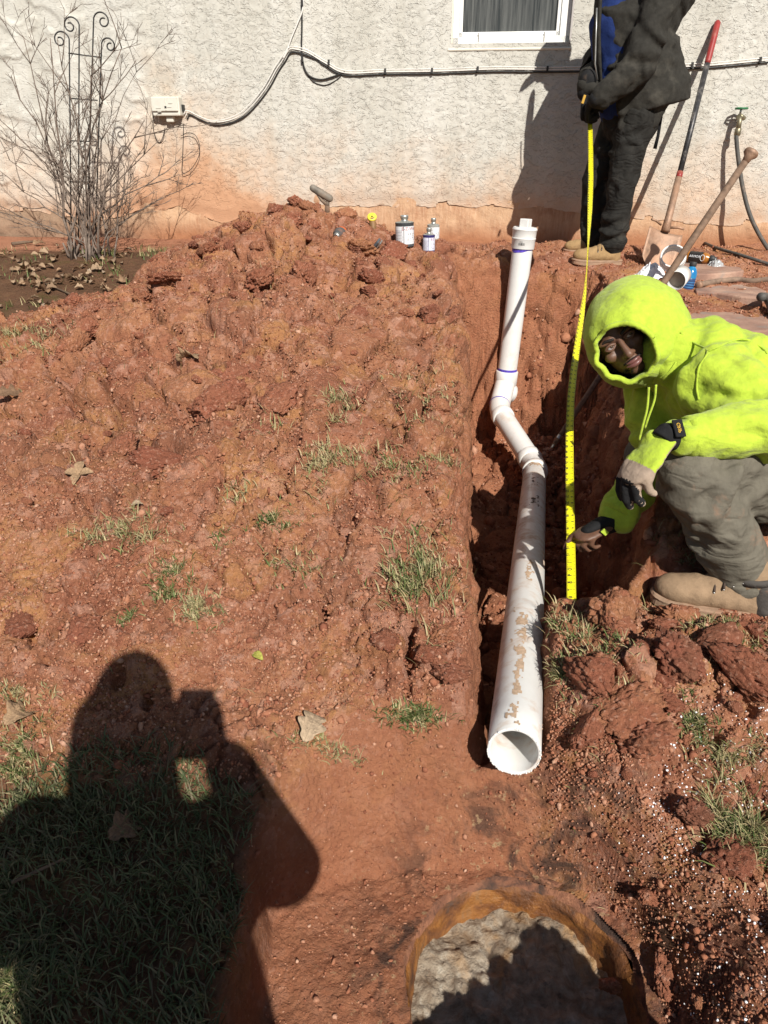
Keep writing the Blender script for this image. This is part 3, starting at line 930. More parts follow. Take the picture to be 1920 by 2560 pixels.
# ---- junction box
M_BOX = simple('aged_grey_plastic', (.60, .58, .51), .55, .35, var=.06, dirt=(.38, .33, .25), dirt_amt=.3, dscale=15)
bx0, bz0 = wall_uz(394, 291); bx1, bz1 = wall_uz(457, 243)
jb = MB()
cu, cz, bw, bh = (bx0 + bx1) / 2, (bz0 + bz1) / 2, bx1 - bx0, bz1 - bz0
jb.box((cu, -.045, cz), (bw, .075, bh))
box_o = jb.build('junction_box', M_BOX, None, smooth=False, bevel=.007)
box_o.matrix_world = house_inv.inverted()
tag(box_o, 'weathered grey telephone junction box mounted on the stained stucco wall', 'junction box')
lid = MB(); lid.box((cu - .003, -.088, cz + .012), (bw - .012, .012, bh - .03)); lid.build('lid', M_BOX, box_o, smooth=False, bevel=.004)
rib = MB(); rib.box((cu + .006, -.0955, cz + .012), (.004, .004, bh - .04)); rib.build('lid_rib', M_BOX, box_o, smooth=False)
lt = MB(); lt.box((cu + .005, -.094, cz - .005), (.012, .008, .012)); lt.build('latch', M_BCAB, box_o, smooth=False)
for k, (a, b, w_, h_) in enumerate(((-.045, -.012, .035, .004), (-.040, -.03, .025, .008), (.04, .016, .028, .004), (.03, -.006, .03, .003))):
    q = MB(); q.box((cu + a, -.0945, cz + b), (w_, .003, h_)); q.build('embossed_mark', simple('worn_print', (.40, .38, .33), .7), box_o, smooth=False)
bt = MB(); bt.box((cu + .01, -.035, cz - bh / 2 - .018), (.05, .05, .036)); bt.build('cable_gland', M_BOX, box_o, smooth=False, bevel=.006)
for s_ in (-1, 1):
    er = MB(); er.box((cu + s_ * (bw / 2 + .007), -.03, cz - .008), (.014, .03, .04)); er.build('hinge', M_BCAB, box_o, smooth=False, bevel=.003)
print('house', round(time.time() - T0, 1))
# ================================================================== DRAIN PIPE
def pvc_material(name, mud=.25):
    t = NT(name, .32, .5, (.80, .80, .78))
    P = t.geo()
    n = t.noise(7, 6, .65, .6, P)
    n2 = t.noise(30, 5, .6, 0, P)
    c = t.mix(t.ramp(n2, [(.4, 0), (.8, .5)]), (.69, .685, .665), (.60, .585, .55))
    smear = t.math('MULTIPLY', t.ramp(n, [(.60 - mud * .2, 0), (.70 - mud * .1, 1)]), t.ramp(n2, [(.36, .1), (.58, 1)]))
    c = t.mix(t.math('MULTIPLY', smear, .8 if mud > .2 else .35), c, (.50, .33, .21))
    sc = t.math('MULTIPLY', t.ramp(t.noise(24, 3, .55, .4, P, sc3=(1, .22, 1)), [(.70, 0), (.73, 1)]), t.ramp(t.noise(3.1, 2, .5, 0, P), [(.5, 0), (.58, 1)]))
    c = t.mix(t.math('MULTIPLY', sc, .8), c, (.12, .09, .075))
    t.color(c)
    t.rough(t.mapr(smear, 0, 1, .34, .8))
    t.bump(n2, .12, .002)
    return t.m
M_PVC = pvc_material('white_pvc', .12)
M_PVCM = pvc_material('muddy_white_pvc', .62)
M_PRIMER = simple('purple_primer', (.09, .06, .42), .45, .4, var=.3, scale=60)
M_INK = simple('black_ink', (.03, .03, .03), .6)
OR = .0572
mouth = PZ(1285, 1880, 1.555)
bend2 = PZ(1338, 1168, 3.92)
elb1 = PZ(1246, 1024, 4.40)
r_bot = PZ(1264, 958, 4.50)
r_top = PZ(1309, 600, 4.15)
drain = empty('drain_pipe', r_bot)
drain['_w'] = 1
tag(drain, 'white plastic drain pipe with capped riser rising out of the open trench', 'pipe')
def mixp(a, b, t): return a.lerp(b, t)
# long pipe, hollow
d = (mouth - bend2).normalized()
L = (mouth - bend2).length
mb = MB()
nn = 48
mb.lathe([(OR - .001, .02), (OR, .021)] + [(OR, .02 + (L - .02) * k / 24) for k in range(1, 24)] + [(OR - .0008, L - .0015), (OR - .002, L), (OR - .0065, L), (OR - .0075, L - .002)] + [(OR - .0075, L - L * .9 * k / 20) for k in range(1, 21)], bend2, d, nn, cap=False)
mb.build('outlet_pipe', M_PVCM, drain)
# dried mud and scuffs on the side that faces the sky
def smear(name, s0, s1, a0, a1, mat, seed, thr):
    u_ = (Vector((0, -.6, .8)) - d * d.dot(Vector((0, -.6, .8)))).normalized(); w_ = d.cross(u_)
    ns, na = int((s1 - s0) / .004), max(6, int((a1 - a0) * OR / .003))
    V, keep = [], []
    for i in range(ns + 1):
        for j in range(na + 1):
            ss = s0 + (s1 - s0) * i / ns; aa = a0 + (a1 - a0) * j / na
            V.append(bend2 + d * ss + (u_ * math.cos(aa) + w_ * math.sin(aa)) * (OR + .0007))
            ed = min(i / ns, 1 - i / ns) * 3; ej = min(j / na, 1 - j / na) * 3
            keep.append(mnoise.fractal(Vector((ss * 28, aa * 3.2, seed)), .7, 2.1, 4) + min(1, ed, ej) * .9 > thr)
    F = []
    for i in range(ns):
        for j in range(na):
            a = i * (na + 1) + j
            q = (a, a + 1, a + na + 2, a + na + 1)
            if all(keep[k] for k in q): F.append(q)
    mb = MB(); mb.add(V, F); o = mb.build(name, mat, drain); o['kind'] = 'stuff'
M_MUD = simple('dried_mud', (.50, .36, .25), .9, .1, var=.25, scale=120)
M_MUDD = simple('dark_scuff', (.10, .075, .06), .8, .2, var=.4, scale=90)
for k, (s0, s1, a0, a1, m_, th) in enumerate([(L - .62, L - .36, -.15, .75, M_MUD, .55), (L - .40, L - .24, .0, .55, M_MUD, .35), (L - .26, L - .10, -.1, .5, M_MUD, .6), (L - .13, L - .01, .05, .75, M_MUD, .55), (L - 1.02, L - .78, -.25, .5, M_MUD, .62), 
                                                 (.36, .62, -.5, .6, M_MUDD, .80), (.70, .95, -.5, .7, M_MUDD, .80), (.08, .20, -.6, .9, M_MUD, .35)]):
    smear('mud_smear', s0, s1, a0, a1, m_, 3.7 * k + 1, th)
# sawn burr on the lip
rng = random.Random(4)
u = d.orthogonal().normalized(); w = d.cross(u)
bur = MB()
for k in range(70):
    a = rng.random() * 6.283
    c = mouth + (u * math.cos(a) + w * math.sin(a)) * (OR - .002) + d * .0005
    bur.ell(c, (rng.uniform(.001, .0025),) * 3, n=5, m=4)
bur.build('saw_burr', M_PVC, drain)
# elbow near bend2
def elbow(name, a, b, c, r, n=10, parent=None, mat=None):
    """smooth bent fitting from a round b to c"""
    pts = [a * (1 - t) ** 2 + b * 2 * t * (1 - t) + c * t * t for t in [k / n for k in range(n + 1)]]
    mb = MB(); mb.tube(pts, r, 28, cap=None); return mb.build(name, mat or M_PVC, parent)
def hub(name, c, axis, r, l, parent, mat=None, lip=.004):
    axis = Vector(axis).normalized()
    mb = MB(); mb.lathe([(OR - .0005, -l / 2 - .001), (r - .003, -l / 2), (r, -l / 2 + lip), (r, l / 2 - lip), (r - .003, l / 2), (OR - .0005, l / 2 + .001)], c, axis, 32, cap=False)
    o = mb.build(name, mat or M_PVC, parent); sharp(o.data, 50); return o
dm = (elb1 - bend2).normalized()
e2 = elbow('lower_elbow', bend2 + dm * .075, bend2, bend2 + d * .075, .0605, parent=drain)
hub('hub', bend2 + dm * .085, dm, .0655, .05, e2)
hub('hub', bend2 + d * .085, d, .0655, .055, e2, M_PVCM)
mb = MB(); mb.tube([bend2 + dm * .05, elb1 - dm * .05], OR, 32, cap=None); mb.build('offset_pipe', M_PVC, drain)
# upper double elbow
mid = PZ(1252, 1002, 4.47)
dr = (r_top - r_bot).normalized()
dmid = (elb1 - mid).normalized()
up1 = elbow('upper_elbow', elb1 - dm * .07, elb1, mid, .0605, parent=drain)
hub('hub', elb1 - dm * .08, dm, .0655, .05, up1)
rg = MB(); rg.lathe([(.0618, -.004), (.0628, -.002), (.0628, .002), (.0618, .004)], mixp(elb1, mid, .5), dmid, 32, cap=False); rg.build('primer_ring', M_PRIMER, up1)
tee = elbow('wye_fitting', mid + (mid - elb1) * -.15, mid, r_bot + dr * .02, .061, parent=drain)
hub('hub', r_bot + dr * .035, dr, .0665, .085, tee)
# blocked side inlet of the wye
sd = Vector((.55, .75, .25)).normalized()
mb = MB(); mb.lathe([(.052, .0), (.052, .07), (.062, .072), (.062, .12), (.055, .122), (.055, .075)], mid + Vector((.0, .02, .0)), sd, 28, cap=False); mb.build('side_inlet', M_PVC, tee)
pr = MB(); pr.lathe([(OR + .0006, .079), (OR + .0012, .081), (OR + .0012, .089), (OR + .0004, .093)], r_bot, dr, 32, cap=False); pr.build('primer_ring', M_PRIMER, drain)
mb = MB(); mb.tube([r_bot.lerp(r_top, k / 6) for k in range(7)], OR, 40, cap=None); mb.build('riser_pipe', M_PVC, drain)
# cleanout adapter, plug and square nut
cap = MB()
cap.lathe([(OR, -.045), (.0635, -.045), (.0645, -.042), (.0655, .005), (.0672, .007), (.0672, .012), (.0655, .014), (.0672, .052), (.0690, .054), (.0690, .059), (.0670, .062), (.0640, .068), (.0585, .069), (.0575, .062)], r_top, dr, 40, cap=False)
fit = cap.build('cleanout_adapter', M_PVC, drain); sharp(fit.data, 40)
pl = MB(); pl.lathe([(.056, .050), (.057, .064), (.052, .067), (.048, .066), (.046, .060), (.001, .060)], r_top, dr, 36, cap=False)
plug = pl.build('cleanout_plug', M_PVC, fit)
q = dr.to_track_quat('Z', 'Y').to_matrix()
nut = MB(); nut.box(r_top + dr * .085, (.052, .052, .052), q @ Matrix.Rotation(R(33), 3, 'Z')); nut.build('square_nut', M_PVC, fit, smooth=False, bevel=.004)
# purple primer run below the adapter (wider on the left)
side = Vector((-1, -.25, 0)).normalized()
pv = MB(); vs, fs = [], []
nb = 40
for j in range(nb):
    a = 2 * math.pi * j / nb
    uu = dr.orthogonal().normalized(); vv = dr.cross(uu)
    dir_ = uu * math.cos(a) + vv * math.sin(a)
    k = max(0, dir_.dot(Vector((-.75, -.65, 0))))
    dep = .050 + .016 * k ** 1.5 + .001 * math.sin(a * 7)
    vs += [r_top - dr * .044 + dir_ * (OR + .0009), r_top - dr * dep + dir_ * (OR + .0009)]
for j in range(nb):
    j2 = (j + 1) % nb
    fs.append((2 * j, 2 * j + 1, 2 * j2 + 1, 2 * j2))
pv.add(vs, fs).build('primer_smear', M_PRIMER, drain)
# printed barcode and lettering on the adapter
cd = Vector((-.18, -1, 0)).normalized(); cd = (cd - dr * cd.dot(dr)).normalized(); sdv = dr.cross(cd)
bar = MB(); rng = random.Random(9)
def on_adapter(a, h, w_, hh, mb):
    dirr = (cd * math.cos(a) + sdv * math.sin(a))
    tang = (-cd * math.sin(a) + sdv * math.cos(a))
    rr = .0661 + .0008 * 0
    c = r_top + dr * h + dirr * (rr + .0004)
    vs = [c + tang * (sx * w_ / 2) + dr * (sz * hh / 2) for sx, sz in ((-1, -1), (1, -1), (1, 1), (-1, 1))]
    mb.add(vs, [(0, 1, 2, 3)])
x = -.35
while x < .18:
    w_ = rng.choice((.0015, .0028, .004)); on_adapter(x, -.018, w_, .013, bar); x += w_ / .066 + rng.choice((.02, .035, .05))
for k in range(5): on_adapter(-.30 + k * .055, -.006, .003, .002, bar)
bar.build('barcode', M_INK, fit, smooth=False)
print('pipe', round(time.time() - T0, 1))

# ================================================================== TAPE MEASURE
t = NT('yellow_tape', .35, .5, (.80, .72, .012))
t.color(t.mix(t.ramp(t.noise(25, 4), [(.4, 0), (.75, 1)]), (.84, .77, .010), (.78, .66, .02)))
M_TAPE = t.m
TP = [(300, 1475, 11.3, 0), (380, 1476.5, 11.4, 3), (450, 1477, 11.0, 12), (520, 1475, 9.5, 32), (570, 1472.5, 6.5, 58), (620, 1470, 3.6, 76), (680, 1467, 3.0, 80), (730, 1463, 6, 62), (790, 1455, 11, 40), (860, 1444, 13.5, 25), (930, 1434, 14.5, 14), (1000, 1427, 15.5, 8), (1080, 1424, 17, 4), (1180, 1424, 18.5, 0), (1300, 1426, 20, 0), (1430, 1428, 22, 0), (1560, 1429, 23.5, 0), (1640, 1429, 24.5, 0)]
YS = np.array([a[0] for a in TP], float)
def tape_point(y):
    x = np.interp(y, YS, [a[1] for a in TP])
    iz = .2404 + (.488 - .2404) * (y - 300) / 1230
    return PZ(x, y, 1 / iz)
def tape_frame(y):
    p = tape_point(y); tan = (tape_point(y + 6) - tape_point(y - 6)).normalized()
    view = (Vector((0, 0, CAMZ)) - p).normalized()
    side0 = tan.cross(view).normalized()       # square to the line of sight
    nrm = side0.cross(tan).normalized()
    a = R(float(np.interp(y, YS, [k[3] for k in TP])))
    side = side0 * math.cos(a) + nrm * math.sin(a)
    n2 = side.cross(tan).normalized()
    if n2.dot(view) < 0 and a < 1: n2 = -n2
    return p, tan, side, n2
TW = .0255
tape = empty('tape_measure', tape_point(300)); tape['_w'] = 1
tag(tape, 'yellow steel tape measure stretched from the standing worker down over the trench', 'tape measure')
ys = np.linspace(288, 1610, 190)
vs, fs = [], []
for y in ys:
    p, tan, side, n2 = tape_frame(y)
    for k in (-1, -.5, 0, .5, 1):
        vs.append(p + side * (k * TW / 2) + n2 * (.0022 * (k * k) - .002))
for i in range(len(ys) - 1):
    for k in range(4):
        fs.append((i * 5 + k, i * 5 + k + 1, (i + 1) * 5 + k + 1, (i + 1) * 5 + k))
bl = MB(); bl.add(vs, fs); blade = bl.build('blade', M_TAPE, tape)
so = blade.modifiers.new('thick', 'SOLIDIFY'); so.thickness = .0004
# inch positions measured along the blade, counted from the far end in the trench
fine = np.linspace(288, 1700, 900)
P = [tape_point(y) for y in fine]
cum = [0.0]
for a, b in zip(P[:-1], P[1:]): cum.append(cum[-1] + (b - a).length)
cum = np.array(cum)
y5 = 1512.0
s5 = np.interp(y5, fine, cum)
INCH = .0254
def y_at_inch(k): return float(np.interp(s5 - (k - 5) * INCH, cum, fine))
def glyphs(txt):
    cu = bpy.data.curves.new('glyph', 'FONT'); cu.body = txt; cu.size = 1.0; cu.align_x = 'CENTER'; cu.align_y = 'CENTER'
    o = bpy.data.objects.new('glyph', cu); COL.objects.link(o)
    bpy.context.view_layer.update()
    me = o.to_mesh(); vs = [v.co.copy() for v in me.vertices]; fs = [tuple(p.vertices) for p in me.polygons]
    o.to_mesh_clear(); bpy.data.objects.remove(o); bpy.data.curves.remove(cu)
    return vs, fs
num = MB(); tick = MB()
top_inch = int((s5 - cum[0]) / INCH) + 4
for k in range(5, top_inch):
    y = y_at_inch(k)
    if y < 296: break
    p, tan, side, n2 = tape_frame(y)
    off = n2 * .0012
    if n2.dot(Vector((0, 0, CAMZ)) - p) < 0: off = -off
    small = k > 11
    gv, gf = glyphs(str(k))
    sz = .0175 if not small else .0135
    lat = .1 if not small else .30
    # numerals read across the blade, turned a quarter
    num.add([p + off - tan * (g.x * sz * -1) + side * ((g.y * sz) + lat * TW) for g in gv], gf)
    if small:
        gv, gf = glyphs(str(k % 12) if k % 12 else str(k // 12))
        num.add([p + off + tan * (g.x * .011) + side * ((g.y * .011) - .25 * TW) for g in gv], gf)
    for q in range(8):
        yq = y_at_inch(k + q / 8.0)
        if yq < 296: continue
        pq, tq, sq, nq = tape_frame(yq)
        ln = (.30 if q == 0 else .20 if q == 4 else .11) * TW
        for sgn in (-1, 1):
            e = pq + off + sq * (sgn * TW * .49)
            i_ = e - sq * (sgn * ln)
            tick.add([e - tq * .0005, e + tq * .0005, i_ + tq * .0005, i_ - tq * .0005], [(0, 1, 2, 3)])
num.build('numerals', M_INK, tape, smooth=False)
tick.build('graduations', M_INK, tape, smooth=False)
# case held in the gloves
cs = MB(); hp = tape_point(292) + Vector((.0, .012, .045)); cs.box(hp, (.045, .06, .075)); case = cs.build('case', simple('yellow_case', (.75, .50, .03), .4), tape, smooth=False, bevel=.008)
# hook end, lying on the mud
p, tan, side, n2 = tape_frame(1610)
hk = MB(); hk.box(p + tan * .004, (.024, .010, .014)); hk.build('hook', M_STEEL, tape, smooth=False)
print('tape', round(time.time() - T0, 1))
# ================================================================== CLODS, CRUMBS, GRASS, LEAVES
RNG = random.Random(77)
NPR = np.random.default_rng(77)
def ico(sub):
    bm = bmesh.new(); bmesh.ops.create_icosphere(bm, subdivisions=sub, radius=1.0)
    v = np.array([x.co[:] for x in bm.verts]); f = np.array([[q.index for q in fc.verts] for fc in bm.faces]); bm.free()
    return v, f
def clod_mesh(seed, sub=4, name='dirt_clod'):
    v, f = ico(sub)
    n = v / np.linalg.norm(v, axis=1, keepdims=True)
    p = n * 1.3 + seed * 7.7
    f1, f2, cid = worley(p * 2.1, seed, True)
    h = 1 + .34 * fbm(p * .9, 3, seed) + .20 * sstep(0, .4, f2 - f1) * cid - .10 * np.exp(-((f2 - f1) / .07) ** 2)
    g1, g2_ = worley(p * 6.0, seed + 5)
    h = h + .085 * sstep(0, .35, g2_ - g1) + .10 * fbm(p * 5, 4, seed + 3)
    m1, m2 = worley(p * 13, seed + 8)
    h = h + .035 * sstep(0, .4, m2 - m1)
    # flatten some sides like broken clay
    q = n * h[:, None]
    r = np.random.default_rng(seed)
    for _ in range(2):
        d = r.normal(size=3); d /= np.linalg.norm(d)
        c = r.uniform(.55, .85)
        s = q @ d
        q = q - np.maximum(s - c, 0)[:, None] * d * .85
    q = q * np.array([1, r.uniform(.7, .95), r.uniform(.5, .75)])
    me = bpy.data.meshes.new(name)
    me.from_pydata(q.tolist(), [], f.tolist())
    me.polygons.foreach_set('use_smooth', [True] * len(f))
    return me
def clod_material(name, tint=(1, 1, 1), dark=False):
    t = NT(name, .95, .1)
    P = t.geo()
    oi = t.n('ShaderNodeObjectInfo').outputs['Random']
    c = t.ramp(oi, [(0, (.228, .084, .050)), (.35, (.329, .137, .078)), (.6, (.392, .185, .094)), (.85, (.292, .114, .066)), (1, (.173, .079, .050))])
    n = t.noise(14, 6, .65, .5, P)
    c = t.mix(t.ramp(n, [(.4, 0), (.66, .7)]), c, (.283, .098, .061))
    c = t.mix(t.math('MULTIPLY', t.ramp(t.noise(90, 3, .5, 0, P), [(.57, 0), (.67, 1)]), .55), c, (.547, .308, .218))
    t.color(c)
    b0 = t.bump(t.voro(70, 'F1', 'Distance', P), .5, -.010)
    b = t.bump(t.noise(90, 6, .70, .2, P), 1.0, .012, b0)
    t.bump(t.noise(330, 4, .6, 0, P), .6, .003, b)
    return t.m
M_CLOD = clod_material('clay_clod')
CL = [clod_mesh(300 + k, 5) for k in range(9)]
for m in CL: m.materials.append(M_CLOD)
def clod(x, y, r, sink=.45, mesh=None, rz=None, flat=1.0):
    o = bpy.data.objects.new('dirt_clod', mesh or RNG.choice(CL))
    COL.objects.link(o)
    o.parent = ground
    z = surf(x, y)
    o.location = (x, y, z + r * (.62 - sink))
    o.scale = (r * RNG.uniform(.85, 1.2), r * RNG.uniform(.8, 1.15), r * RNG.uniform(.75, 1.1) * flat)
    o.rotation_euler = (RNG.uniform(-.5, .5), RNG.uniform(-.5, .5), RNG.uniform(0, 6.28) if rz is None else rz)
    return o
# named lumps one can find in the photograph: pixel, radius
for (px, py, r, sk, fl) in [(400, 1155, .085, .55, .7), (300, 1140, .07, .5, .8), (550, 1010, .09, .55, .8), (690, 1020, .075, .5, .9), (610, 920, .10, .6, .7), (420, 720, .09, .68, .7),
                        (520, 640, .06, .6, .9), (730, 565, .06, .65, 1), (860, 570, .05, .6, 1), (800, 620, .05, .55, 1), (690, 540, .045, .6, 1.1), (640, 560, .04, .5, 1), (770, 540, .04, .5, 1),
                        (190, 900, .06, .4, 1), (650, 720, .07, .4, 1), (760, 700, .08, .45, 1), (900, 640, .09, .5, 1), (930, 720, .06, .4, 1), (980, 650, .08, .45, 1),
                        (1480, 1690, .06, .45, .9), (1640, 1640, .065, .4, .9), (1700, 1650, .06, .4, 1.0), (1790, 1650, .07, .45, .9), (1560, 1790, .06, .5, .9), (1700, 1560, .06, .4, 1), (1860, 1700, .07, .4, 1), (1540, 1590, .05, .4, 1), (1470, 1830, .05, .4, 1),
                        (1110, 1570, .035, .5, 1), (1060, 1640, .04, .6, .8), (1130, 1690, .04, .6, .9), (960, 1610, .035, .6, .9), (60, 1560, .05, .65, .6), (210, 1580, .045, .65, .6)]:
    p = PG(px, py)
    clod(p.x, p.y, r, sk, flat=fl)
# the rest of the countable clods, thickest high on the heap and along the right bank
cnt = 0
while cnt < 255:
    if cnt < 190:
        x = RNG.uniform(-1.9, .32); y = RNG.uniform(1.35, 4.95)
        _, sp_, td_, pd_ = H_smooth(np.array([x]), np.array([y]))
        wgt = float(sp_[0]) * (.25 + .75 * min(1, max(0, (y - 1.6) / 2.2)))
        if td_[0] > -.03 or pd_[0] > -.02 or RNG.random() > wgt: continue
        r = min(.048, .014 * (RNG.random() ** -.48)) * (.75 + .09 * y)
    else:
        x = RNG.uniform(.42, 1.0); y = RNG.uniform(.75, 1.72)
        _, sp_, td_, pd_ = H_smooth(np.array([x]), np.array([y]))
        if td_[0] > -.01: continue
        r = min(.055, .012 * (RNG.random() ** -.5))
    clod(x, y, r, RNG.uniform(.25, .6)); cnt += 1

# crumbs too small to pick apart
def scatter(n, sampler, sizes, name, mat, seed, sub=1, stretch=(.38, 1.35), sinkf=.12, parent=None):
    rg = np.random.default_rng(seed)
    bv, bf = ico(sub) if sub else (np.array([[1, 0, 0], [-1, 0, 0], [0, 1, 0], [0, -1, 0], [0, 0, 1], [0, 0, -1.]]), np.array([[0, 2, 4], [2, 1, 4], [1, 3, 4], [3, 0, 4], [2, 0, 5], [1, 2, 5], [3, 1, 5], [0, 3, 5]]))
    V, F = [], []
    k = 0
    pts = sampler(n, rg)
    m = len(pts)
    sz = sizes(m, rg)
    base = np.repeat(bv[None], m, 0)
    base = base * (1 + rg.uniform(-.45, .35, (m, len(bv), 1)))
    base = base * rg.uniform(*stretch, (m, 1, 3))
    ang = rg.uniform(0, 6.283, (m, 2))
    c, s = np.cos(ang[:, 0]), np.sin(ang[:, 0])
    x = base[..., 0] * c[:, None] - base[..., 1] * s[:, None]
    y = base[..., 0] * s[:, None] + base[..., 1] * c[:, None]
    base = np.stack([x, y, base[..., 2]], 2)
    zz = G_P[np.clip(np.searchsorted(GRID_Y, pts[:, 1]), 0, G_NR - 1), np.clip(np.searchsorted(GRID_U, pts[:, 0] / (pts[:, 1] * .60 + .62)), 0, G_NC - 1), 2]
    ctr = np.stack([pts[:, 0], pts[:, 1], zz + sz * sinkf], 1)
    V = (base * sz[:, None, None] + ctr[:, None, :]).reshape(-1, 3)
    F = (bf[None] + (np.arange(m) * len(bv))[:, None, None]).reshape(-1, 3)
    me = bpy.data.meshes.new(name)
    me.vertices.add(len(V)); me.vertices.foreach_set('co', V.astype(np.float32).ravel())
    me.loops.add(len(F) * 3); me.loops.foreach_set('vertex_index', F.astype(np.int32).ravel())
    me.polygons.add(len(F)); me.polygons.foreach_set('loop_start', np.arange(0, len(F) * 3, 3, dtype=np.int32))
    me.update(); me.validate()
    o = link(name, me, mat, parent)
    return o
def island_soil(name, stops):
    t = NT(name, .95, .1)
    ri = t.geo('Random Per Island')
    c = t.ramp(ri, stops)
    P = t.geo()
    c = t.mix(t.ramp(t.noise(70, 4, .6, 0, P), [(.45, 0), (.7, .6)]), c, (.24, .082, .046))
    t.color(c)
    t.bump(t.noise(220, 4, .65, 0, P), .8, .004)
    return t.m
M_CRUMB = island_soil('clay_crumbs', [(0, (.210, .078, .047)), (.3, (.319, .132, .076)), (.6, (.374, .172, .099)), (.85, (.446, .234, .150)), (1, (.519, .318, .222))])
def heap_sampler(n, rg):
    x = rg.uniform(-2.6, .45, n * 3); y = 1.15 * (4.95 / 1.15) ** rg.random(n * 3)
    _, sp_, td_, pd_ = H_smooth(x, y)
    cl = fbm(np.stack([x * 4, y * 4, 0 * x], 1), 2, 401) * .5 + .5
    ok = (sp_ > rg.random(len(x))) & (td_ < .0) & (pd_ < .01) & (cl > rg.random(len(x)) * .75)
    return np.stack([x[ok], y[ok]], 1)[:n]
def wall_sampler(n, rg):
    x = rg.uniform(-.9, 2.3, n * 3); y = rg.uniform(2.2, 5.3, n * 3)
    _, sp_, td_, pd_ = H_smooth(x, y)
    cl = fbm(np.stack([x * 3, y * 3, 0 * x], 1), 2, 403) * .5 + .5
    ok = ((y > 4.4) | (td_ > 0) | (x > 1.0)) & (cl > rg.random(len(x)))
    return np.stack([x[ok], y[ok]], 1)[:n]
def bank_sampler(n, rg):
    x = rg.uniform(.36, 1.15, n * 3); y = rg.uniform(.45, 1.75, n * 3)
    _, sp_, td_, pd_ = H_smooth(x, y)
    hole = np.hypot(x - HOLE_C[0], y - HOLE_C[1]) < HOLE_R + .03
    cl = fbm(np.stack([x * 7, y * 7, 0 * x], 1), 2, 402) * .5 + .5
    ok = (td_ < .02) & ~hole & (cl > rg.random(len(x)) * .8)
    return np.stack([x[ok], y[ok]], 1)[:n]
def slope_sampler(n, rg):
    x = rg.uniform(.3, 1.2, n * 4); y = rg.uniform(1.9, 4.5, n * 4)
    _, sp_, td_, pd_ = H_smooth(x, y)
    ok = (td_ > .0) & ((x > .72) | (rg.random(len(x)) < .12))
    return np.stack([x[ok], y[ok]], 1)[:n]
def pit_sampler(n, rg):
    x = rg.uniform(-.28, .62, n * 3); y = rg.uniform(.5, 1.35, n * 3)
    hole = np.hypot(x - HOLE_C[0], y - HOLE_C[1]) < HOLE_R + .02
    _, sp_, td_, pd_ = H_smooth(x, y)
    ok = (pd_ > -.02) & ~hole & (rg.random(len(x)) < .25 + .75 * (x > .33))
    return np.stack([x[ok], y[ok]], 1)[:n]
pw = lambda lo, hi, e: (lambda m, rg: np.clip(lo * rg.random(m) ** (-e), lo, hi))
def pwy(lo, hi, e):
    return pw(lo, hi, e)
o = scatter(20000, heap_sampler, pw(.0026, .012, .32), 'soil_crumbs', M_CRUMB, 1); tag(o, 'loose red clay crumbs covering the spoil heap', kind='stuff')
o = scatter(75000, heap_sampler, pw(.0024, .0075, .26), 'soil_grit', M_CRUMB, 11, sub=0, stretch=(.5, 1.4), sinkf=.25); tag(o, 'fine grit over the spoil heap', kind='stuff')
o = scatter(14000, bank_sampler, pw(.0018, .005, .28), 'soil_grit', M_CRUMB, 12, sub=0, stretch=(.5, 1.4), sinkf=.25); tag(o, 'fine grit over the right bank', kind='stuff')
o = scatter(9000, wall_sampler, pw(.004, .012, .28), 'soil_grit', M_CRUMB, 13, sub=0, stretch=(.5, 1.4), sinkf=.2); tag(o, 'grit on the bare ground by the wall and trench floor', kind='stuff')
o = scatter(14000, bank_sampler, pw(.0020, .0095, .34), 'soil_crumbs', M_CRUMB, 2); tag(o, 'loose red clay crumbs on the right bank', kind='stuff')
o = scatter(3200, slope_sampler, pw(.006, .032, .35), 'soil_crumbs', M_CRUMB, 3); tag(o, 'loose crumbs spilled down the trench side', kind='stuff')
o = scatter(6000, pit_sampler, pw(.0016, .0075, .36), 'soil_crumbs', M_CRUMB, 4); tag(o, 'fine crumbs on the floor of the pit', kind='stuff')
# white foam beads spilled over the right bank
def bead_sampler(n, rg):
    c = rg.choice(4, n * 3, p=[.4, .25, .2, .15])
    cen = np.array([[.80, 1.16], [.68, 1.10], [.60, .98], [.64, .80]])[c]; sp_ = np.array([.10, .10, .09, .07])[c][:, None]
    q = cen + rg.normal(size=(n * 3, 2)) * sp_ * np.array([1, .8])
    q = q[np.hypot(q[:, 0] - HOLE_C[0], q[:, 1] - HOLE_C[1]) > HOLE_R + .03]
    return q[:n]
M_BEAD = simple('white_foam', (.82, .83, .85), .7, .3, var=.03)
o = scatter(900, bead_sampler, pw(.0013, .0030, .3), 'foam_beads', M_BEAD, 5, stretch=(.9, 1.1), sinkf=.7); tag(o, 'tiny white foam beads spilled over the right bank', kind='stuff')
print('clods', round(time.time() - T0, 1))

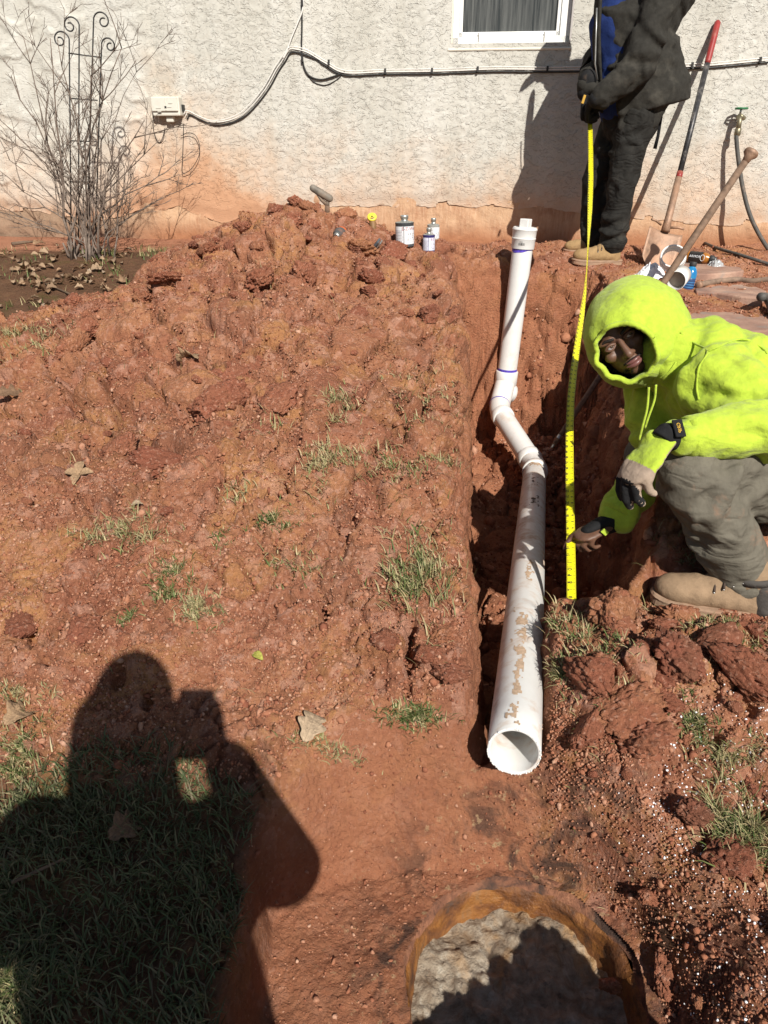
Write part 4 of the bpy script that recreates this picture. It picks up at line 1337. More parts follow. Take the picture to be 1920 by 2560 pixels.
# ------------------------------------------------------------------ grass
def grass_material(name, greens, straw=.4):
    t = NT(name, .6, .25)
    ri = t.geo('Random Per Island')
    n = len(greens)
    c = t.ramp(ri, [(i / (n - 1), g) for i, g in enumerate(greens)])
    t.color(c)
    t.b.inputs['Subsurface Weight'].default_value = 0.0
    return t.m
M_GREEN = grass_material('green_grass', [(.045, .075, .018), (.08, .115, .03), (.11, .145, .045), (.065, .095, .025), (.18, .17, .07), (.34, .28, .14), (.42, .35, .20)])
M_STRAW = grass_material('dry_grass', [(.30, .23, .12), (.42, .34, .19), (.16, .17, .06), (.36, .28, .15), (.10, .13, .035), (.46, .38, .23)])
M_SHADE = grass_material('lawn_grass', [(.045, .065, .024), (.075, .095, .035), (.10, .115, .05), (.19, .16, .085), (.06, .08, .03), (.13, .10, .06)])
def blades(name, roots, mat, lo, hi, width, lean=.6, seed=1, parent=None, combed=None, roots_z=None):
    """curved tapering grass blades, three segments each"""
    rg = np.random.default_rng(seed)
    m = len(roots)
    L = rg.uniform(lo, hi, m)
    az = rg.uniform(0, 6.283, m) if combed is None else combed + rg.normal(0, .7, m)
    ln = np.clip(np.abs(rg.normal(lean, .28, m)), .05, 1.45)
    dirv = np.stack([np.cos(az), np.sin(az)], 1)
    perp = np.stack([-np.sin(az), np.cos(az)], 1)
    z0 = np.array([surf(a, b) for a, b in roots]) - .004 if roots_z is None else roots_z
    wd = width * rg.uniform(.6, 1.3, m)
    curl = rg.uniform(.2, 1.1, m)
    V = np.zeros((m, 7, 3))
    pos = np.stack([roots[:, 0], roots[:, 1], z0], 1)
    ang = ln.copy() * .45
    seg = L / 3
    for k in range(4):
        wk = wd * (1, .85, .55, 0)[k]
        if k < 3:
            V[:, 2 * k, :2] = pos[:, :2] + perp * wk[:, None] / 2; V[:, 2 * k, 2] = pos[:, 2]
            V[:, 2 * k + 1, :2] = pos[:, :2] - perp * wk[:, None] / 2; V[:, 2 * k + 1, 2] = pos[:, 2] + wk * .25
        else:
            V[:, 6] = pos
        pos = pos + np.concatenate([dirv * (np.sin(ang) * seg)[:, None], (np.cos(ang) * seg)[:, None]], 1)
        ang = ang + curl * .55 * ln
        ang = np.minimum(ang, 1.9)
    base = np.arange(m)[:, None] * 7
    quads = np.concatenate([base + np.array([[0, 1, 3, 2]]), base + np.array([[2, 3, 5, 4]])], 0)
    tris = base + np.array([[4, 5, 6]])
    me = bpy.data.meshes.new(name)
    me.from_pydata(V.reshape(-1, 3).tolist(), [], quads.tolist() + tris.tolist())
    me.polygons.foreach_set('use_smooth', [True] * len(me.polygons))
    return link(name, me, mat, parent)
def patch(cx, cy, rx, ry, n, rot=0, seed=0):
    rg = np.random.default_rng(seed)
    q = rg.normal(size=(n, 2)) * np.array([rx, ry]) * .55
    c, s = math.cos(rot), math.sin(rot)
    return np.stack([cx + q[:, 0] * c - q[:, 1] * s, cy + q[:, 0] * s + q[:, 1] * c], 1)
# shaded lawn at the lower left
rg = np.random.default_rng(8)
xy = np.stack([rg.uniform(-1.5, -.27, 34000), rg.uniform(.35, 1.22, 34000)], 1)
cl = fbm(np.stack([xy[:, 0] * 7, xy[:, 1] * 7, 0 * xy[:, 0]], 1), 3, 501) * .5 + .55
edge = xy[:, 1] < 1.17 + .07 * np.sin(xy[:, 0] * 9) - .35 * np.maximum(0, -.45 - xy[:, 0]) * 0
keep = (cl > rg.random(len(xy)) * .85) & edge & (xy[:, 0] < -.275 + .02 * np.sin(xy[:, 1] * 30))
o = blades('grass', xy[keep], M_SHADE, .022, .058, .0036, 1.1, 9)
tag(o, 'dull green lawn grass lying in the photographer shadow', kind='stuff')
# sparse far left lawn beside bush and right of the flagstones
xy = np.concatenate([np.stack([rg.uniform(-2.6, -1.0, 1600), rg.uniform(3.9, 5.1, 1600)], 1), np.stack([rg.uniform(1.75, 3.0, 1800), rg.uniform(2.6, 4.6, 1800)], 1), patch(-.98, 4.9, .35, .12, 500, 0, 3), patch(-1.45, 4.92, .5, .15, 500, 0, 4)])
_, sp_, td_, pd_ = H_smooth(xy[:, 0], xy[:, 1])
keep = (sp_ < .4) & (fbm(np.stack([xy[:, 0] * 4, xy[:, 1] * 4, 0 * xy[:, 0]], 1), 2, 503) > .02 * (1 + 0 * sp_)) & (td_ < 0)
o = blades('ground_cover', xy[keep], M_GREEN, .02, .06, .005, .8, 11)
tag(o, 'sparse green ground cover and moss near the bush and flagstones', kind='stuff')
# tufts that stick out of the spoil: pixel, half-width px, half-height px, blades, kind
TUFTS = [
 ('green grass tuft with dry tips on the right of the heap, nearest the trench bend', 855, 1030, 30, 28, 240, 'S', .09),
 ('dry grass tuft hanging left of a pair on the heap', 800, 1190, 34, 45, 260, 'S', .08),
 ('dry grass tuft on the right of a pair on the heap', 885, 1170, 26, 30, 200, 'S', .07),
 ('long matted grass patch arching over a clod, left side of the heap', 300, 1345, 85, 28, 560, 'S', .07),
 ('bright green tuft at the top centre of the lower heap', 690, 1320, 40, 22, 300, 'G', .05),
 ('tiny green sprig left of the bright green tuft', 560, 1350, 18, 12, 80, 'G', .04),
 ('vivid green grass patch above the head of the shadow', 435, 1470, 36, 38, 420, 'G', .055),
 ('straw coloured tuft just below the vivid green patch', 500, 1530, 38, 26, 320, 'S', .06),
 ('small green sprig between clods left of the shadow head', 320, 1550, 22, 12, 110, 'G', .045),
 ('large green and straw tuft beside the trench edge', 1035, 1450, 55, 60, 620, 'M', .10),
 ('low green tuft along the lip above the smooth bank', 1030, 1800, 60, 16, 300, 'G', .05),
 ('dry grass fringe overhanging the trench edge by the pipe', 1160, 1345, 16, 34, 200, 'S', .08),
 ('thin grass strand line above the smooth bank', 820, 1880, 70, 12, 150, 'S', .05),
 ('scattered grass sprigs in the middle of the heap', 740, 1420, 80, 30, 180, 'M', .05),
 ('dry straw mat pressed flat on the left trench lip', 1080, 1010, 45, 75, 520, 'S', .06),
 ('green grass streak on the left trench lip', 995, 1180, 35, 50, 320, 'M', .08),
 ('dead grass bunch at the left edge of the heap', 70, 870, 60, 30, 320, 'S', .09),
 ('grass at the left edge beside the shadow shoulder', 45, 1900, 45, 70, 520, 'M', .06),
 ('small grass fringe under a clod at the left edge', 60, 1745, 55, 12, 200, 'S', .05),
 ('green grass edging the trench in front of the tape end', 1450, 1590, 75, 40, 700, 'M', .06),
 ('matted grass right of the boot on the bank', 1800, 1580, 75, 30, 560, 'M', .05),
 ('green weed clump between clods on the right bank', 1740, 1810, 32, 45, 330, 'G', .05),
 ('large spiky grass clump at the right edge of the pit', 1850, 2090, 55, 75, 850, 'M', .10),
 ('fringe of grass hanging into the trench below the tape', 1395, 1700, 20, 22, 170, 'M', .06),
 ('trampled grass with beads on the right bank', 1830, 1890, 70, 35, 420, 'S', .05),
 ('lit grass in the lower left corner', 30, 2480, 50, 50, 500, 'M', .06),
 ('dry grass sprig left of the flat clod', 600, 1250, 18, 22, 90, 'S', .08),
 ('upright dry stems near the middle of the heap', 670, 1080, 26, 34, 60, 'S', .10),
 ('sunlit dry grass under the kneeling knee', 1760, 1400, 50, 20, 330, 'S', .05),
]
MT = {'S': M_STRAW, 'G': M_GREEN}
for k, (lab, px, py, hw, hh, n, kd, ln) in enumerate(TUFTS):
    c = PG(px, py); e1 = PG(px + hw, py); e2 = PG(px, py - hh)
    rx = max(.012, min(.2, (e1 - c).length)); ry = max(.012, min(.2, abs(e2.y - c.y)))
    root = patch(c.x, c.y, rx * 1.25, ry * 1.25, int(n * 1.9), 0, 600 + k)
    cl_ = fbm(np.stack([root[:, 0] * 22, root[:, 1] * 22, 0 * root[:, 0]], 1), 2, 640 + k); root = root[cl_ > -.08]
    _, sp_, td_, pd_ = H_smooth(root[:, 0], root[:, 1])
    root = root[td_ < .012]
    if len(root) < 12: root = patch(c.x, c.y, rx, ry, n, 0, 600 + k)
    dist = c.y
    ln = ln * .8
    w_ = .0022 + .0006 * dist
    if kd == 'M':
        h_ = len(root) // 2
        o = blades('grass_tuft', root[:h_], M_GREEN, ln * .4, ln * .85, w_, 1.05, 700 + k)
        blades('dry_blades', root[h_:], M_STRAW, ln * .4, ln * .9, w_, 1.25, 800 + k, o)['kind'] = 'stuff'
    else:
        o = blades('grass_tuft', root, MT[kd], ln * .4, ln * .9, w_, 1.15, 700 + k)
    tag(o, lab, None, 'grass tufts poking out of the dirt', 'stuff')
# root hairs and straw on the trench edges, too fine to count
rg = np.random.default_rng(15)
x = rg.uniform(-1.8, 1.1, 9000); y = rg.uniform(1.3, 4.4, 9000)
_, sp_, td_, pd_ = H_smooth(x, y)
keep = (((td_ > -.10) & (td_ < .02) & (y < 3.4)) | ((rg.random(9000) < .06) & (td_ < 0))) & (pd_ < 0)
o = blades('root_hairs', np.stack([x, y], 1)[keep][:1500], M_STRAW, .02, .07, .0022, 1.2, 16); tag(o, 'fine roots and straw along the trench edges', kind='stuff')
print('grass', round(time.time() - T0, 1))

# ------------------------------------------------------------------ dry leaves
def leaf_mesh(seed, kind='oak'):
    rg = random.Random(seed)
    N = 18
    vs, fs = [], []
    for i in range(N + 1):
        t = i / N
        if kind == 'oak': w = (.10 + .26 * math.sin(math.pi * t) * (.62 + .38 * math.cos(t * math.pi * 7.0))) * (1 if t < .97 else .2)
        elif kind == 'lobed': w = .05 + .42 * max(0, math.sin(math.pi * t)) ** .7 * (.45 + .55 * abs(math.cos(t * math.pi * 2.5)))
        else: w = .30 * math.sin(math.pi * min(1, t * .98 + .01)) ** .8
        if i == N: w = .01
        cz = .16 * math.sin(math.pi * t) + rg.uniform(-.02, .02)
        for k, s in enumerate((-1, -.5, 0, .5, 1)):
            vs.append((t - .5, s * w, cz * (1 - .0 * s) + (.55 * w * s * s) + (.03 if s == 0 else 0)))
    for i in range(N):
        for k in range(4):
            fs.append((i * 5 + k, i * 5 + k + 1, (i + 1) * 5 + k + 1, (i + 1) * 5 + k))
    me = bpy.data.meshes.new('leaf'); me.from_pydata(vs, [], fs)
    me.polygons.foreach_set('use_smooth', [True] * len(fs))
    return me
def leaf_mat(name, base):
    t = NT(name, .7, .3)
    c = t.mix(t.ramp(t.noise(6, 4, .6, .3), [(.35, 0), (.7, 1)]), tuple(b * .6 for b in base), base)
    y = t.sep(t.co('Object'))[1]
    vein = t.math('LESS_THAN', t.math('ABSOLUTE', y), .012)
    c = t.mix(t.math('MULTIPLY', vein, .5), c, tuple(b * .45 for b in base))
    t.color(c); t.bump(t.noise(12, 4), .4, .02)
    return t.m
M_LEAF = leaf_mat('tan_leaf', (.40, .26, .15)); M_LEAF2 = leaf_mat('pale_leaf', (.46, .34, .225)); M_LEAF3 = leaf_mat('brown_leaf', (.22, .13, .075)); M_LEAFG = leaf_mat('yellow_green_leaf', (.42, .40, .08))
LV = {}
def leaf(lab, px, py, size, mat, kind='oak', rz=0, tilt=(.2, .1), name='dry_leaf', n_lobes=1):
    p = PG(px, py); z = surf(p.x, p.y)
    key = (kind, mat.name)
    if key not in LV:
        LV[key] = leaf_mesh(hash(kind) % 50 + len(LV), kind); LV[key].materials.append(mat)
    o = bpy.data.objects.new(name, LV[key]); COL.objects.link(o)
    o.location = (p.x, p.y, z + .012); o.scale = (size,) * 3; o.rotation_euler = (tilt[0], tilt[1], rz)
    so = o.modifiers.new('thick', 'SOLIDIFY'); so.thickness = .006
    if lab: tag(o, lab, 'leaf', 'dry leaves fallen on the dirt')
    return o
# star shaped leaf: four lobes on one base
st_ = leaf('star shaped dry leaf standing on the heap', 205, 1185, .050, M_LEAF, 'blade', 1.6, (0, -.5))
for a in (0.1, 3.1, 4.6):
    l2 = bpy.data.objects.new('lobe', st_.data); COL.objects.link(l2); l2.parent = st_
    l2.matrix_parent_inverse = Matrix(); l2.location = (-.5 + .45 * math.cos(a - 1.6), .45 * math.sin(a - 1.6), .0); l2.rotation_euler = (0, -.15, a - 1.6 ); l2.scale = (.9, .9, .9)
leaf('curled tan leaf in the middle of the heap', 470, 925, .115, M_LEAF, 'oak', 2.5, (.5, .3))
leaf('pale folded leaf beside the smooth bank', 775, 1835, .075, M_LEAF2, 'lobed', 1.3, (.4, -.2))
leaf('tan leaf in the dirt at the left edge', 50, 1800, .08, M_LEAF, 'lobed', 1.2, (.2, .3))
leaf('small yellow green leaf right of the shadow head', 645, 1655, .035, M_LEAFG, 'blade', -.6, (.2, .1))
leaf('grey brown leaf lying under shadow on the lawn', 310, 2085, .07, M_LEAF3, 'lobed', 1.0, (.5, .2))
leaf('curled brown leaf at the left edge of the heap', 30, 1015, .11, M_LEAF3, 'oak', .6, (.4, .2))
leaf('dark leaf beside the curled brown leaf', 110, 1040, .075, M_LEAF3, 'lobed', 2.0, (.5, .1))
leaf('pale chip of leaf below the heap centre', 345, 1275, .035, M_LEAF2, 'blade', .5)
# leaf litter round the bush is past counting
lm = [leaf_mesh(900 + k, kd) for k, kd in enumerate(('oak', 'lobed', 'blade'))]
lit = MB()
rg2 = random.Random(31)
for k in range(150):
    if k < 110: px, py = rg2.gauss(170, 110), rg2.gauss(690, 42)
    else: px, py = rg2.uniform(0, 480), rg2.uniform(570, 820)
    if not (-60 < px < 520 and 575 < py < 900): continue
    p = PG(px, py)
    if spoil_mask(np.array([p.x]), np.array([p.y]))[0] > .7: continue
    s = rg2.uniform(.034, .068); m_ = Matrix.Translation((p.x, p.y, surf(p.x, p.y) + .012)) @ Matrix.Rotation(rg2.uniform(0, 6.28), 4, 'Z') @ Matrix.Rotation(rg2.uniform(-.7, .7), 4, 'X') @ Matrix.Scale(s, 4)
    me = rg2.choice(lm)
    lit.add([m_ @ v.co for v in me.vertices], [tuple(q.vertices) for q in me.polygons])
t = NT('leaf_litter', .8, .2)
t.color(t.ramp(t.geo('Random Per Island'), [(0, (.16, .095, .055)), (.3, (.27, .17, .10)), (.6, (.32, .225, .145)), (.8, (.18, .115, .07)), (1, (.36, .28, .205))]))
o = lit.build('leaf_litter', t.m); tag(o, 'litter of dead leaves round the foot of the bush', kind='stuff')
# sticks
M_STICK = simple('dry_stick', (.14, .095, .065), .8, .2, var=.3)
def stick(lab, pix, r, lift=.01):
    mb = MB(); mb.tube([PG(x, y, lift) for x, y in pix], [r, r * .9, r * .6][:len(pix)] if len(pix) == 3 else r, 7); o = mb.build('stick', M_STICK); tag(o, lab, 'stick'); return o
stick('thin dry stick lying across the dark soil left of the heap', [(115, 715), (165, 735), (205, 755)], .006)
stick('brown twig lying in the shaded lawn', [(35, 2225), (95, 2200), (165, 2168)], .004, .02)
stick('short dark stick in front of the wall left of the bush', [(32, 618), (62, 614), (90, 612)], .012, .02)
print('leaves', round(time.time() - T0, 1))
# ================================================================== SEPTIC TANK
def tank():
    root = empty('septic_tank', (HOLE_C[0], HOLE_C[1], PIT_Z - .6)); root['_w'] = 1
    tag(root, 'open round septic tank inlet with rusty orange rim and pale crust inside', 'tank')
    n, cx, cy = 160, *HOLE_C
    def ringmesh(name, prof, mat, amp, fr, seed):
        vs, fs = [], []
        for i, (r, z) in enumerate(prof):
            for j in range(n):
                a = 2 * math.pi * j / n
                vs.append((r * math.cos(a), r * math.sin(a), z))
        V = np.array(vs)
        d = fbm(V * fr + seed, 4, seed) * amp
        rad = np.hypot(V[:, 0], V[:, 1]); u = V[:, :2] / rad[:, None]
        V[:, :2] += u * (d * .8)[:, None]; V[:, 2] += d * .8
        f1, _ = worley(V / .03, seed); V[:, 2] += amp * .5 * (1 - f1)
        for i in range(len(prof) - 1):
            for j in range(n):
                j2 = (j + 1) % n
                fs.append((i * n + j, i * n + j2, (i + 1) * n + j2, (i + 1) * n + j))
        V += np.array([cx, cy, PIT_Z])
        mb = MB(); mb.add(V.tolist(), fs); return mb.build(name, mat, root)
    t = NT('rusty_crust', .45, .5)
    P = t.geo()
    c = t.ramp(t.noise(16, 6, .65, .6, P), [(.3, (.05, .022, .012)), (.45, (.15, .055, .016)), (.60, (.26, .105, .024)), (.78, (.22, .125, .06))])
    c = t.mix(t.math('MULTIPLY', t.ramp(t.noise(30, 4, .6, 0, P), [(.6, 0), (.7, 1)]), .6), c, (.055, .035, .025))
    t.color(c); t.rough(t.mapr(t.noise(20, 3, .5, 0, P), .3, .7, .3, .8)); t.bump(t.noise(80, 5, .65, 0, P), .9, .008)
    rust = t.m
    ringmesh('rim', [(.285, -.030), (.268, -.012), (.252, -.004), (.240, -.006), (.231, -.026)], M_SOIL2, .009, 16, 21)
    ringmesh('inner_wall', [(.238, -.020), (.234, -.026)] + [(.230 - .002 * k, -.015 - .015 * k) for k in range(1, 9)] + [(.222, -.5)], rust, .015, 11, 25)
    # crust: pale, lumpy, wet in places
    t = NT('pale_crust', .6, .45)
    P = t.geo()
    n1 = t.noise(22, 6, .68, .7, P)
    c = t.ramp(n1, [(.28, (.11, .075, .05)), (.42, (.24, .18, .125)), (.55, (.36, .295, .22)), (.7, (.47, .42, .34))])
    c = t.mix(t.math('MULTIPLY', t.ramp(t.noise(7, 4, .6, .5, P), [(.52, 0), (.64, 1)]), .7), c, (.40, .21, .07))
    c = t.mix(t.math('MULTIPLY', t.ramp(t.noise(50, 4, .6, 0, P), [(.6, 0), (.68, 1)]), .55), c, (.07, .055, .045))
    t.color(c); t.rough(t.mapr(n1, .3, .7, .35, .9)); t.bump(t.noise(70, 6, .7, .2, P), 1, .014)
    m = 110
    g = np.linspace(-.245, .245, m); X, Y = np.meshgrid(g, g); rr = np.hypot(X, Y)
    p = np.stack([X.ravel(), Y.ravel(), 0 * X.ravel()], 1)
    w = p + .02 * np.stack([fbm(p * 14, 2, 31), fbm(p * 14 + 9, 2, 32), 0 * p[:, 0]], 1)
    f1, f2, cid = worley(w / .055, 33, True)
    z = .022 * fbm(p * 8, 4, 34) + .018 * (1 - f1) * cid + .008 * fbm(p * 40, 3, 35) + .022 * p[:, 1] / .24 + .02 * sstep(.05, -.2, p[:, 0])
    V = np.stack([p[:, 0] + cx, p[:, 1] + cy, z + PIT_Z - .118], 1)
    idx = np.arange(m * m).reshape(m, m); Q = np.stack([idx[:-1, :-1], idx[:-1, 1:], idx[1:, 1:], idx[1:, :-1]], 2)
    k = (rr[:-1, :-1] < .243)
    mb = MB(); mb.add(V.tolist(), Q[k].tolist()); mb.build('scum_crust', t.m, root)
t = NT('rim_clay', .9, .2)
P_ = t.geo()
c_ = t.ramp(t.noise(20, 6, .65, .5, P_), [(.32, (.05, .035, .03)), (.45, (.20, .09, .055)), (.6, (.33, .15, .085)), (.75, (.42, .25, .15))])
c_ = t.mix(t.ramp(t.noise(8, 4, .6, .5, P_), [(.50, 0), (.60, .85)]), c_, (.045, .036, .032))
t.color(c_); t.bump(t.noise(90, 6, .7, .2, P_), 1, .01)
M_SOIL2 = t.m
tank()

# ================================================================== BUSH AND TRELLIS
t = NT('bush_bark', .85, .2)
t.color(t.mix(t.ramp(t.noise(18, 5, .6, .3, t.geo()), [(.35, 0), (.65, 1)]), (.09, .065, .052), (.24, .19, .155)))
t.bump(t.noise(90, 4, .6, 0, t.geo()), .6, .004)
M_BARK = t.m
def bush():
    rg = random.Random(12)
    base = PG(215, 645)
    root = empty('bush', base); root['_w'] = 1
    tag(root, 'leafless shrub with many thin branching stems in front of the wall', 'bush')
    tw = MB()
    def branch(mb, p, d, L, r, depth, first=True):
        n = 6
        pts = [p]
        dd = d.copy()
        for k in range(n):
            dd = (dd + Vector((rg.gauss(0, .07), rg.gauss(0, .07), rg.gauss(.015, .05)))).normalized()
            pts.append(pts[-1] + dd * (L / n))
        mb.tube(pts, [max(.0012, r * (1 - .55 * k / n)) for k in range(n + 1)], 6 if r > .004 else 4)
        if depth == 0: return
        nb = rg.choice((2, 3, 3, 4)) if depth > 1 else rg.choice((2, 3, 3))
        for q in range(nb):
            k = rg.randint(2, n)
            tdir = (pts[k] - pts[k - 1]).normalized()
            side = Vector((rg.gauss(0, 1), rg.gauss(0, .55), rg.gauss(.15, .5))).normalized()
            nd = (tdir * rg.uniform(.55, 1.0) + side * rg.uniform(.45, .8)).normalized()
            branch(tw, pts[k], nd, L * rg.uniform(.34, .55), max(.0014, r * .5), depth - 1)
    targets = [(60, 90), (140, 95), (132, 95), (20, 190), (5, 300), (20, 400), (230, 190), (255, 260), (300, 120), (340, 180), (360, 300), (400, 350), (395, 440), (415, 490), (320, 380), (180, 250), (200, 330), (100, 240), (270, 430), (150, 420), (60, 480), (330, 520), (0, 530)]
    for (px, py) in targets:
        y = base.y + rg.uniform(-.28, .30)
        e = PY(px, py, min(y, WALL_Y0 + .12))
        s = base + Vector((rg.gauss(0, .075), rg.gauss(0, .04), -.02))
        n = 9; pts = []
        for k in range(n + 1):
            f = k / n
            q = s.lerp(e, f)
            q.x += (s.x - e.x) * .22 * math.sin(math.pi * f) * -1 * (1 if abs(px - 215) > 120 else .3) * -1
            q.x += rg.gauss(0, .010); q.z += .0
            pts.append(q)
        r0 = rg.uniform(.0045, .0090)
        st = MB(); st.tube(pts, [r0 * (1 - .72 * k / n) for k in range(n + 1)], 7)
        st.build('stem', M_BARK, root)
        for q in range(rg.choice((4, 5, 6))):
            k = rg.randint(3, n)
            tdir = (pts[k] - pts[k - 1]).normalized()
            side = Vector((rg.gauss(0, 1), rg.gauss(0, .5), rg.gauss(.2, .4))).normalized()
            branch(tw, pts[k], (tdir * .8 + side * .6).normalized(), rg.uniform(.14, .32), r0 * .42, 2)
    o = tw.build('twigs', M_BARK, root); o['kind'] = 'stuff'
    # stub of old roots and leaves caught at the crown
    cr = MB()
    for k in range(9):
        a = rg.uniform(0, 6.28); q = base + Vector((math.cos(a) * .05, math.sin(a) * .05, -.03))
        cr.tube([q, q + Vector((math.cos(a) * .05, math.sin(a) * .05, .05)), q + Vector((math.cos(a) * .07, math.sin(a) * .05, .12))], [.012, .009, .004], 6)
    cr.build('crown_stubs', M_BARK, root)
bush()
M_IRON = simple('black_iron', (.028, .027, .027), .5, .45, var=.3)
def trellis():
    Yt = 4.98
    root = empty('trellis', PY(205, 600, Yt)); root['_w'] = 1
    tag(root, 'black wrought iron garden trellis with curled tops behind the bush', 'trellis')
    def stake(x0, y0, x1, y1, side, R1):
        top = PY(x0, y0, Yt); bot = PY(x1, y1, Yt)
        pts = [bot, bot.lerp(top, .5), top]
        c = top + Vector((side * R1, 0, 0))
        n = 30
        for k in range(1, n + 1):
            f = k / n
            a = f * 2 * math.pi * 1.3
            rr = R1 * (1 - .68 * f)
            off = Vector((side * R1 * .35 * f, 0, -R1 * .15 * f))
            pts.append(c + off + Vector((-side * math.cos(a) * rr, 0, math.sin(a) * rr)))
        mb = MB(); mb.tube(pts, .0042, 8); mb.build('stake', M_IRON, root)
    s = 5.25 / 1850 / 1.15
    stake(173, 98, 178, 602, -1, 17 * s * 1.05)
    stake(198, 62, 196, 606, -1, 17 * s * 1.05)
    stake(234, 50, 217, 606, 1, 17 * s * 1.05)
    stake(254, 112, 238, 602, 1, 15 * s * 1.05)
    for (a, b) in (((171, 133), (254, 144)), ((174, 246), (244, 251)), ((176, 352), (240, 354)), ((178, 455), (236, 455))):
        mb = MB(); mb.tube([PY(*a, Yt + .006), PY(*b, Yt + .006)], .0036, 7); mb.build('crossbar', M_IRON, root)
trellis()
print('plants', round(time.time() - T0, 1))

# ================================================================== TOOLS
M_RED = simple('red_plastic', (.27, .03, .028), .45, .4, var=.15, dirt=(.3, .18, .12), dirt_amt=.3, dscale=25)
M_BLKP = simple('black_fibreglass', (.03, .03, .033), .4, .45, var=.3, dirt=(.28, .25, .22), dirt_amt=.35, dscale=30)
M_RUST = simple('dirty_steel', (.30, .19, .13), .6, .4, metal=.3, var=.3, dirt=(.42, .24, .15), dirt_amt=.6, dscale=8, bump=.003)
M_WOOD = simple('weathered_wood', (.17, .11, .075), .75, .25, var=.35, scale=40, bump=.002)
def shovel():
    top = PW(1795, 52, .03); foot = PG(1642, 655)
    foot = Vector((PY(1645, 640, 4.55).x, 4.55, surf(PY(1645, 640, 4.55).x, 4.55)))
    root = empty('shovel', foot); root['_w'] = 1
    tag(root, 'long shovel with red grip and muddy blade leaning against the wall', 'shovel')
    ax = (top - foot).normalized(); L = (top - foot).length
    at = lambda s: foot + ax * s
    mb = MB(); mb.tube([at(L - .26), at(L - .24), at(L - .1), at(L - .012), at(L)], [.0165, .018, .019, .018, .010], 16); mb.build('grip', M_RED, root)
    mb = MB(); mb.tube([at(.55), at(L - .255)], [.0165, .0165], 16); mb.build('handle', M_BLKP, root)
    mb = MB(); mb.tube([at(.535), at(.58)], .0185, 16); mb.build('collar', M_RED, root)
    mb = MB(); mb.tube([at(.22), at(.30), at(.545)], [.026, .021, .019], 14); mb.build('socket', M_RUST, root)
    # blade: dished, with rolled shoulders
    side = ax.cross(Vector((0, -1, 0))).normalized(); side = -side if side.x < 0 else side
    nrm = side.cross(ax).normalized()
    if nrm.y > 0: nrm = -nrm
    vs, fs = [], []
    N, K = 14, 10
    for i in range(N + 1):
        s = -.03 + .25 * i / N
        f = i / N
        hw = .105 * min(1, (f * 3.2 + .02) ** .55) * (1 if f < .95 else .98)
        for k in range(K + 1):
            q = -1 + 2 * k / K
            vs.append(at(s) + side * (hw * q) + nrm * (.028 * q * q - .012 - .02 * (1 - f) ** 2))
    for i in range(N):
        for k in range(K):
            a = i * (K + 1) + k
            fs.append((a, a + 1, a + K + 2, a + K + 1))
    mb = MB(); mb.add(vs, fs); b = mb.build('blade', M_RUST, root); so = b.modifiers.new('t', 'SOLIDIFY'); so.thickness = .003
    for sg in (-1, 1):
        mb = MB(); mb.tube([at(.255) + side * (sg * .03) + nrm * -.01, at(.262) + side * (sg * .07) + nrm * .004, at(.258) + side * (sg * .104) + nrm * .016], .007, 8); mb.build('foot_step', M_RUST, root)
shovel()
def digging_bar():
    top = PZ(1878, 382, 3.6); bot = PZ(1385, 1112, 3.9)
    root = empty('digging_bar', bot); root['_w'] = 1
    tag(root, 'long bare digging bar with mushroom head slanting from the trench', 'bar')
    ax = (top - bot).normalized(); L = (top - bot).length; at = lambda s: bot + ax * s
    mb = MB(); mb.tube([at(0), at(.1), at(L * .5), at(L * .75), at(L - .03)], [.010, .014, .0175, .018, .017], 10); mb.build('shaft', M_WOOD, root)
    mb = MB(); mb.lathe([(.017, -.04), (.021, -.015), (.034, 0), (.036, .01), (.033, .018), (.012, .022)], top - ax * .01, ax, 20); mb.build('head', M_RUST, root)
    mb = MB(); mb.tube([at(-.02), at(.06)], [.006, .0135], 10); mb.build('tip', M_STEEL, root)
digging_bar()

# grip of a spade stuck in the top of the heap
def spade_grip():
    a = PY(782, 470, 4.62); b = PY(824, 496, 4.62)
    root = empty('spade_grip', PY(817, 530, 4.62)); root['_w'] = 1
    tag(root, 'worn grey spade handle grip poking out of the heap top', 'spade')
    m1 = simple('worn_grip', (.16, .14, .115), .6, .3, var=.3, dirt=(.33, .22, .15), dirt_amt=.4)
    mb = MB(); mb.tube([a, a.lerp(b, .3), a.lerp(b, .7), b], [.019, .021, .0215, .0205], 12, cap='round', ell=(1, .8)); mb.build('grip', m1, root)
    n = PY(818, 512, 4.63)
    for s, c in ((.12, .022), (.92, .02)):
        p = a.lerp(b, s)
        mb = MB(); mb.tube([p, p.lerp(n, .55) + Vector((.0, 0, -.012)), n], [.010, .010, .012], 8); mb.build('yoke', m1, root)
    mb = MB(); mb.tube([n, PY(818, 528, 4.64), PY(812, 575, 4.66)], [.014, .015, .015], 10); mb.build('shaft', M_WOOD, root)
spade_grip()

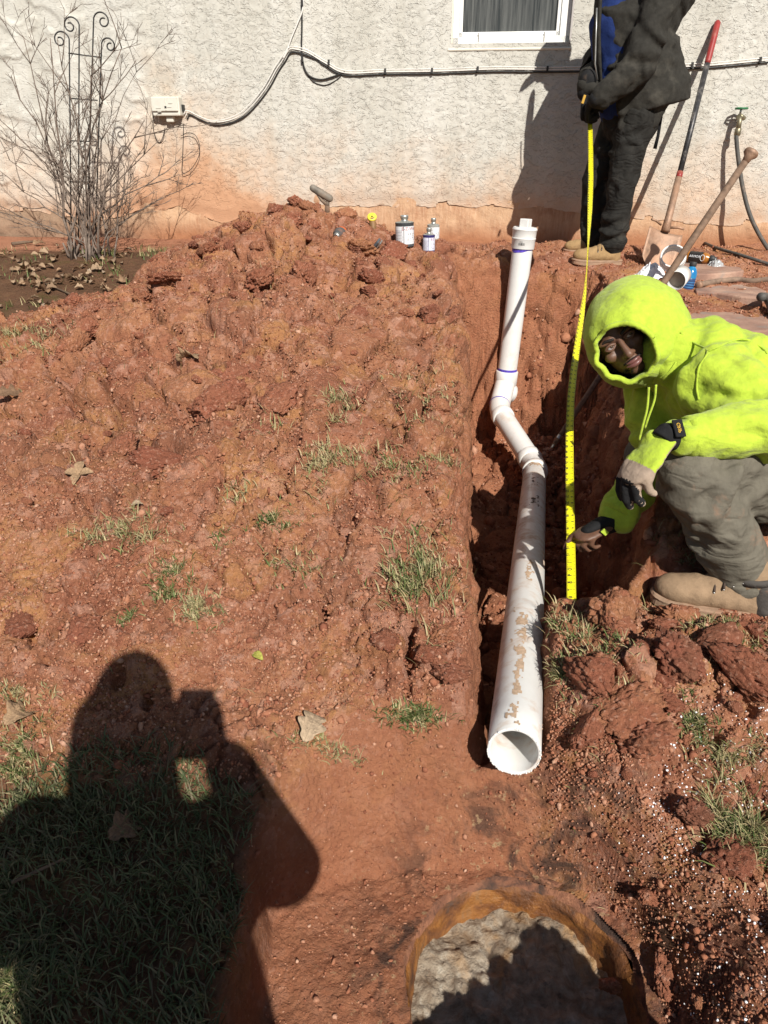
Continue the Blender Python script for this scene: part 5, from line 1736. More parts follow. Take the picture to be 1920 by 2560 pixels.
def marker_stake():
    bot = PG(937, 592); y0 = bot.y; bot.z -= .05
    top = PY(930, 543, y0)
    root = empty('marker_stake', bot); root['_w'] = 1
    tag(root, 'rusty pipe stake with bright yellow cap beside the heap', 'stake')
    mb = MB(); mb.tube([bot, top], [.017, .019], 14); mb.build('shaft', simple('rusty_pipe', (.20, .11, .045), .6, .35, var=.3), root)
    ax = (Vector((0, 0, CAMZ)) - top).normalized() * .55 + Vector((0, 0, 1)) * .45
    my = simple('yellow_cap', (.72, .60, .06), .45, .4, var=.08)
    mb = MB(); mb.lathe([(.018, -.030), (.026, -.004), (.027, .004), (.024, .008), (.005, .009)], top, ax, 20); c = mb.build('cap', my, root)
    ax.normalize(); u = ax.orthogonal().normalized(); w = ax.cross(u)
    mb = MB(); mb.ell(top + ax * .009, (.007, .007, .003)); 
    for k in range(4):
        a = k * math.pi / 2 + .4
        mb.box(top + ax * .0095 + (u * math.cos(a) + w * math.sin(a)) * .012, (.003, .003, .003))
    mb.build('cap_mark', M_INK, c)
marker_stake()
def power_tool():
    a = PG(838, 604, .02); b = PG(896, 566, .03); ax = (b - a).normalized()
    b = a + ax * .17
    at = lambda s: a.lerp(b, s)
    root = empty('power_tool', a); root['_w'] = 1
    tag(root, 'dark grey power tool with steel chuck half buried in the heap', 'power tool')
    md = simple('tool_grey', (.055, .062, .066), .5, .4, var=.2, dirt=(.32, .14, .08), dirt_amt=.35, dscale=14)
    mb = MB(); mb.tube([at(.22), at(.34), at(.5), at(.72), at(.95)], [.018, .030, .034, .031, .026], 16, cap='round'); mb.build('housing', md, root)
    mb = MB(); mb.tube([at(.12), at(.16), at(.24)], [.012, .018, .018], 14); mb.build('chuck_ring', M_STEEL, root)
    mb = MB(); mb.tube([at(-.12), at(.0), at(.14)], [.004, .009, .011], 10); mb.build('bit_holder', M_INK, root)
    mb = MB(); mb.tube([at(.62), at(.80)], .0335, 16); mb.build('orange_band', simple('orange_trim', (.42, .10, .03), .5), root)
    up = Vector((0, -.3, .95)); 
    gl = MB(); gv, gf = glyphs('RIDGID'[:4]); 
    return root
power_tool()
def buried_clip():
    p = PG(932, 632, .02)
    root = empty('metal_clamp', p); root['_w'] = 1
    tag(root, 'blue grey metal clamp half buried beside the heap', 'clamp')
    md = simple('clamp_grey', (.07, .085, .10), .5, .4, var=.25)
    rt = Matrix.Rotation(R(40), 3, 'Y') @ Matrix.Rotation(R(20), 3, 'X')
    mb = MB(); mb.box(p + Vector((-.012, 0, .0)), (.05, .045, .04), rt); mb.build('body', md, root, smooth=False, bevel=.006)
    mb = MB(); mb.box(p + Vector((.016, 0, .022)), (.012, .055, .06), rt); mb.build('jaw', md, root, smooth=False, bevel=.003)
    mb = MB(); mb.box(p + Vector((.030, 0, .016)), (.008, .050, .055), rt); mb.build('jaw', M_STEEL, root, smooth=False, bevel=.003)
buried_clip()

# ================================================================== CANS
def can_mat(name, base, tone):
    return simple(name, base, .4, .5, var=.05, dirt=(.30, .20, .13), dirt_amt=.25, dscale=40)
M_TIN = simple('tin_lid', (.50, .50, .46), .35, .5, metal=.8, var=.2)
M_LABEL = simple('white_label', (.68, .69, .71), .55, .3, var=.06, scale=60, dirt=(.40, .38, .36), dirt_amt=.3, dscale=60)
M_LABELP = simple('lavender_label', (.62, .63, .74), .55, .3, var=.08, scale=60)
def can(lab, px, py, r, h, lm, name, dark, txt=None, tc=(.35, .08, .08), tilt=0.0):
    p = PG(px, py); p.z = surf(p.x, p.y) - .004
    root = empty(name, p); tag(root, lab, 'can', 'pipe glue cans on the ground by the wall')
    dk = simple(name + '_band', dark, .4, .5)
    root.rotation_euler = (0, tilt, 0)
    mb = MB(); mb.lathe([(r * .9, 0), (r * 1.02, .002), (r * 1.02, .006), (r, .009), (r, h - .008), (r * 1.02, h - .005), (r * 1.02, h), (r * .92, h + .001), (r * .9, h - .003), (r * .3, h - .004)], n=32); b = mb.build('body', dk, root); sharp(b.data, 40)
    # the paper label wraps round in two panels
    for (a0, a1) in ((R(200), R(262)), (R(266), R(352))):
        vs, fs = [], []
        for k in range(17):
            a = a0 + (a1 - a0) * k / 16
            for zz in (h * .12, h * .86): vs.append((math.cos(a) * (r + .0012), math.sin(a) * (r + .0012), zz))
        for k in range(16): fs.append((2 * k, 2 * k + 2, 2 * k + 3, 2 * k + 1))
        l = MB(); l.add(vs, fs).build('label', lm, root)
    mb = MB(); mb.lathe([(r * 1.005, h - .004), (r * .9, h + .003), (r * .45, h + .004), (r * .42, h + .010), (r * .36, h + .012), (r * .36, h + .018), (r * .44, h + .020), (r * .44, h + .034), (r * .40, h + .037), (.001, h + .037)], n=28); mb.build('lid', M_TIN, root)
    # printing: rows of small lettering and a heading
    pr = MB(); rg = random.Random(px)
    def dash(a, zz, wa, hh):
        vs = [(math.cos(q) * (r + .0022), math.sin(q) * (r + .0022), z_) for q, z_ in ((a, zz), (a + wa, zz), (a + wa, zz + hh), (a, zz + hh))]
        pr.add(vs, [(0, 1, 2, 3)])
    for row in range(9):
        zz = h * (.18 + .062 * row); a = R(208)
        while a < R(255):
            wa = rg.uniform(.05, .16); dash(a, zz, wa, h * .018); a += wa + .04
    for row in range(5):
        a = R(285 + rg.uniform(0, 12)); zz = h * (.2 + .08 * row)
        while a < R(338):
            wa = rg.uniform(.03, .12); dash(a, zz, wa, h * rg.choice((.02, .05))); a += wa + rg.uniform(.05, .3)
    pr.build('small_print', simple('print_grey', (.22, .21, .22), .6), root, smooth=False)['kind'] = 'stuff'
    if txt:
        gv, gf = glyphs(txt); hd = MB(); sc = r * .46
        vs = []
        for g in gv:
            a = R(304) + g.x * sc / r
            vs.append((math.cos(a) * (r + .0024), math.sin(a) * (r + .0024), h * .76 + g.y * sc))
        hd.add(vs, gf).build('heading', simple('print_red', tc, .6), root, smooth=False)
    return root
can('large round pipe cement can with white printed label', 1012, 628, .051, .125, M_LABEL, 'cement_can', (.05, .055, .06), 'E-Z-Weld', tilt=-.03)
can('small purple primer can with lavender label, nearer of two', 1071, 640, .034, .092, M_LABELP, 'primer_can', (.035, .03, .13), 'E-Z')
can('small tin with white label standing behind the purple primer can', 1082, 616, .036, .085, M_LABEL, 'small_can', (.30, .30, .28))

# ================================================================== FLAGSTONES AND RUBBISH
def flag_mat():
    t = NT('flagstone', .85, .25)
    P = t.geo()
    c = t.ramp(t.noise(5, 6, .6, .5, P), [(.32, (.22, .13, .10)), (.5, (.33, .20, .15)), (.66, (.42, .28, .21))])
    c = t.mix(t.math('MULTIPLY', t.ramp(t.noise(11, 4, .6, .3, P), [(.55, 0), (.66, 1)]), .5), c, (.24, .22, .20))
    t.color(c); t.bump(t.noise(45, 6, .65, .2, P), .6, .008); return t.m
M_FLAG = flag_mat()
def flagstone(lab, pix, hgt, seed):
    P = [PG(x, y) for x, y in pix]
    z = sum(surf(p.x, p.y) for p in P) / len(P)
    rg = random.Random(seed)
    out = []
    for a, b in zip(P, P[1:] + P[:1]):
        n = max(2, int((b - a).length / .05))
        for k in range(n):
            q = a.lerp(b, k / n); out.append((q.x + rg.gauss(0, .004), q.y + rg.gauss(0, .004)))
    bm = bmesh.new()
    lo = [bm.verts.new((x, y, z - .05)) for x, y in out]; hi = [bm.verts.new((x, y, z + hgt)) for x, y in out]
    bm.faces.new(hi); n = len(out)
    for k in range(n): bm.faces.new((lo[k], lo[(k + 1) % n], hi[(k + 1) % n], hi[k]))
    bmesh.ops.recalc_face_normals(bm, faces=bm.faces)
    me = bpy.data.meshes.new('flagstone'); bm.to_mesh(me); bm.free()
    o = link('flagstone', me, M_FLAG); bv = o.modifiers.new('b', 'BEVEL'); bv.width = .008; bv.segments = 2; bv.limit_method = 'ANGLE'
    tag(o, lab, 'flagstone', 'flagstones of the path beside the trench'); o['z_top'] = z + hgt
    return o, z + hgt
f_a, ZA = flagstone('pointed middle flagstone with hose end on it', [(1735, 724), (1800, 712), (1868, 708), (1892, 716), (1912, 742), (1905, 768), (1850, 756), (1790, 744), (1738, 736)], .013, 1)
f_b, ZB = flagstone('largest brown flagstone, under the blue bottle', [(1664, 748), (1728, 742), (1790, 756), (1850, 768), (1912, 786), (1940, 800), (1925, 880), (1760, 880), (1690, 830), (1672, 792)], .014, 2)
f_c, ZC = flagstone('grey shaded flagstone nearest the wall', [(1706, 655), (1770, 640), (1848, 650), (1858, 690), (1845, 698), (1770, 706), (1715, 702), (1690, 680)], .012, 3)

def on(px, py, z):
    """the point where a pixel's line of sight meets height z"""
    d = ray(px, py); tt = (z - CAMZ) / d.z
    return PZ(px, py, tt)
# blue drink bottle
def drink_bottle():
    p = on(1712, 744, ZB); 
    root = empty('drink_bottle', p); tag(root, 'blue plastic drink bottle with black cap standing on flagstone', 'bottle')
    root.rotation_euler = (R(-3), R(8), R(20))
    t = NT('blue_drink', .18, .5, (.015, .19, .42)); t.b.inputs['Coat Weight'].default_value = .4
    t.color(t.mix(t.ramp(t.noise(20, 3), [(.4, 0), (.7, 1)]), (.012, .15, .36), (.03, .28, .52)))
    prof = [(.026, 0), (.031, .004), (.032, .018), (.029, .026), (.0305, .036), (.030, .085), (.0315, .10), (.033, .115), (.031, .133), (.024, .150), (.016, .160), (.015, .168)]
    mb = MB(); mb.lathe(prof, n=28); mb.build('body', t.m, root)
    ml = simple('navy_label', (.02, .055, .15), .4, .5, var=.3, scale=50)
    mb = MB(); mb.lathe([(.0312, .034), (.0316, .036), (.0312, .086), (.0326, .100), (.0316, .102)], n=28, cap=False); lb = mb.build('label', ml, root)
    for k in range(4):
        mb = MB(); mb.lathe([(.0322, .040 + k * .013), (.0325, .042 + k * .013), (.0322, .044 + k * .013)], n=28, cap=False); mb.build('label_stripe', simple('blue_stripe', (.06, .20, .42), .4), lb)
    bc = MB()
    for k in range(9):
        a = R(262 + k * 2.6); bc.add([(math.cos(q) * .0330, math.sin(q) * .0330, z_) for q, z_ in ((a, .026), (a + .02, .026), (a + .02, .036), (a, .036))], [(0, 1, 2, 3)])
    wl_ = MB(); wl_.add([(math.cos(R(258 + 4 * k)) * .0326, math.sin(R(258 + 4 * k)) * .0326, z_) for k in range(9) for z_ in (.024, .038)], [(2 * k, 2 * k + 2, 2 * k + 3, 2 * k + 1) for k in range(8)]).build('barcode_panel', M_LABEL, lb)
    bc.build('barcode', M_INK, lb, smooth=False)
    mb = MB(); mb.lathe([(.017, .162), (.0185, .164), (.0185, .183), (.016, .186)], n=24); mb.build('cap', M_INK, root)
drink_bottle()
# sports bottle lying on its side
def lying_bottle():
    a = on(1712, 640, ZC + .035); b = on(1785, 648, ZC + .03)
    ax = (b - a); L = ax.length; ax.normalize(); sc = L / .175
    root = empty('sports_bottle', a); root['_w'] = 1
    tag(root, 'brown and orange sports drink bottle lying on its side by the wall', 'bottle')
    mo = simple('orange_drink', (.34, .13, .02), .3, .5, var=.2); mk = simple('black_label', (.02, .018, .018), .4, .5)
    mb = MB(); mb.lathe([(r * sc, h * sc) for r, h in [(.024, 0), (.031, .006), (.033, .03), (.033, .05)]], a, ax, 24); mb.build('base', mo, root)
    mb = MB(); mb.lathe([(r * sc, h * sc) for r, h in [(.0335, .03), (.034, .032), (.034, .108), (.0335, .11)]], a, ax, 24, cap=False); lab = mb.build('label', mk, root)
    mb = MB(); mb.lathe([(r * sc, h * sc) for r, h in [(.033, .108), (.033, .122), (.028, .138), (.018, .150), (.017, .155)]], a, ax, 24); mb.build('shoulder', mo, root)
    mb = MB(); mb.lathe([(r * sc, h * sc) for r, h in [(.020, .150), (.0215, .152), (.0215, .172), (.015, .178), (.012, .19)]], a, ax, 20); mb.build('cap', M_INK, root)
    view = (Vector((0, 0, CAMZ)) - a).normalized(); up = (view - ax * view.dot(ax)).normalized(); sd = up.cross(ax)
    if sd.z < 0: sd = -sd
    gv, gf = glyphs('ARMOR'); tx = MB(); s_ = .019 * sc
    tx.add([a + ax * (.068 * sc + g.x * s_) + (up * math.cos((g.y * s_ + .004) / (.034 * sc)) + sd * math.sin((g.y * s_ + .004) / (.034 * sc))) * (.0352 * sc) for g in gv], gf).build('lettering', M_LABEL, lab, smooth=False)
    bd = MB(); cc = a + ax * (.113 * sc)
    ring = []
    for k in range(25):
        q = 2 * math.pi * k / 24; ring.append(cc + ax * (math.cos(q) * .012 * sc) + (up * math.cos(math.sin(q) * .55) + sd * math.sin(math.sin(q) * .55)) * (.0338 * sc))
    bd.tube(ring, .0016, 6).build('round_emblem', M_LABEL, root)
lying_bottle()
# short pipe and coupling
def pipe_piece():
    c0 = on(1692, 716, ZC - .03) ; c = PZ(1690, 702, 3.72)
    ax = (PZ(1722, 668, 3.95) - c).normalized()
    root = empty('pipe_offcut', c); root['_w'] = 1
    tag(root, 'short white pipe offcut lying behind the blue bottle', 'pipe offcut')
    mb = MB(); mb.lathe([(.0445, 0), (.0475, 0), (.0475, .13), (.0440, .13), (.0435, .002)], c, ax, 32, cap=False); mb.build('tube', M_PVC, root)
    mb = MB(); mb.lathe([(.0436, .05), (.001, .0501)], c, ax, 32, cap=False); mb.build('inner_plug', simple('mud_plug', (.30, .25, .21), .9), root)
pipe_piece()
def coupling():
    c = PZ(1682, 646, 4.02)
    ax = Vector((-.25, -.75, .55)).normalized()
    root = empty('pipe_coupling', c); root['_w'] = 1
    tag(root, 'white pipe coupling ring leaning beside the shovel blade', 'coupling')
    mb = MB(); mb.lathe([(.058, -.03), (.0655, -.03), (.067, -.026), (.067, .026), (.0655, .03), (.058, .03), (.0572, .026), (.0572, .004), (.054, .003), (.054, -.003), (.0572, -.004), (.058, -.03)], c, ax, 36, cap=False); o = mb.build('ring', M_PVC, root); sharp(o.data, 40)
    mb = MB(); mb.lathe([(.0675, -.004), (.069, -.002), (.069, .002), (.0675, .004)], c, ax, 36, cap=False); mb.build('middle_bead', M_PVC, root)
coupling()
# rag
def crumple(name, lab, cat, px, py, rx, ry, h, mat, seed, fold=9.0):
    c = PG(px, py)
    n = 40; V = []
    for i in range(n + 1):
        for j in range(n + 1):
            u, v = -1 + 2 * i / n, -1 + 2 * j / n
            a = math.atan2(v, u); rr = min(1.0, math.hypot(u, v))
            lim = .82 + .18 * mnoise.noise(Vector((math.cos(a) * 2, math.sin(a) * 2, seed)))
            x, y = u * rx * lim, v * ry * lim
            f = mnoise.fractal(Vector((u * 2.2, v * 2.2, seed)), .8, 2.1, 4)
            rid = 1 - abs(mnoise.noise(Vector((u * fold / 3, v * fold / 3, seed + 4))))
            zz = h * max(0, 1 - rr ** 2) ** .6 * (.55 + .5 * f) + h * .35 * rid ** 3 * (1 - rr * .6)
            V.append((c.x + x, c.y + y, surf(c.x + x, c.y + y) + .004 + max(0, zz)))
    F = [(i * (n + 1) + j, (i + 1) * (n + 1) + j, (i + 1) * (n + 1) + j + 1, i * (n + 1) + j + 1) for i in range(n) for j in range(n)]
    mb = MB(); mb.add(V, F); o = mb.build(name, mat); tag(o, lab, cat); return o
crumple('rag', 'crumpled white rag on the dirt beside the trench', 'rag', 1622, 690, .095, .085, .055, simple('white_cloth', (.74, .74, .77), .9, .1, var=.08, bump=.002), 3.3)
tp = NT('clear_plastic', .12, .6, (.75, .77, .78)); tp.b.inputs['Transmission Weight'].default_value = .55
crumple('plastic_wrap', 'crumpled clear plastic wrap on the shaded flagstone', 'wrap', 1785, 672, .06, .05, .045, tp.m, 8.1, 14)

# ================================================================== TAP AND HOSES
M_HOSE = simple('grey_rubber', (.075, .072, .066), .6, .3, var=.25, dirt=(.27, .19, .14), dirt_amt=.3, dscale=20)
M_HOSEB = simple('muddy_hose', (.21, .145, .105), .75, .25, var=.3, dirt=(.10, .08, .07), dirt_amt=.4, dscale=16)
M_BRASS = simple('old_brass', (.24, .21, .14), .45, .5, metal=.7, var=.25)
M_GRN = simple('green_handle', (.03, .17, .07), .45, .4, var=.2)
def tap():
    b = PW(1850, 296, .0); c = PW(1848, 290, .07)
    root = empty('garden_tap', b); root['_w'] = 1
    tag(root, 'brass garden tap with green wheel handle on the wall', 'tap')
    mb = MB(); mb.tube([b + Vector((0, .02, 0)), b + Vector((0, -.05, 0)), c], [.014, .014, .017], 12); mb.tube([c, c + Vector((0, -.02, -.03)), c + Vector((0, -.022, -.075))], [.016, .014, .015], 12); mb.build('body', M_BRASS, root)
    mb = MB(); mb.tube([c, c + Vector((0, -.012, .035))], .007, 8); mb.build('spindle', M_STEEL, root)
    w = MB(); cc = c + Vector((0, -.014, .040)); ring = [cc + Vector((math.cos(k * .5236) * (.030 + .004 * (k % 2)), math.sin(k * .5236) * (.026 + .004 * (k % 2)), 0)) for k in range(13)]
    w.tube(ring, .006, 8); w.tube([cc - Vector((.028, 0, 0)), cc + Vector((.028, 0, 0))], .005, 8); w.tube([cc - Vector((0, .026, 0)), cc + Vector((0, .026, 0))], .005, 8); w.build('wheel_handle', M_GRN, root)
    mb = MB(); q = c + Vector((0, -.022, -.075)); mb.lathe([(.014, .01), (.019, .006), (.019, -.03), (.014, -.034)], q, (0, 0, 1), 16); mb.build('hose_coupling', M_BRASS, root)
    return q
hq = tap()
hose_pts = bez([hq + Vector((0, 0, -.02)), PW(1841, 345, .10), PW(1846, 400, .12), PW(1857, 470, .15), PW(1874, 535, .19), PW(1900, 590, .22), PW(1935, 640, .24), PW(1990, 690, .22)], 8)
mb = MB(); mb.tube(hose_pts, .0125, 12); o = mb.build('garden_hose', M_HOSE); tag(o, 'grey garden hose hanging from the tap down the wall', 'hose')
mb = MB(); mb.tube(bez([PG(1752, 612, .02), PG(1790, 628, .018), PG(1850, 646, .018), PG(1930, 672, .018), PG(2000, 692, .018)], 6), .0095, 10); o = mb.build('garden_hose', M_HOSE); tag(o, 'thin dark hose running along the foot of the wall to the right', 'hose')
zt = ZA + .016
hp = [on(1748, 712, zt), on(1790, 704, zt), on(1840, 699, zt), on(1880, 703, zt), PG(1940, 708, .02), PG(2010, 715, .02)]
mb = MB(); mb.tube(bez(hp, 6), .0155, 12); o = mb.build('garden_hose', M_HOSEB); tag(o, 'muddy brown hose lying across the flagstones', 'hose')
o['_w'] = 1
fe = MB(); fe.lathe([(.013, -.012), (.019, -.01), (.019, .012), (.0165, .015)], hp[0], (hp[0] - hp[1]), 14); fe.build('end_fitting', M_RUST, o)
hp = [on(1902, 742, ZA + .03), PG(1915, 775, .05), PG(1945, 830, .03), PG(2010, 880, .02)]
mb = MB(); mb.tube(bez(hp, 6), .021, 14); o = mb.build('drain_hose', M_HOSE); tag(o, 'thick black drain hose end at the right edge of the flagstones', 'hose')
print('things', round(time.time() - T0, 1))

# ================================================================== PEOPLE
CR, CU, CN = Vector((1, 0, 0)), Vector((0, ST, CT)), Vector((0, -CT, ST))     # camera right, up, toward camera
def img(a, b, c): return (CR * a + CU * b + CN * c)
def remesh(mb, vox, smooth=3, fac=.5):
    me = mb.mesh('tmp', False)
    o = bpy.data.objects.new('tmp', me); COL.objects.link(o)
    m = o.modifiers.new('r', 'REMESH'); m.mode = 'VOXEL'; m.voxel_size = vox
    if smooth:
        s = o.modifiers.new('s', 'SMOOTH'); s.iterations = smooth; s.factor = fac
    dg = bpy.context.evaluated_depsgraph_get(); dg.update()
    ev = o.evaluated_get(dg)
    out = bpy.data.meshes.new_from_object(ev)
    bpy.data.objects.remove(o); bpy.data.meshes.remove(me)
    return out
def blob(mb, name, mat, parent=None, vox=.009, smooth=3, disp=None):
    me = remesh(mb, vox, smooth)
    me.name = name
    if disp is not None:
        n = len(me.vertices)
        co = np.empty(n * 3); me.vertices.foreach_get('co', co); co = co.reshape(-1, 3)
        no = np.empty(n * 3); me.vertex_normals.foreach_get('vector', no); no = no.reshape(-1, 3)
        co = co + no * disp(co, no)[:, None]
        me.vertices.foreach_set('co', co.ravel())
    me.polygons.foreach_set('use_smooth', [True] * len(me.polygons))
    me.materials.clear()
    me.update()
    return link(name, me, mat, parent)
def folds(segs, amp=.008, freq=30, seed=0, base=.004):
    """cloth folds: ripples that run across the limb axis, strongest at the bends"""
    def f(co, no):
        h = base * fbm(co * 9 + seed, 3, seed) + base * .5 * fbm(co * 24 + seed, 2, seed + 3)
        for (a, b, k, ph) in segs:             # between points a and b: k relative strength
            a = np.array(a); b = np.array(b); ab = b - a; L = np.linalg.norm(ab); u = ab / L
            t = (co - a) @ u
            d = np.linalg.norm((co - a) - np.outer(t, u), axis=1)
            w = sstep(-.06, .02, t) * sstep(L + .06, L - .02, t) * sstep(.24, .14, d)
            warp = .06 * fbm(co * 7 + ph, 2, seed + 9)
            rp = np.sin((t + warp) * freq * 2 + ph + 9 * vnoise(co * 5 + ph, seed + 4))
            h = h + w * amp * k * (np.abs(rp) ** .8 * np.sign(rp)) * sstep(-.3, .4, vnoise(co * 8 + ph * 3, seed + 5))
        return h
    return f
def hand(mb, W, f, n, side, curls, s=1.0, thumb=(.6, .5), spread=.0, r=.0092):
    """palm, four unequal fingers and a thumb; f = finger direction, n = way the palm faces, side = thumb side"""
    f = Vector(f).normalized(); n = Vector(n); n = (n - f * n.dot(f)).normalized()
    t = f.cross(n) * side
    W = Vector(W)
    mb.tube([W - f * .015 * s, W + f * .03 * s, W + f * .065 * s, W + f * .088 * s], [.026 * s, .033 * s, .038 * s, .036 * s], 16, 'round', [(.62, 1.0), (.5, 1.0), (.40, 1.06), (.36, 1.08)], up=n)
    lens = (.074, .084, .078, .060)
    tips = []
    for k in range(4):
        off = (.030, .010, -.0105, -.030)[k] * s
        p = W + f * ((.086, .091, .087, .078)[k] * s) + t * off
        ax = (f + t * (spread * (1.5 - k))).normalized(); c = curls[k] if hasattr(curls, '__len__') else curls
        pts = [p - ax * .02 * s]
        seg = (.46, .32, .24)
        pts.append(p)
        a = 0
        for q in range(3):
            a += c * (.75, 1.0, .7)[q]
            pts.append(pts[-1] + (ax * math.cos(a) + n * math.sin(a)) * lens[k] * s * seg[q])
        rr = r * s * (1.0, 1.05, 1.0, .88)[k]
        mb.tube(pts, [rr * 1.05, rr * 1.08, rr, rr * .93, rr * .8], 10, 'round')
        tips.append(pts[-1])
    p = W + f * .026 * s + t * .026 * s
    d1 = (t * thumb[0] + f * .75 + n * thumb[1]).normalized(); d2 = (t * (thumb[0] - .35) + f * .9 + n * (thumb[1] + .15)).normalized()
    p1 = p + d1 * .042 * s; p2 = p1 + d2 * .032 * s; p3 = p2 + d2 * .024 * s
    mb.tube([p - d1 * .012 * s, p, p1, p2, p3], [r * 1.5 * s, r * 1.55 * s, r * 1.2 * s, r * 1.1 * s, r * .85 * s], 10, 'round')
    return tips + [p3]
def cloth(name, base, var=.12, scale=45, dirt=None, damt=.3, dscale=8, weave=.0012, rough=.92, sheen=.0, wrinkle=0):
    t = NT(name, rough, .15, base)
    P = t.geo()
    n = t.noise(scale, 5, .6, 0, P)
    c = t.ramp(n, [(.3, tuple(b * (1 - var) for b in base)), (.7, tuple(min(1, b * (1 + var)) for b in base))])
    big = t.noise(5, 5, .6, .3, P)
    c = t.mix(t.ramp(big, [(.42, 0), (.68, .5)]), c, tuple(b * .72 for b in base))
    if dirt:
        d = t.ramp(t.noise(dscale, 6, .65, .4, P), [(.66 - .25 * damt, 0), (.80 - .2 * damt, 1)])
        c = t.mix(t.math('MULTIPLY', d, .75), c, dirt)
    t.color(c)
    if sheen: t.b.inputs['Sheen Weight'].default_value = sheen
    b = t.bump(t.noise(900, 2, .5, 0, P), .35, weave)
    b = t.bump(t.noise(26, 4, .6, .3, P), .5, .008, b)
    b = t.bump(t.noise(160, 4, .65, 0, P), .45, .0035, b)
    if wrinkle:
        rd = t.math('ABSOLUTE', t.math('SUBTRACT', t.noise(10, 2, .45, .9, P, sc3=(.6, 1, 1.5)), .5))
        t.bump(t.mapr(rd, 0, .12, 0, 1, True), wrinkle, .012, b)
    return t.m
M_HIVIS = cloth('hi_vis_fleece', (.41, .54, .05), .12, 60, (.22, .25, .045), .34, 11, .0018, sheen=.15, wrinkle=.12)
M_HIVISD = cloth('hi_vis_inner', (.40, .54, .05), .10, 60)
M_PANTS = cloth('olive_work_trousers', (.135, .122, .096), .12, 60, (.27, .155, .10), .36, 8, wrinkle=.30)
M_BLKC = cloth('black_canvas', (.022, .021, .019), .25, 40, (.06, .055, .046), .30, 6, wrinkle=.35)
M_JACK = cloth('dusty_black_jacket', (.032, .030, .026), .25, 40, (.085, .078, .065), .42, 5)
M_BLUE = cloth('blue_shirt', (.018, .036, .14), .15, 50)
M_KNIT = cloth('black_knit', (.012, .012, .013), .2, 60)
M_GLOVEB = cloth('black_glove', (.018, .018, .019), .25, 60, (.10, .07, .05), .2, 20)
M_GLOVET = cloth('tan_glove_leather', (.36, .275, .21), .15, 60, (.20, .13, .09), .3, 25)
M_SUEDE = cloth('tan_suede', (.33, .215, .105), .15, 40, (.17, .105, .06), .35, 14, .002)
M_SUEDEM = cloth('muddy_suede', (.27, .185, .115), .15, 40, (.30, .155, .095), .45, 10, .002)
M_SOLE = simple('boot_sole', (.30, .20, .135), .85, .2, var=.2, dirt=(.32, .15, .09), dirt_amt=.5, dscale=18, bump=.003)
M_LACE = simple('boot_lace', (.07, .05, .04), .8, .2)
M_DKLEA = cloth('dark_boot_leather', (.075, .068, .062), .2, 40, (.25, .14, .09), .35, 12)
t = NT('skin', .5, .4)
t.color(t.mix(t.ramp(t.noise(40, 4, .6, 0, t.geo()), [(.35, 0), (.7, 1)]), (.10, .048, .029), (.145, .074, .046)))
t.b.inputs['Subsurface Weight'].default_value = .08
t.b.inputs['Subsurface Radius'].default_value = (.02, .008, .004)
t.bump(t.noise(300, 3, .6, 0, t.geo()), .3, .001)
M_SKIN = t.m
M_HAIR = simple('dark_hair', (.015, .011, .009), .6, .3, var=.4, scale=200)
M_EYEW = simple('eye_white', (.34, .31, .29), .2, .5, var=.03); M_IRIS = simple('brown_iris', (.06, .03, .015), .15, .5, var=.2)
M_LIP = simple('lip', (.15, .06, .052), .4, .4, var=.1)

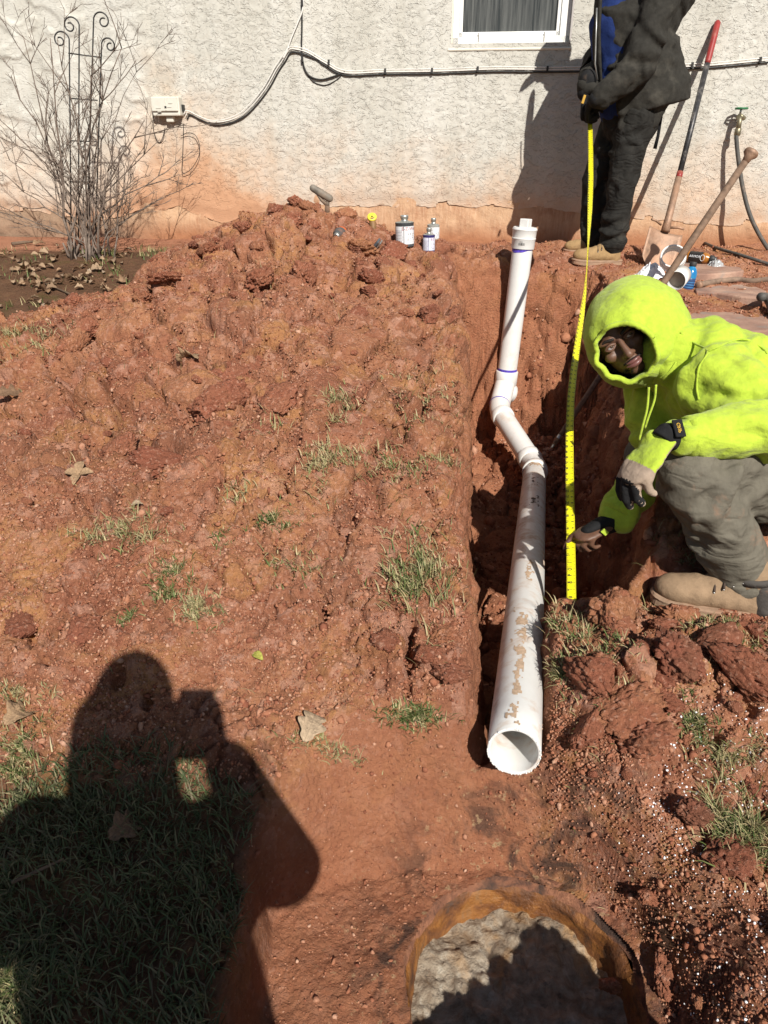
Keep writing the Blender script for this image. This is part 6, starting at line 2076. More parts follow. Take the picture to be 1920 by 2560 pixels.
def boot(name, heel, toe, parent, upper, solem, up=(0, 0, 1), scale=1.0, shaft=.15, side=1, dark=None, lace=True):
    """work boot between heel and toe points on the ground"""
    heel, toe = Vector(heel), Vector(toe)
    x = (toe - heel); L = x.length; x.normalize()
    z = Vector(up); z = (z - x * z.dot(x)).normalized(); y = z.cross(x)
    k = L / .31
    Q = lambda a, b, c: heel + x * (a * k) + y * (b * k * side) + z * (c * k)
    rm = Matrix((x, y, z)).transposed()
    mb = MB()
    mb.ell(Q(.245, .006, .062), (.062 * k, .050 * k, .040 * k), rm)
    mb.ell(Q(.20, .004, .064), (.075 * k, .050 * k, .046 * k), rm)
    mb.tube([Q(.055, 0, .055), Q(.10, 0, .062), Q(.16, .002, .066), Q(.215, .005, .060)], [.044 * k, .046 * k, .047 * k, .046 * k], 16, 'round', (1.0, 1.0), up=z)
    mb.tube([Q(.055, 0, .045), Q(.058, 0, .085), Q(.064, 0, .125), Q(.066, 0, shaft)], [.045 * k, .046 * k, .050 * k, .053 * k], 16, 'round', (1.12, .92), up=x)
    mb.tube([Q(.10, 0, .105), Q(.16, 0, .085)], [.040 * k, .036 * k], 14, 'round', up=z)
    o = blob(mb, name, upper, parent, .006 * k, 4, lambda co, no: .0016 * fbm(co * 22, 3, 5) + .0012 * np.sin((co @ np.array(x)) * 170) * sstep(.12, .05, np.linalg.norm(co - np.array(Q(.165, 0, .09)), axis=1)))
    # sole outline
    out = []
    for a in [i / 40 * 2 * math.pi for i in range(40)]:
        ca, sa = math.cos(a), math.sin(a)
        px_ = .150 + .158 * (abs(ca) ** .82) * (1 if ca > 0 else -1)
        wd = .054 if px_ > .16 else .041 + .013 * max(0, (px_ - .03) / .13)
        out.append((px_, wd * (abs(sa) ** .72) * (1 if sa > 0 else -1) + .004 * (px_ > .15)))
    vs, fs = [], []
    lev = [(.0, .94), (.006, 1.0), (.022, 1.0), (.030, 1.03), (.036, 1.0)]
    for (h, sc) in lev:
        for (a, b) in out:
            lift = .010 * max(0, (a - .20) / .11) ** 2 + (.0 if h > .008 or not (.075 < a < .125) else .010)
            vs.append(Q(.15 + (a - .15) * sc, b * sc, h + lift))
    n = len(out)
    for i in range(len(lev) - 1):
        for j in range(n): fs.append((i * n + j, i * n + (j + 1) % n, (i + 1) * n + (j + 1) % n, (i + 1) * n + j))
    fs.append(tuple(range(n - 1, -1, -1))); fs.append(tuple((len(lev) - 1) * n + j for j in range(n)))
    s = MB(); s.add(vs, fs).build('sole', solem, o, smooth=False)
    if dark:
        d = MB(); d.tube([Q(.02, 0, .05), Q(.03, 0, .085), Q(.035, 0, .11)], [.045 * k, .048 * k, .050 * k], 14, 'round', (.9, 1.02), up=x)
        blob(d, 'heel_counter', dark, o, .006, 3)
        c = MB(); c.tube([Q(.062, 0, shaft - .012), Q(.064, 0, shaft + .006)], .056 * k, 18, None, (1.15, .96), up=x); cc = c.build('collar', dark, o); so = cc.modifiers.new('t', 'SOLIDIFY'); so.thickness = .010
    if lace:
        for i in range(4):
            a = .165 - i * .022; h = .104 + i * .013
            l = MB(); l.tube([Q(a, -.042, h - .016), Q(a - .004, -.014, h + .014), Q(a + .006, .016, h + .014), Q(a, .042, h - .016)], .0034 * k, 6); l.build('lace', M_LACE, o)
        for sgn in (-1, 1):
            for i in range(4):
                a = .165 - i * .022; h = .086 + i * .013
                e = MB(); e.ell(Q(a, sgn * .041, h), (.003, .003, .003), n=8, m=6); e.build('eyelet', M_STEEL, o)
    return o
V3 = lambda *a: Vector(a)

# ------------------------------------------------------------------ crouching worker
def crouching():
    # joints, from the photograph
    ank = PZ(1862, 1440, 2.03); kneeL = PZ(1722, 1178, 1.86); hipL = V3(1.16, 1.93, -.24)
    hipR = V3(1.20, 2.16, -.24); kneeR = V3(.86, 2.24, -.28); ankR = V3(1.20, 2.06, -.40)
    pel = V3(1.20, 2.05, -.20); chest = V3(1.00, 2.11, -.005); neck = V3(.87, 2.15, .075)
    shL = PZ(1790, 960, 2.02); elL = PZ(2010, 1072, 1.86); wrL = PZ(1712, 1092, 1.80)
    shR = V3(.82, 2.33, .0); elR = PZ(1650, 1125, 2.27); wrR = PZ(1535, 1302, 2.21)
    M_ = PZ(1549, 852, 2.105)                                   # between the eyes
    F = img(-.14, -.36, .92).normalized()
    U = img(-.56, .80, 0.0); U = (U - F * U.dot(F)).normalized()
    Lx = U.cross(F).normalized()                               # toward image right
    hc = M_ - F * .082
    rot = Matrix((Lx, F, U)).transposed()
    # ---- body: one continuous skin under the clothes
    b = MB()
    b.ell(hc + U * .012 - F * .008, (.071, .088, .098), rot)
    b.ell(hc - U * .055 + F * .022, (.056, .062, .066), rot)                        # jaw
    b.ell(hc - U * .098 + F * .058, (.026, .022, .020), rot)                        # chin
    b.tube([M_ + U * .006 - F * .004, M_ - U * .018 + F * .010, M_ - U * .043 + F * .021], [.008, .0095, .0125], 10, 'round')   # nose
    for s in (-1, 1):
        b.ell(M_ - U * .044 + F * .010 + Lx * (s * .0125), (.009, .011, .008), rot)     # nostril wings
        b.ell(M_ + U * .018 + Lx * (s * .031) - F * .006, (.026, .014, .010), rot)      # brow
        b.ell(M_ - U * .030 + Lx * (s * .042) - F * .024, (.020, .020, .018), rot)      # cheek
        b.ell(hc + Lx * (s * .075) - U * .012 - F * .01, (.010, .020, .032), rot)       # ear
    b.ell(M_ - U * .072 - F * .002, (.026, .016, .018), rot)                        # mouth mound
    b.tube([hc - U * .05 - F * .02, neck], [.055, .060], 14, 'round')
    b.tube([neck, chest, pel], [.09, .135, .13], 16, 'round')
    for s_, e_, w_ in ((shL, elL, wrL), (shR, elR, wrR)):
        b.tube([chest.lerp(s_, .6), s_, e_], [.06, .055, .043], 12, 'round'); b.tube([e_, w_], [.042, .028], 12, 'round')
    for h_, k_, a_ in ((hipL, kneeL, ank), (hipR, kneeR, ankR)):
        b.tube([pel.lerp(h_, .5), h_, k_], [.09, .085, .058], 12, 'round'); b.tube([k_, a_], [.056, .038], 12, 'round')
    # right hand, closed on the tape with thumb and forefinger
    fdir = (PZ(1462, 1336, 2.19) - wrR); 
    hand(b, wrR + (PZ(1500, 1322, 2.20) - wrR) * .25, fdir, img(.1, -.75, -.35), -1, (.34, 1.12, 1.22, 1.28), .98, (.30, .70))
    body = blob(b, 'person', M_SKIN, None, .0046, 3, None)
    body['_w'] = 0
    tag(body, 'worker in yellow green hoodie crouching over the trench, reading the tape', 'person')
    R_ = body
    # ---- face details
    for s in (-1, 1):
        c = M_ + Lx * (s * .0305) - F * .010 - U * .002
        e = MB(); e.ell(c, (.0125, .0125, .0125), rot, 16, 12); eye = e.build('eye', M_EYEW, R_)
        g = (CN * .97 + F * .25 + img(0.05, .02, 0)).normalized()
        ir = MB(); ir.ell(c + g * .0088, (.0058, .0058, .0058), None, 14, 10); ir.build('iris', M_IRIS, eye)
        for dz, tk in ((.0075, .0042), (-.0080, .0032)):
            l = MB(); l.tube([c + Lx * q * .0145 + U * (dz * (1 - q * q * .8)) + F * (.0110 - .004 * q * q) for q in (-1, -.5, 0, .5, 1)], tk, 8, 'round'); l.build('eyelid', M_SKIN, R_)
        br = MB(); br.tube([M_ + Lx * (s * .014) + U * .016 + F * .009, M_ + Lx * (s * .034) + U * .023 + F * .007, M_ + Lx * (s * .052) + U * .017 - F * .004], [.0042, .0045, .0022], 8, 'round'); br.build('eyebrow', M_HAIR, R_)
    for dz, tk, ff in ((-.068, .0062, .0150), (-.0785, .0078, .0150)):
        l = MB(); l.tube([M_ + Lx * q * .024 + U * (dz + .003 * q * q) + F * (ff - .010 * q * q) for q in (-1, -.6, -.2, .2, .6, 1)], [tk * k for k in (.3, .8, 1, 1, .8, .3)], 10, 'round'); l.build('lip', M_LIP, R_)
    # beard: short curls on the chin and jaw line, moustache
    bd = MB(); rg = random.Random(5)
    for k in range(420):
        a = rg.gauss(0, .55); v = rg.gauss(0, .4)
        q = hc - U * (.100 - .030 * abs(a)) + F * (.070 - .045 * a * a) + Lx * (a * .052) + U * (v * .012) + F * (v * .006)
        d_ = (F * .5 - U * .8 + Lx * rg.gauss(0, .5)).normalized()
        bd.tube([q, q + d_ * .007, q + d_ * .010 + Lx * rg.gauss(0, .004)], [.0016, .0013, .0006], 4)
    for k in range(90):
        a = rg.uniform(-1, 1); q = M_ - U * (.058 + .004 * abs(a)) + F * (.0150 - .010 * a * a) + Lx * (a * .027)
        bd.tube([q, q - U * .005 + Lx * (a * .003) + F * .002], [.0012, .0006], 4)
    o = bd.build('beard', M_HAIR, R_); o['kind'] = 'stuff'
    bn = MB(); bn.ell(hc + U * .018 - F * .014, (.0755, .091, .093), rot); bn.ell(hc - F * .045 - U * .03, (.074, .055, .08), rot)
    cap_o = blob(bn, 'knit_cap', M_KNIT, R_, .006, 3)
    # ---- hood: open shell with a rolled rim
    Hc = PZ(1586, 834, 2.215); FH = img(-.42, -.52, .75).normalized()
    UH = img(-.45, .80, 0); UH = (UH - FH * UH.dot(FH)).normalized(); LH = UH.cross(FH)
    a0 = R(34); vs, fs, rim = [], [], []
    NA, NB = 30, 56
    def hood_pt(ph, th):
        rF, rU, rL = .200, .154, .147
        v = FH * (math.cos(ph) * rF) + (UH * math.sin(th) * rU + LH * math.cos(th) * rL) * math.sin(ph)
        back = max(0, -math.cos(ph))
        v += UH * (.030 * back * max(0, math.sin(th)))                       # slight peak at the back
        v += LH * (.010 * max(0, math.cos(th)) * math.sin(ph) ** 2)
        p = Hc + v
        w = .010 * mnoise.noise(p * 8) + .007 * mnoise.noise(p * 17) + .005 * math.sin(th * 9 + 3 * mnoise.noise(p * 6)) * math.exp(-((ph - a0) / .35) ** 2)
        return p + v.normalized() * w
    for i in range(NA + 1):
        ph = a0 + (math.pi - .02 - a0) * i / NA
        for j in range(NB):
            th = 2 * math.pi * j / NB
            p = hood_pt(ph, th)
            if i == 0: rim.append(p)
            vs.append(p)
    for i in range(NA):
        for j in range(NB):
            fs.append((i * NB + j, (i + 1) * NB + j, (i + 1) * NB + (j + 1) % NB, i * NB + (j + 1) % NB))
    hd = MB(); hd.add(vs, fs); hood = hd.build('hood', M_HIVIS, R_)
    so = hood.modifiers.new('t', 'SOLIDIFY'); so.thickness = .010; so.offset = -1
    # added dark shell, stands in for the shade inside the hood
    ln = MB(); lv = []
    for i in range(NA + 1):
        ph = a0 + .10 + (math.pi - .02 - a0 - .10) * i / NA
        for j in range(NB):
            q = hood_pt(ph, 2 * math.pi * j / NB); lv.append(Hc + (q - Hc) * .915)
    ln.add(lv, [tuple(reversed(k)) for k in fs]); ln.build('hood_shade_liner', M_KNIT, hood)
    # keep head and cap inside the hood
    for ob in (body, cap_o):
        for v in ob.data.vertices:
            d = v.co - Hc
            if d.length > .26: continue
            a_, b_, c_ = d.dot(LH) / .147, d.dot(FH) / .200, d.dot(UH) / .154
            n_ = math.sqrt(a_ * a_ + b_ * b_ + c_ * c_)
            if n_ > .86 and b_ / max(n_, 1e-6) < math.cos(a0 + .12) and (d.dot(UH) > -.05 or b_ < .2) and (v.co - neck).length > .12:
                v.co = Hc + d * (.86 / n_)
    rr = MB(); pr = []
    for j, p in enumerate(rim + rim[:1]): pr.append(p)
    rr.tube(pr, [.0072 + .0016 * math.sin(j * 2.9) * (j % 2) for j in range(len(pr))], 10, None); rr.build('hood_rim', M_HIVIS, hood)
    st = MB(); st.tube([Hc + (p - Hc) * 1.015 - FH * .024 for p in pr], .0016, 6, None); st.build('rim_stitching', M_HIVISD, hood)
    # ---- hoodie: torso and sleeves in one
    h = MB()
    h.tube([neck + V3(-.03, 0, .0), neck + V3(.02, 0, -.012), chest + V3(-.01, -.005, .005), chest.lerp(pel, .5) + V3(.02, 0, .01), pel + V3(.03, 0, .0), pel + V3(.05, .0, -.05)], [.100, .140, .178, .182, .178, .17], 24, 'round', (1.0, 1.12), up=V3(-.6, 0, -.8))
    h.ell(neck + V3(-.02, -.005, .02), (.11, .115, .085))
    h.tube([chest.lerp(shL, .35), shL, shL.lerp(elL, .5), elL], [.125, .112, .088, .076], 20, 'round')
    h.tube([elL, elL.lerp(wrL, .45), elL.lerp(wrL, .85), wrL], [.076, .072, .060, .047], 20, 'round')
    h.tube([chest.lerp(shR, .35), shR, shR.lerp(elR, .55), elR], [.115, .095, .078, .070], 20, 'round')
    h.tube([elR, elR.lerp(wrR, .4), elR.lerp(wrR, .8), elR.lerp(wrR, .93)], [.070, .066, .060, .052], 20, 'round')
    seg = [(elL, wrL, 1.0, 0.3), (shL, elL, 1.0, 1.7), (elR, wrR, .9, 2.2), (shR, elR, .9, 3.1), (chest, pel, .7, 4.0), (neck, chest, .45, 5.0)]
    torso = blob(h, 'hoodie', M_HIVIS, R_, .0075, 3, folds(seg, .0165, 20, 3, .011))
    # seams: raised double stitching on the shoulder
    def on_surface(px, py):
        d = ray(px, py).normalized(); hit, loc, nn, idx = torso.ray_cast(V3(0, 0, CAMZ), d)
        return (loc + nn * .0022) if hit else None
    for pix in ([(1700, 832), (1735, 858), (1768, 880), (1748, 920), (1742, 965), (1748, 1000)], [(1768, 880), (1800, 866), (1835, 852), (1870, 852), (1900, 868), (1918, 885)], [(1690, 905), (1672, 930), (1650, 945)]):
        pts = [on_surface(*p) for p in pix]; pts = [p for p in pts if p is not None]
        if len(pts) > 2:
            s = MB(); s.tube(bez(pts, 5), .0030, 6); s.build('seam', M_HIVIS, torso)
    # ribbed cuffs
    ax = (wrL - elL).normalized()
    c = MB(); c.tube([wrL - ax * .06, wrL - ax * .045, wrL - ax * .01, wrL + ax * .004], [.052, .0545, .052, .047], 22, None); o = c.build('cuff', M_HIVIS, torso); m_ = o.modifiers.new('t', 'SOLIDIFY'); m_.thickness = .006
    axr = (wrR - elR).normalized(); e_ = elR.lerp(wrR, .88)
    c = MB(); c.tube([e_ - axr * .02, e_, e_ + axr * .02], [.058, .060, .056], 22, None); o = c.build('cuff', M_HIVIS, torso); m_ = o.modifiers.new('t', 'SOLIDIFY'); m_.thickness = .006
    # drawstrings
    for k, (p0, pix) in enumerate((((1622, 968), [(1622, 968), (1618, 1020), (1608, 1060), (1598, 1100)]), ((1640, 962), [(1640, 962), (1636, 1000), (1622, 1040), (1612, 1070)]))):
        s = MB(); s.tube(bez([PZ(x, y, 2.05 + .02 * i) for i, (x, y) in enumerate(pix)], 6), .0035, 7); s.build('drawstring', M_HIVIS, torso)
    # ---- trousers
    p = MB()
    p.tube([pel + V3(.05, 0, .02), pel + V3(.03, 0, -.07)], [.165, .16], 20, 'round')
    p.tube([hipL, hipL.lerp(kneeL, .5), kneeL.lerp(hipL, .12), kneeL], [.118, .104, .090, .080], 22, 'round')
    sh = ank - kneeL
    p.tube([kneeL, kneeL + sh * .18, kneeL + sh * .55, kneeL + sh * .88, kneeL + sh * .98], [.081, .086, .084, .078, .074], 22, 'round', (1, 1.0))
    p.tube([hipR, hipR.lerp(kneeR, .5), kneeR], [.115, .095, .078], 20, 'round'); p.tube([kneeR, kneeR.lerp(ankR, .6), ankR], [.078, .074, .066], 20, 'round')
    seg = [(kneeL, ank, 1.0, .7), (hipL, kneeL, 1.1, 2.4), (kneeR, ankR, .8, 3.2), (kneeL + V3(.04, 0, .02), kneeL + V3(.12, .02, -.12), 1.2, 5.5)]
    tr = blob(p, 'trousers', M_PANTS, R_, .0075, 3, folds(seg, .0105, 27, 7, .0045))
    hm = MB(); dsh = sh.normalized(); e0 = kneeL + sh * .97; hm.tube([e0 - dsh * .012, e0 + dsh * .012, e0 + dsh * .03], [.080, .082, .078], 26, None, (1, 1.0)); o = hm.build('hem', M_PANTS, tr); m_ = o.modifiers.new('t', 'SOLIDIFY'); m_.thickness = .005
    # ---- boots
    hl = PZ(1905, 1545, 2.04); to = PZ(1622, 1512, 2.06)
    boot('boot', hl, to, R_, M_SUEDEM, M_SOLE, up=(.05, 0, 1), dark=M_DKLEA, shaft=.135, side=-1)
    hl2 = V3(1.26, 2.12, -.44); to2 = V3(.98, 2.02, -.50)
    boot('boot', hl2, to2, R_, M_SUEDEM, M_SOLE, up=(.1, 0, 1), dark=M_DKLEA, shaft=.13, side=-1, lace=False)
    # ---- left glove, hanging relaxed over the knee
    g = MB()
    W = PZ(1668, 1090, 1.785)
    f = (PZ(1606, 1160, 1.785) - W).normalized()
    pn = img(.62, -.45, -.45)
    hand(g, W, f, pn, -1, (.50, .58, .66, .74), 1.22, (.35, .55), r=.0112)
    glove = blob(g, 'glove', M_HIVIS, R_, .0042, 3, lambda co, no: .0012 * fbm(co * 45, 2, 8))
    # leather palm and finger fronts: faces that look along the palm normal
    me = glove.data; me.materials.append(M_GLOVET); me.materials.append(M_GLOVEB)
    pnn = (pn - f * pn.dot(f)).normalized()
    for poly in me.polygons:
        s_ = (poly.center - W).dot(f)
        if poly.normal.dot(pnn) > .15: poly.material_index = 1 if poly.normal.dot(CN) > -.2 or True else 0
        if s_ > .145 and poly.normal.dot(pnn) < .15: poly.material_index = 2
        elif s_ > .098 and poly.normal.dot(pnn) < .15: poly.material_index = 1
    wa = (W - wrL).normalized()
    w_ = MB(); w_.tube([wrL + wa * .0, wrL.lerp(W, .4), W + f * .004, W + f * .018], [.036, .037, .037, .035], 22, 'flat', (.95, .95)); band = blob(w_, 'wrist_strap', M_GLOVEB, glove, .004, 3)
    tb = MB(); c0 = wrL.lerp(W, .75)
    tab_n = img(.05, .35, .92).normalized(); tab_u = (W - wrL).normalized(); tab_u = (tab_u - tab_n * tab_u.dot(tab_n)).normalized(); tab_w = tab_n.cross(tab_u)
    rot3 = Matrix((tab_w, tab_u, tab_n)).transposed()
    tb.box(c0 + tab_n * .0415, (.046, .026, .006), rot3); tab = tb.build('strap_tab', M_GLOVEB, glove, smooth=False, bevel=.003)
    gv, gf = glyphs('GRIP'); tx = MB(); s_ = .0125
    tx.add([c0 + tab_n * .0452 - tab_w * (v.x * s_) * -1 + tab_u * (-v.y * s_) * -1 for v in gv], gf).build('strap_lettering', simple('gold_print', (.55, .33, .03), .5), tab, smooth=False)
    # ---- right glove: knitted back and wrist, fingertips bare
    g2 = MB(); kd = fdir.normalized()
    g2.tube([elR.lerp(wrR, .92), wrR, wrR + kd * .02], [.044, .038, .035], 18, 'round', (1.0, .85)); 
    g2.tube([wrR + kd * .0 + CU * .010, wrR + kd * .05 + CU * .012, wrR + kd * .085 + CU * .010], [.030, .033, .028], 16, 'round', (.55, 1.1), up=CU)
    rg2 = blob(g2, 'glove', M_GLOVEB, R_, .0045, 3)
    tg = MB(); tg.box(PZ(1512, 1330, 2.155), (.020, .004, .014), Matrix.Rotation(.7, 3, 'Y')); tg.build('glove_tag', M_HIVIS, rg2, smooth=False)
    return body
crouching()
print('crouching', round(time.time() - T0, 1))

# ------------------------------------------------------------------ standing worker
def standing():
    Yn, Yf = 4.60, 4.82
    headc = V3(1.235, 4.68, 1.60)
    hn = PY(1553, 641, Yn); hn.z = surf(hn.x, Yn) - .004
    tn = V3(PY(1430, 641, Yn).x, Yn - .015, hn.z)
    hf = PY(1515, 628, Yf); hf.z = surf(hf.x, Yf) - .004; tf = V3(PY(1408, 628, Yf).x, Yf - .01, hf.z)
    ankN = PY(1530, 606, Yn + .01); kneeN = PY(1557, 443, Yn); hipN = PY(1592, 285, Yn + .02)
    ankF = PY(1486, 604, Yf); kneeF = PY(1490, 450, Yf - .02); hipF = PY(1560, 285, Yf - .04)
    pel = PY(1582, 262, 4.71); wst = PY(1578, 180, 4.71); chest = PY(1570, 60, 4.71); neck = V3(1.345, 4.70, 1.46)
    shN = V3(1.43, 4.54, 1.375); elN = PY(1598, 168, 4.47); wrN = PY(1502, 243, 4.50)
    shF = V3(1.41, 4.88, 1.375); elF = PY(1495, 150, 4.86); wrF = PY(1470, 215, 4.66)
    b = MB()
    dwn = (headc - neck).normalized()
    Fh = V3(-.86, -.06, -.50).normalized(); Uh = (V3(-.25, 0, .97) - Fh * V3(-.25, 0, .97).dot(Fh)).normalized(); Lh = Uh.cross(Fh); rot = Matrix((Lh, Fh, Uh)).transposed()
    b.ell(headc + Uh * .012, (.074, .092, .100), rot); b.ell(headc - Uh * .06 + Fh * .025, (.055, .06, .06), rot); b.ell(headc - Uh * .01 + Fh * .10, (.012, .018, .022), rot)
    for s in (-1, 1): b.ell(headc + Lh * (s * .076), (.010, .018, .030), rot)
    b.tube([headc - Uh * .05 - Fh * .02, neck], [.056, .06], 12, 'round')
    b.tube([neck, chest, wst, pel], [.10, .15, .14, .145], 16, 'round')
    for s_, e_, w_ in ((shN, elN, wrN), (shF, elF, wrF)):
        b.tube([chest.lerp(s_, .6), s_, e_], [.065, .055, .045], 12, 'round'); b.tube([e_, w_], [.043, .028], 12, 'round')
    for h_, k_, a_ in ((hipN, kneeN, ankN), (hipF, kneeF, ankF)):
        b.tube([pel.lerp(h_, .5), h_, k_], [.09, .085, .058], 12, 'round'); b.tube([k_, a_], [.055, .04], 12, 'round')
    body = blob(b, 'person', M_SKIN, None, .007, 3)
    tag(body, 'worker in black jacket and tan boots standing at the wall holding the tape', 'person')
    kc = MB(); kc.ell(headc + Uh * .035 - Fh * .012, (.084, .104, .092), rot); kc.tube([headc + Uh * .02 + Fh * .075, headc + Uh * .012 + Fh * .165], [.055, .05], 14, 'round', (.10, 1.0), up=Uh)
    blob(kc, 'cap', M_KNIT, body, .007, 2)
    # shirt
    s = MB(); s.tube([neck, chest + V3(-.035, 0, 0), wst + V3(-.03, 0, 0), pel + V3(-.02, 0, .02)], [.11, .165, .165, .165], 20, 'round', (1, 1.05), up=V3(0, 1, 0)); blob(s, 'shirt', M_BLUE, body, .010, 3, folds([(chest, pel, 1, .3)], .006, 20, 2, .003))
    # trousers
    p = MB()
    p.tube([pel + V3(0, 0, .05), pel + V3(0, 0, -.06)], [.165, .165], 18, 'round')
    for h_, k_, a_ in ((hipN, kneeN, ankN), (hipF, kneeF, ankF)):
        d = a_ - k_
        p.tube([h_, h_.lerp(k_, .5), k_, k_ + d * .5, a_ + d * .02], [.112, .098, .084, .080, .078], 20, 'round')
    tr = blob(p, 'trousers', M_BLKC, body, .009, 3, folds([(hipN, kneeN, .9, 1.2), (kneeN, ankN, 1.2, 2.0), (hipF, kneeF, .8, 3), (kneeF, ankF, 1, 4)], .010, 20, 5, .006))
    # jacket, open at the front, hem lower at the front
    j = MB()
    fr = PY(1556, 300, 4.63); bk = PY(1668, 240, 4.70)
    j.tube([neck + V3(.02, 0, 0), V3(1.44, 4.71, 1.33), PY(1583, 60, 4.71), PY(1592, 130, 4.71), PY(1602, 205, 4.71), PY(1614, 240, 4.71), PY(1616, 272, 4.71)], [.12, .185, .205, .205, .215, .222, .212], 26, 'flat', (1.0, 1.08), up=V3(0, 1, 0))
    # front skirt reaching lower
    j.tube([PY(1590, 190, 4.60), PY(1584, 262, 4.575), PY(1576, 306, 4.57)], [.11, .10, .075], 14, 'round', (1.0, .38), up=V3(1, 0, 0))
    j.tube([PY(1620, 190, 4.60), PY(1622, 250, 4.575), PY(1616, 290, 4.57)], [.13, .12, .085], 14, 'round', (1.0, .38), up=V3(1, 0, 0))
    j.tube([chest.lerp(shN, .4), shN, shN.lerp(elN, .5), elN], [.12, .108, .094, .086], 18, 'round'); j.tube([elN, elN.lerp(wrN, .5), wrN], [.086, .074, .058], 18, 'round')
    j.tube([chest.lerp(shF, .4), shF, shF.lerp(elF, .5), elF], [.12, .108, .092, .084], 18, 'round'); j.tube([elF, elF.lerp(wrF, .5), wrF], [.084, .074, .060], 18, 'round')
    me = remesh(j, .0085, 3)
    # open the front: drop faces on the belly side so the shirt shows
    bm = bmesh.new(); bm.from_mesh(me)
    kill = []
    for f in bm.faces:
        c = f.calc_center_median()
        axis_x = float(np.interp(c.z, [.6, .9, 1.2, 1.4], [1.50, 1.50, 1.50, 1.46]))
        if c.x < axis_x - .155 and 4.65 < c.y < 4.78 and .62 < c.z < 1.40 and f.normal.x < -.35 and (c - elF).length > .13 and (c - wrF).length > .13 and (c - wrN).length > .14: kill.append(f)
    bmesh.ops.delete(bm, geom=kill, context='FACES'); bm.to_mesh(me); bm.free()
    n = len(me.vertices); co = np.empty(n * 3); me.vertices.foreach_get('co', co); co = co.reshape(-1, 3); no = np.empty(n * 3); me.vertex_normals.foreach_get('vector', no); no = no.reshape(-1, 3)
    fd = folds([(elN, wrN, 1.2, .3), (shN, elN, 1.0, 1.7), (shF, elF, 1, 2), (elF, wrF, 1, 3), (chest, pel, .8, 4)], .011, 18, 6, .007)
    co = co + no * fd(co, no)[:, None]; me.vertices.foreach_set('co', co.ravel())
    me.polygons.foreach_set('use_smooth', [True] * len(me.polygons)); me.name = 'jacket'
    jk = link('jacket', me, M_JACK, body); so = jk.modifiers.new('t', 'SOLIDIFY'); so.thickness = .006
    col = MB(); col.tube([V3(1.30, 4.61, 1.40), V3(1.37, 4.58, 1.46), V3(1.45, 4.66, 1.49), V3(1.45, 4.75, 1.49), V3(1.37, 4.83, 1.46), V3(1.30, 4.80, 1.40)], .028, 10, 'round', (1.2, .4)); blob(col, 'collar', M_JACK, jk, .007, 2)
    fl = MB(); fl.tube([PY(1502, -70, 4.68), PY(1495, 10, 4.665), PY(1491, 90, 4.66), PY(1493, 160, 4.66), PY(1500, 215, 4.66)], [.045, .055, .06, .06, .04], 12, 'round', (.30, 1.0), up=V3(1, 0, 0)); blob(fl, 'front_panel', M_JACK, jk, .006, 2)
    zp = MB(); zp.tube([PY(1492, 20, 4.60), PY(1490, 90, 4.595), PY(1488, 160, 4.60), PY(1494, 200, 4.60)], .004, 6); zp.build('zip', M_STEEL, jk)
    stp = MB(); stp.tube([PY(1662, 235, 4.66), PY(1653, 290, 4.665), PY(1645, 340, 4.67), PY(1637, 372, 4.67)], [.010, .009, .009, .011], 8, 'flat', (.4, 1.0), up=V3(0, 1, 0)); stp.build('hanging_strap', M_KNIT, jk)
    # boots
    boot('boot', hn, tn, body, M_SUEDE, M_SOLE, shaft=.15, side=-1); boot('boot', hf, tf, body, M_SUEDE, M_SOLE, shaft=.15, side=-1)
    # gloves round the tape
    tp = tape_point(288)
    g = MB(); hand(g, wrN + V3(-.02, 0, -.01), (tp + V3(0, -.01, .03)) - wrN, V3(.2, .8, -.5), 1, (.75, .8, .85, .9), 1.12, (.4, .6), r=.0118); g.tube([wrN + V3(.03, 0, .02), wrN + V3(-.02, 0, -.01)], [.050, .044], 14, 'round'); blob(g, 'glove', M_GLOVEB, body, .005, 2)
    g = MB(); hand(g, wrF + V3(-.01, 0, -.03), V3(-.05, -.12, -1), V3(.6, -.2, -.1), -1, (.7, .8, .85, .9), 1.12, (.4, .6), r=.0118); g.tube([wrF + V3(0, 0, .03), wrF + V3(-.01, 0, -.03)], [.052, .046], 14, 'round'); gl = blob(g, 'glove', M_GLOVEB, body, .005, 2)
    tg = MB(); tg.box(PY(1459, 248, 4.47), (.012, .010, .040), Matrix.Rotation(.25, 3, 'Y')); tg.build('yellow_tag', simple('amber_tag', (.45, .26, .03), .5), gl, smooth=False)
standing()
print('standing', round(time.time() - T0, 1))

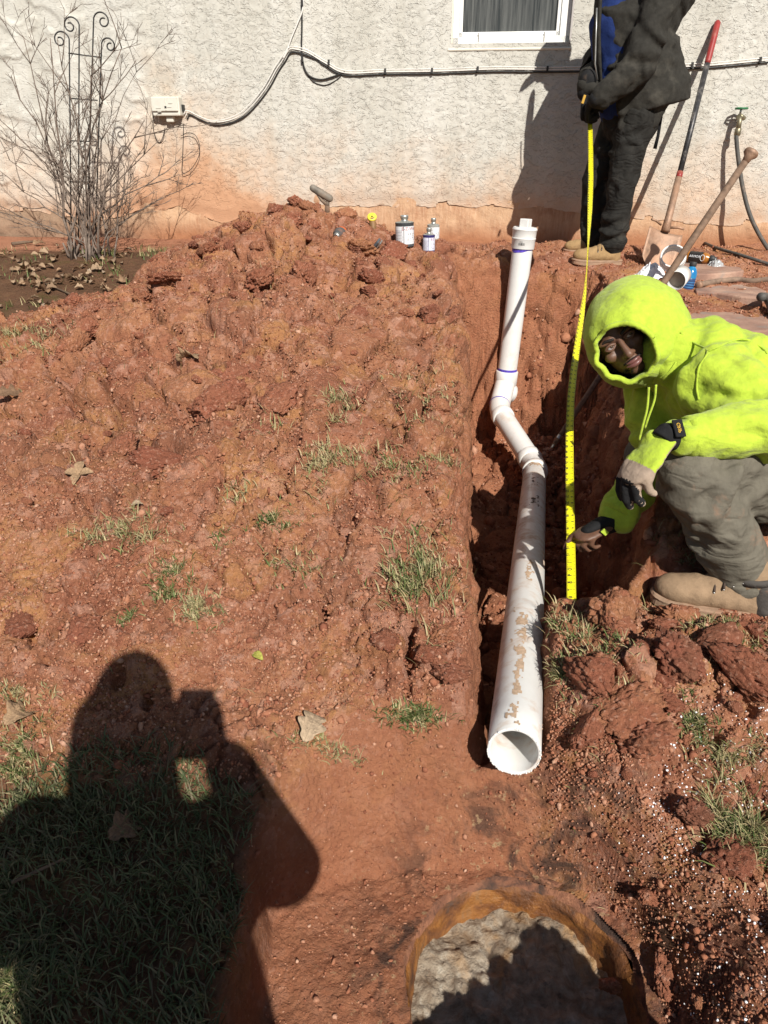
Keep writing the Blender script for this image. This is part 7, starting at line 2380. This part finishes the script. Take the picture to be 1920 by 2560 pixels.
# ------------------------------------------------------------------ photographer (behind the lens; only the shadow shows)
def photographer():
    gz = float(np.interp(-.35, NAT_Y, NAT_Z)) - .05
    headc = V3(-.085, -.30, .865); neck = V3(-.105, -.33, .66)
    shL = V3(-.28, -.34, .545); shR = V3(.075, -.34, .545)
    elR = V3(.180, -.20, .325); wrR = V3(.022, -.045, .530)
    elL = V3(-.33, -.22, .33); wrL = V3(-.085, -.06, .53)
    pel = V3(-.03, -.36, .10); chest = V3(-.09, -.35, .42)
    hL, hR = V3(-.12, -.36, .05), V3(.07, -.36, .05)
    kL, kR = V3(-.14, -.33, -.36), V3(.10, -.33, -.36); aL, aR = V3(-.15, -.38, gz + .1), V3(.11, -.38, gz + .1)
    b = MB()
    b.ell(headc, (.075, .09, .105)); b.ell(headc + V3(0, .02, -.07), (.05, .06, .06)); b.ell(headc + V3(0, .10, -.01), (.012, .016, .02))
    b.tube([headc - V3(0, 0, .06), neck], [.056, .06], 12, 'round'); b.tube([neck, chest, pel], [.10, .14, .14], 16, 'round')
    for s, e, w in ((shL, elL, wrL), (shR, elR, wrR)):
        b.tube([s, e], [.055, .045], 12, 'round'); b.tube([e, w], [.043, .028], 12, 'round'); b.tube([chest.lerp(s, .4), s], [.08, .06], 12, 'round')
    for h, k, a in ((hL, kL, aL), (hR, kR, aR)): b.tube([h, k], [.085, .06], 12, 'round'); b.tube([k, a], [.058, .04], 12, 'round')
    hand(b, wrR, V3(-.10, .10, .95), V3(-.9, .3, 0), 1, (.5, .6, .7, .8), 1.0, (.4, .5))
    hand(b, wrL, V3(.10, .10, .95), V3(.9, .3, 0), -1, (.5, .6, .7, .8), 1.0, (.4, .5))
    body = blob(b, 'person', M_SKIN, None, .008, 2)
    tag(body, 'photographer holding up a phone, seen only by the shadow cast on the ground', 'person')
    j = MB()
    j.tube([neck + V3(0, 0, .01), chest + V3(0, 0, .06), chest, chest.lerp(pel, .6), pel, pel - V3(0, 0, .08)], [.11, .18, .20, .195, .185, .18], 20, 'round', (1.0, .72), up=V3(1, 0, 0))
    for s, e, w in ((shL, elL, wrL), (shR, elR, wrR)):
        j.tube([chest.lerp(s, .4), s, e], [.12, .10, .080], 14, 'round'); j.tube([e, e.lerp(w, .85)], [.080, .055], 14, 'round')
    blob(j, 'jacket', M_BLKC, body, .012, 3)
    hd = MB(); hd.ell(headc + V3(.005, -.02, .02), (.096, .12, .128)); hd.tube([headc - V3(.02, .03, .03), neck], [.108, .12], 14, 'round'); 
    blob(hd, 'hood', M_BLKC, body, .01, 3)
    p = MB(); p.tube([pel, pel - V3(0, 0, .1)], [.17, .17], 16, 'round')
    for h, k, a in ((hL, kL, aL), (hR, kR, aR)): p.tube([h, k, a], [.11, .085, .08], 16, 'round')
    blob(p, 'trousers', M_PANTS, body, .012, 3)
    for a in (aL, aR): boot('boot', V3(a.x, a.y - .07, gz - .02), V3(a.x, a.y + .22, gz - .02), body, M_SUEDE, M_SOLE, lace=False)
    # phone, lens end just behind the camera position
    ph = empty('phone', (0, 0, CAMZ)); ph.rotation_euler = (math.pi / 2 - THETA, 0, 0)
    tag(ph, 'smartphone in the photographer hands, seen only as a shadow', 'phone')
    m = MB(); m.box((-.025, -.058, .012), (.076, .155, .009)); m.build('case', M_INK, ph, smooth=False, bevel=.003)
    m = MB(); m.box((-.025, -.058, .0172), (.070, .148, .001)); m.build('screen', simple('phone_screen', (.02, .02, .022), .1), ph, smooth=False)
    m = MB(); m.box((0, 0, .0060), (.034, .034, .0025)); m.build('camera_bump', M_INK, ph, smooth=False)
photographer()
print('photographer', round(time.time() - T0, 1))
print('total', round(time.time() - T0, 1))
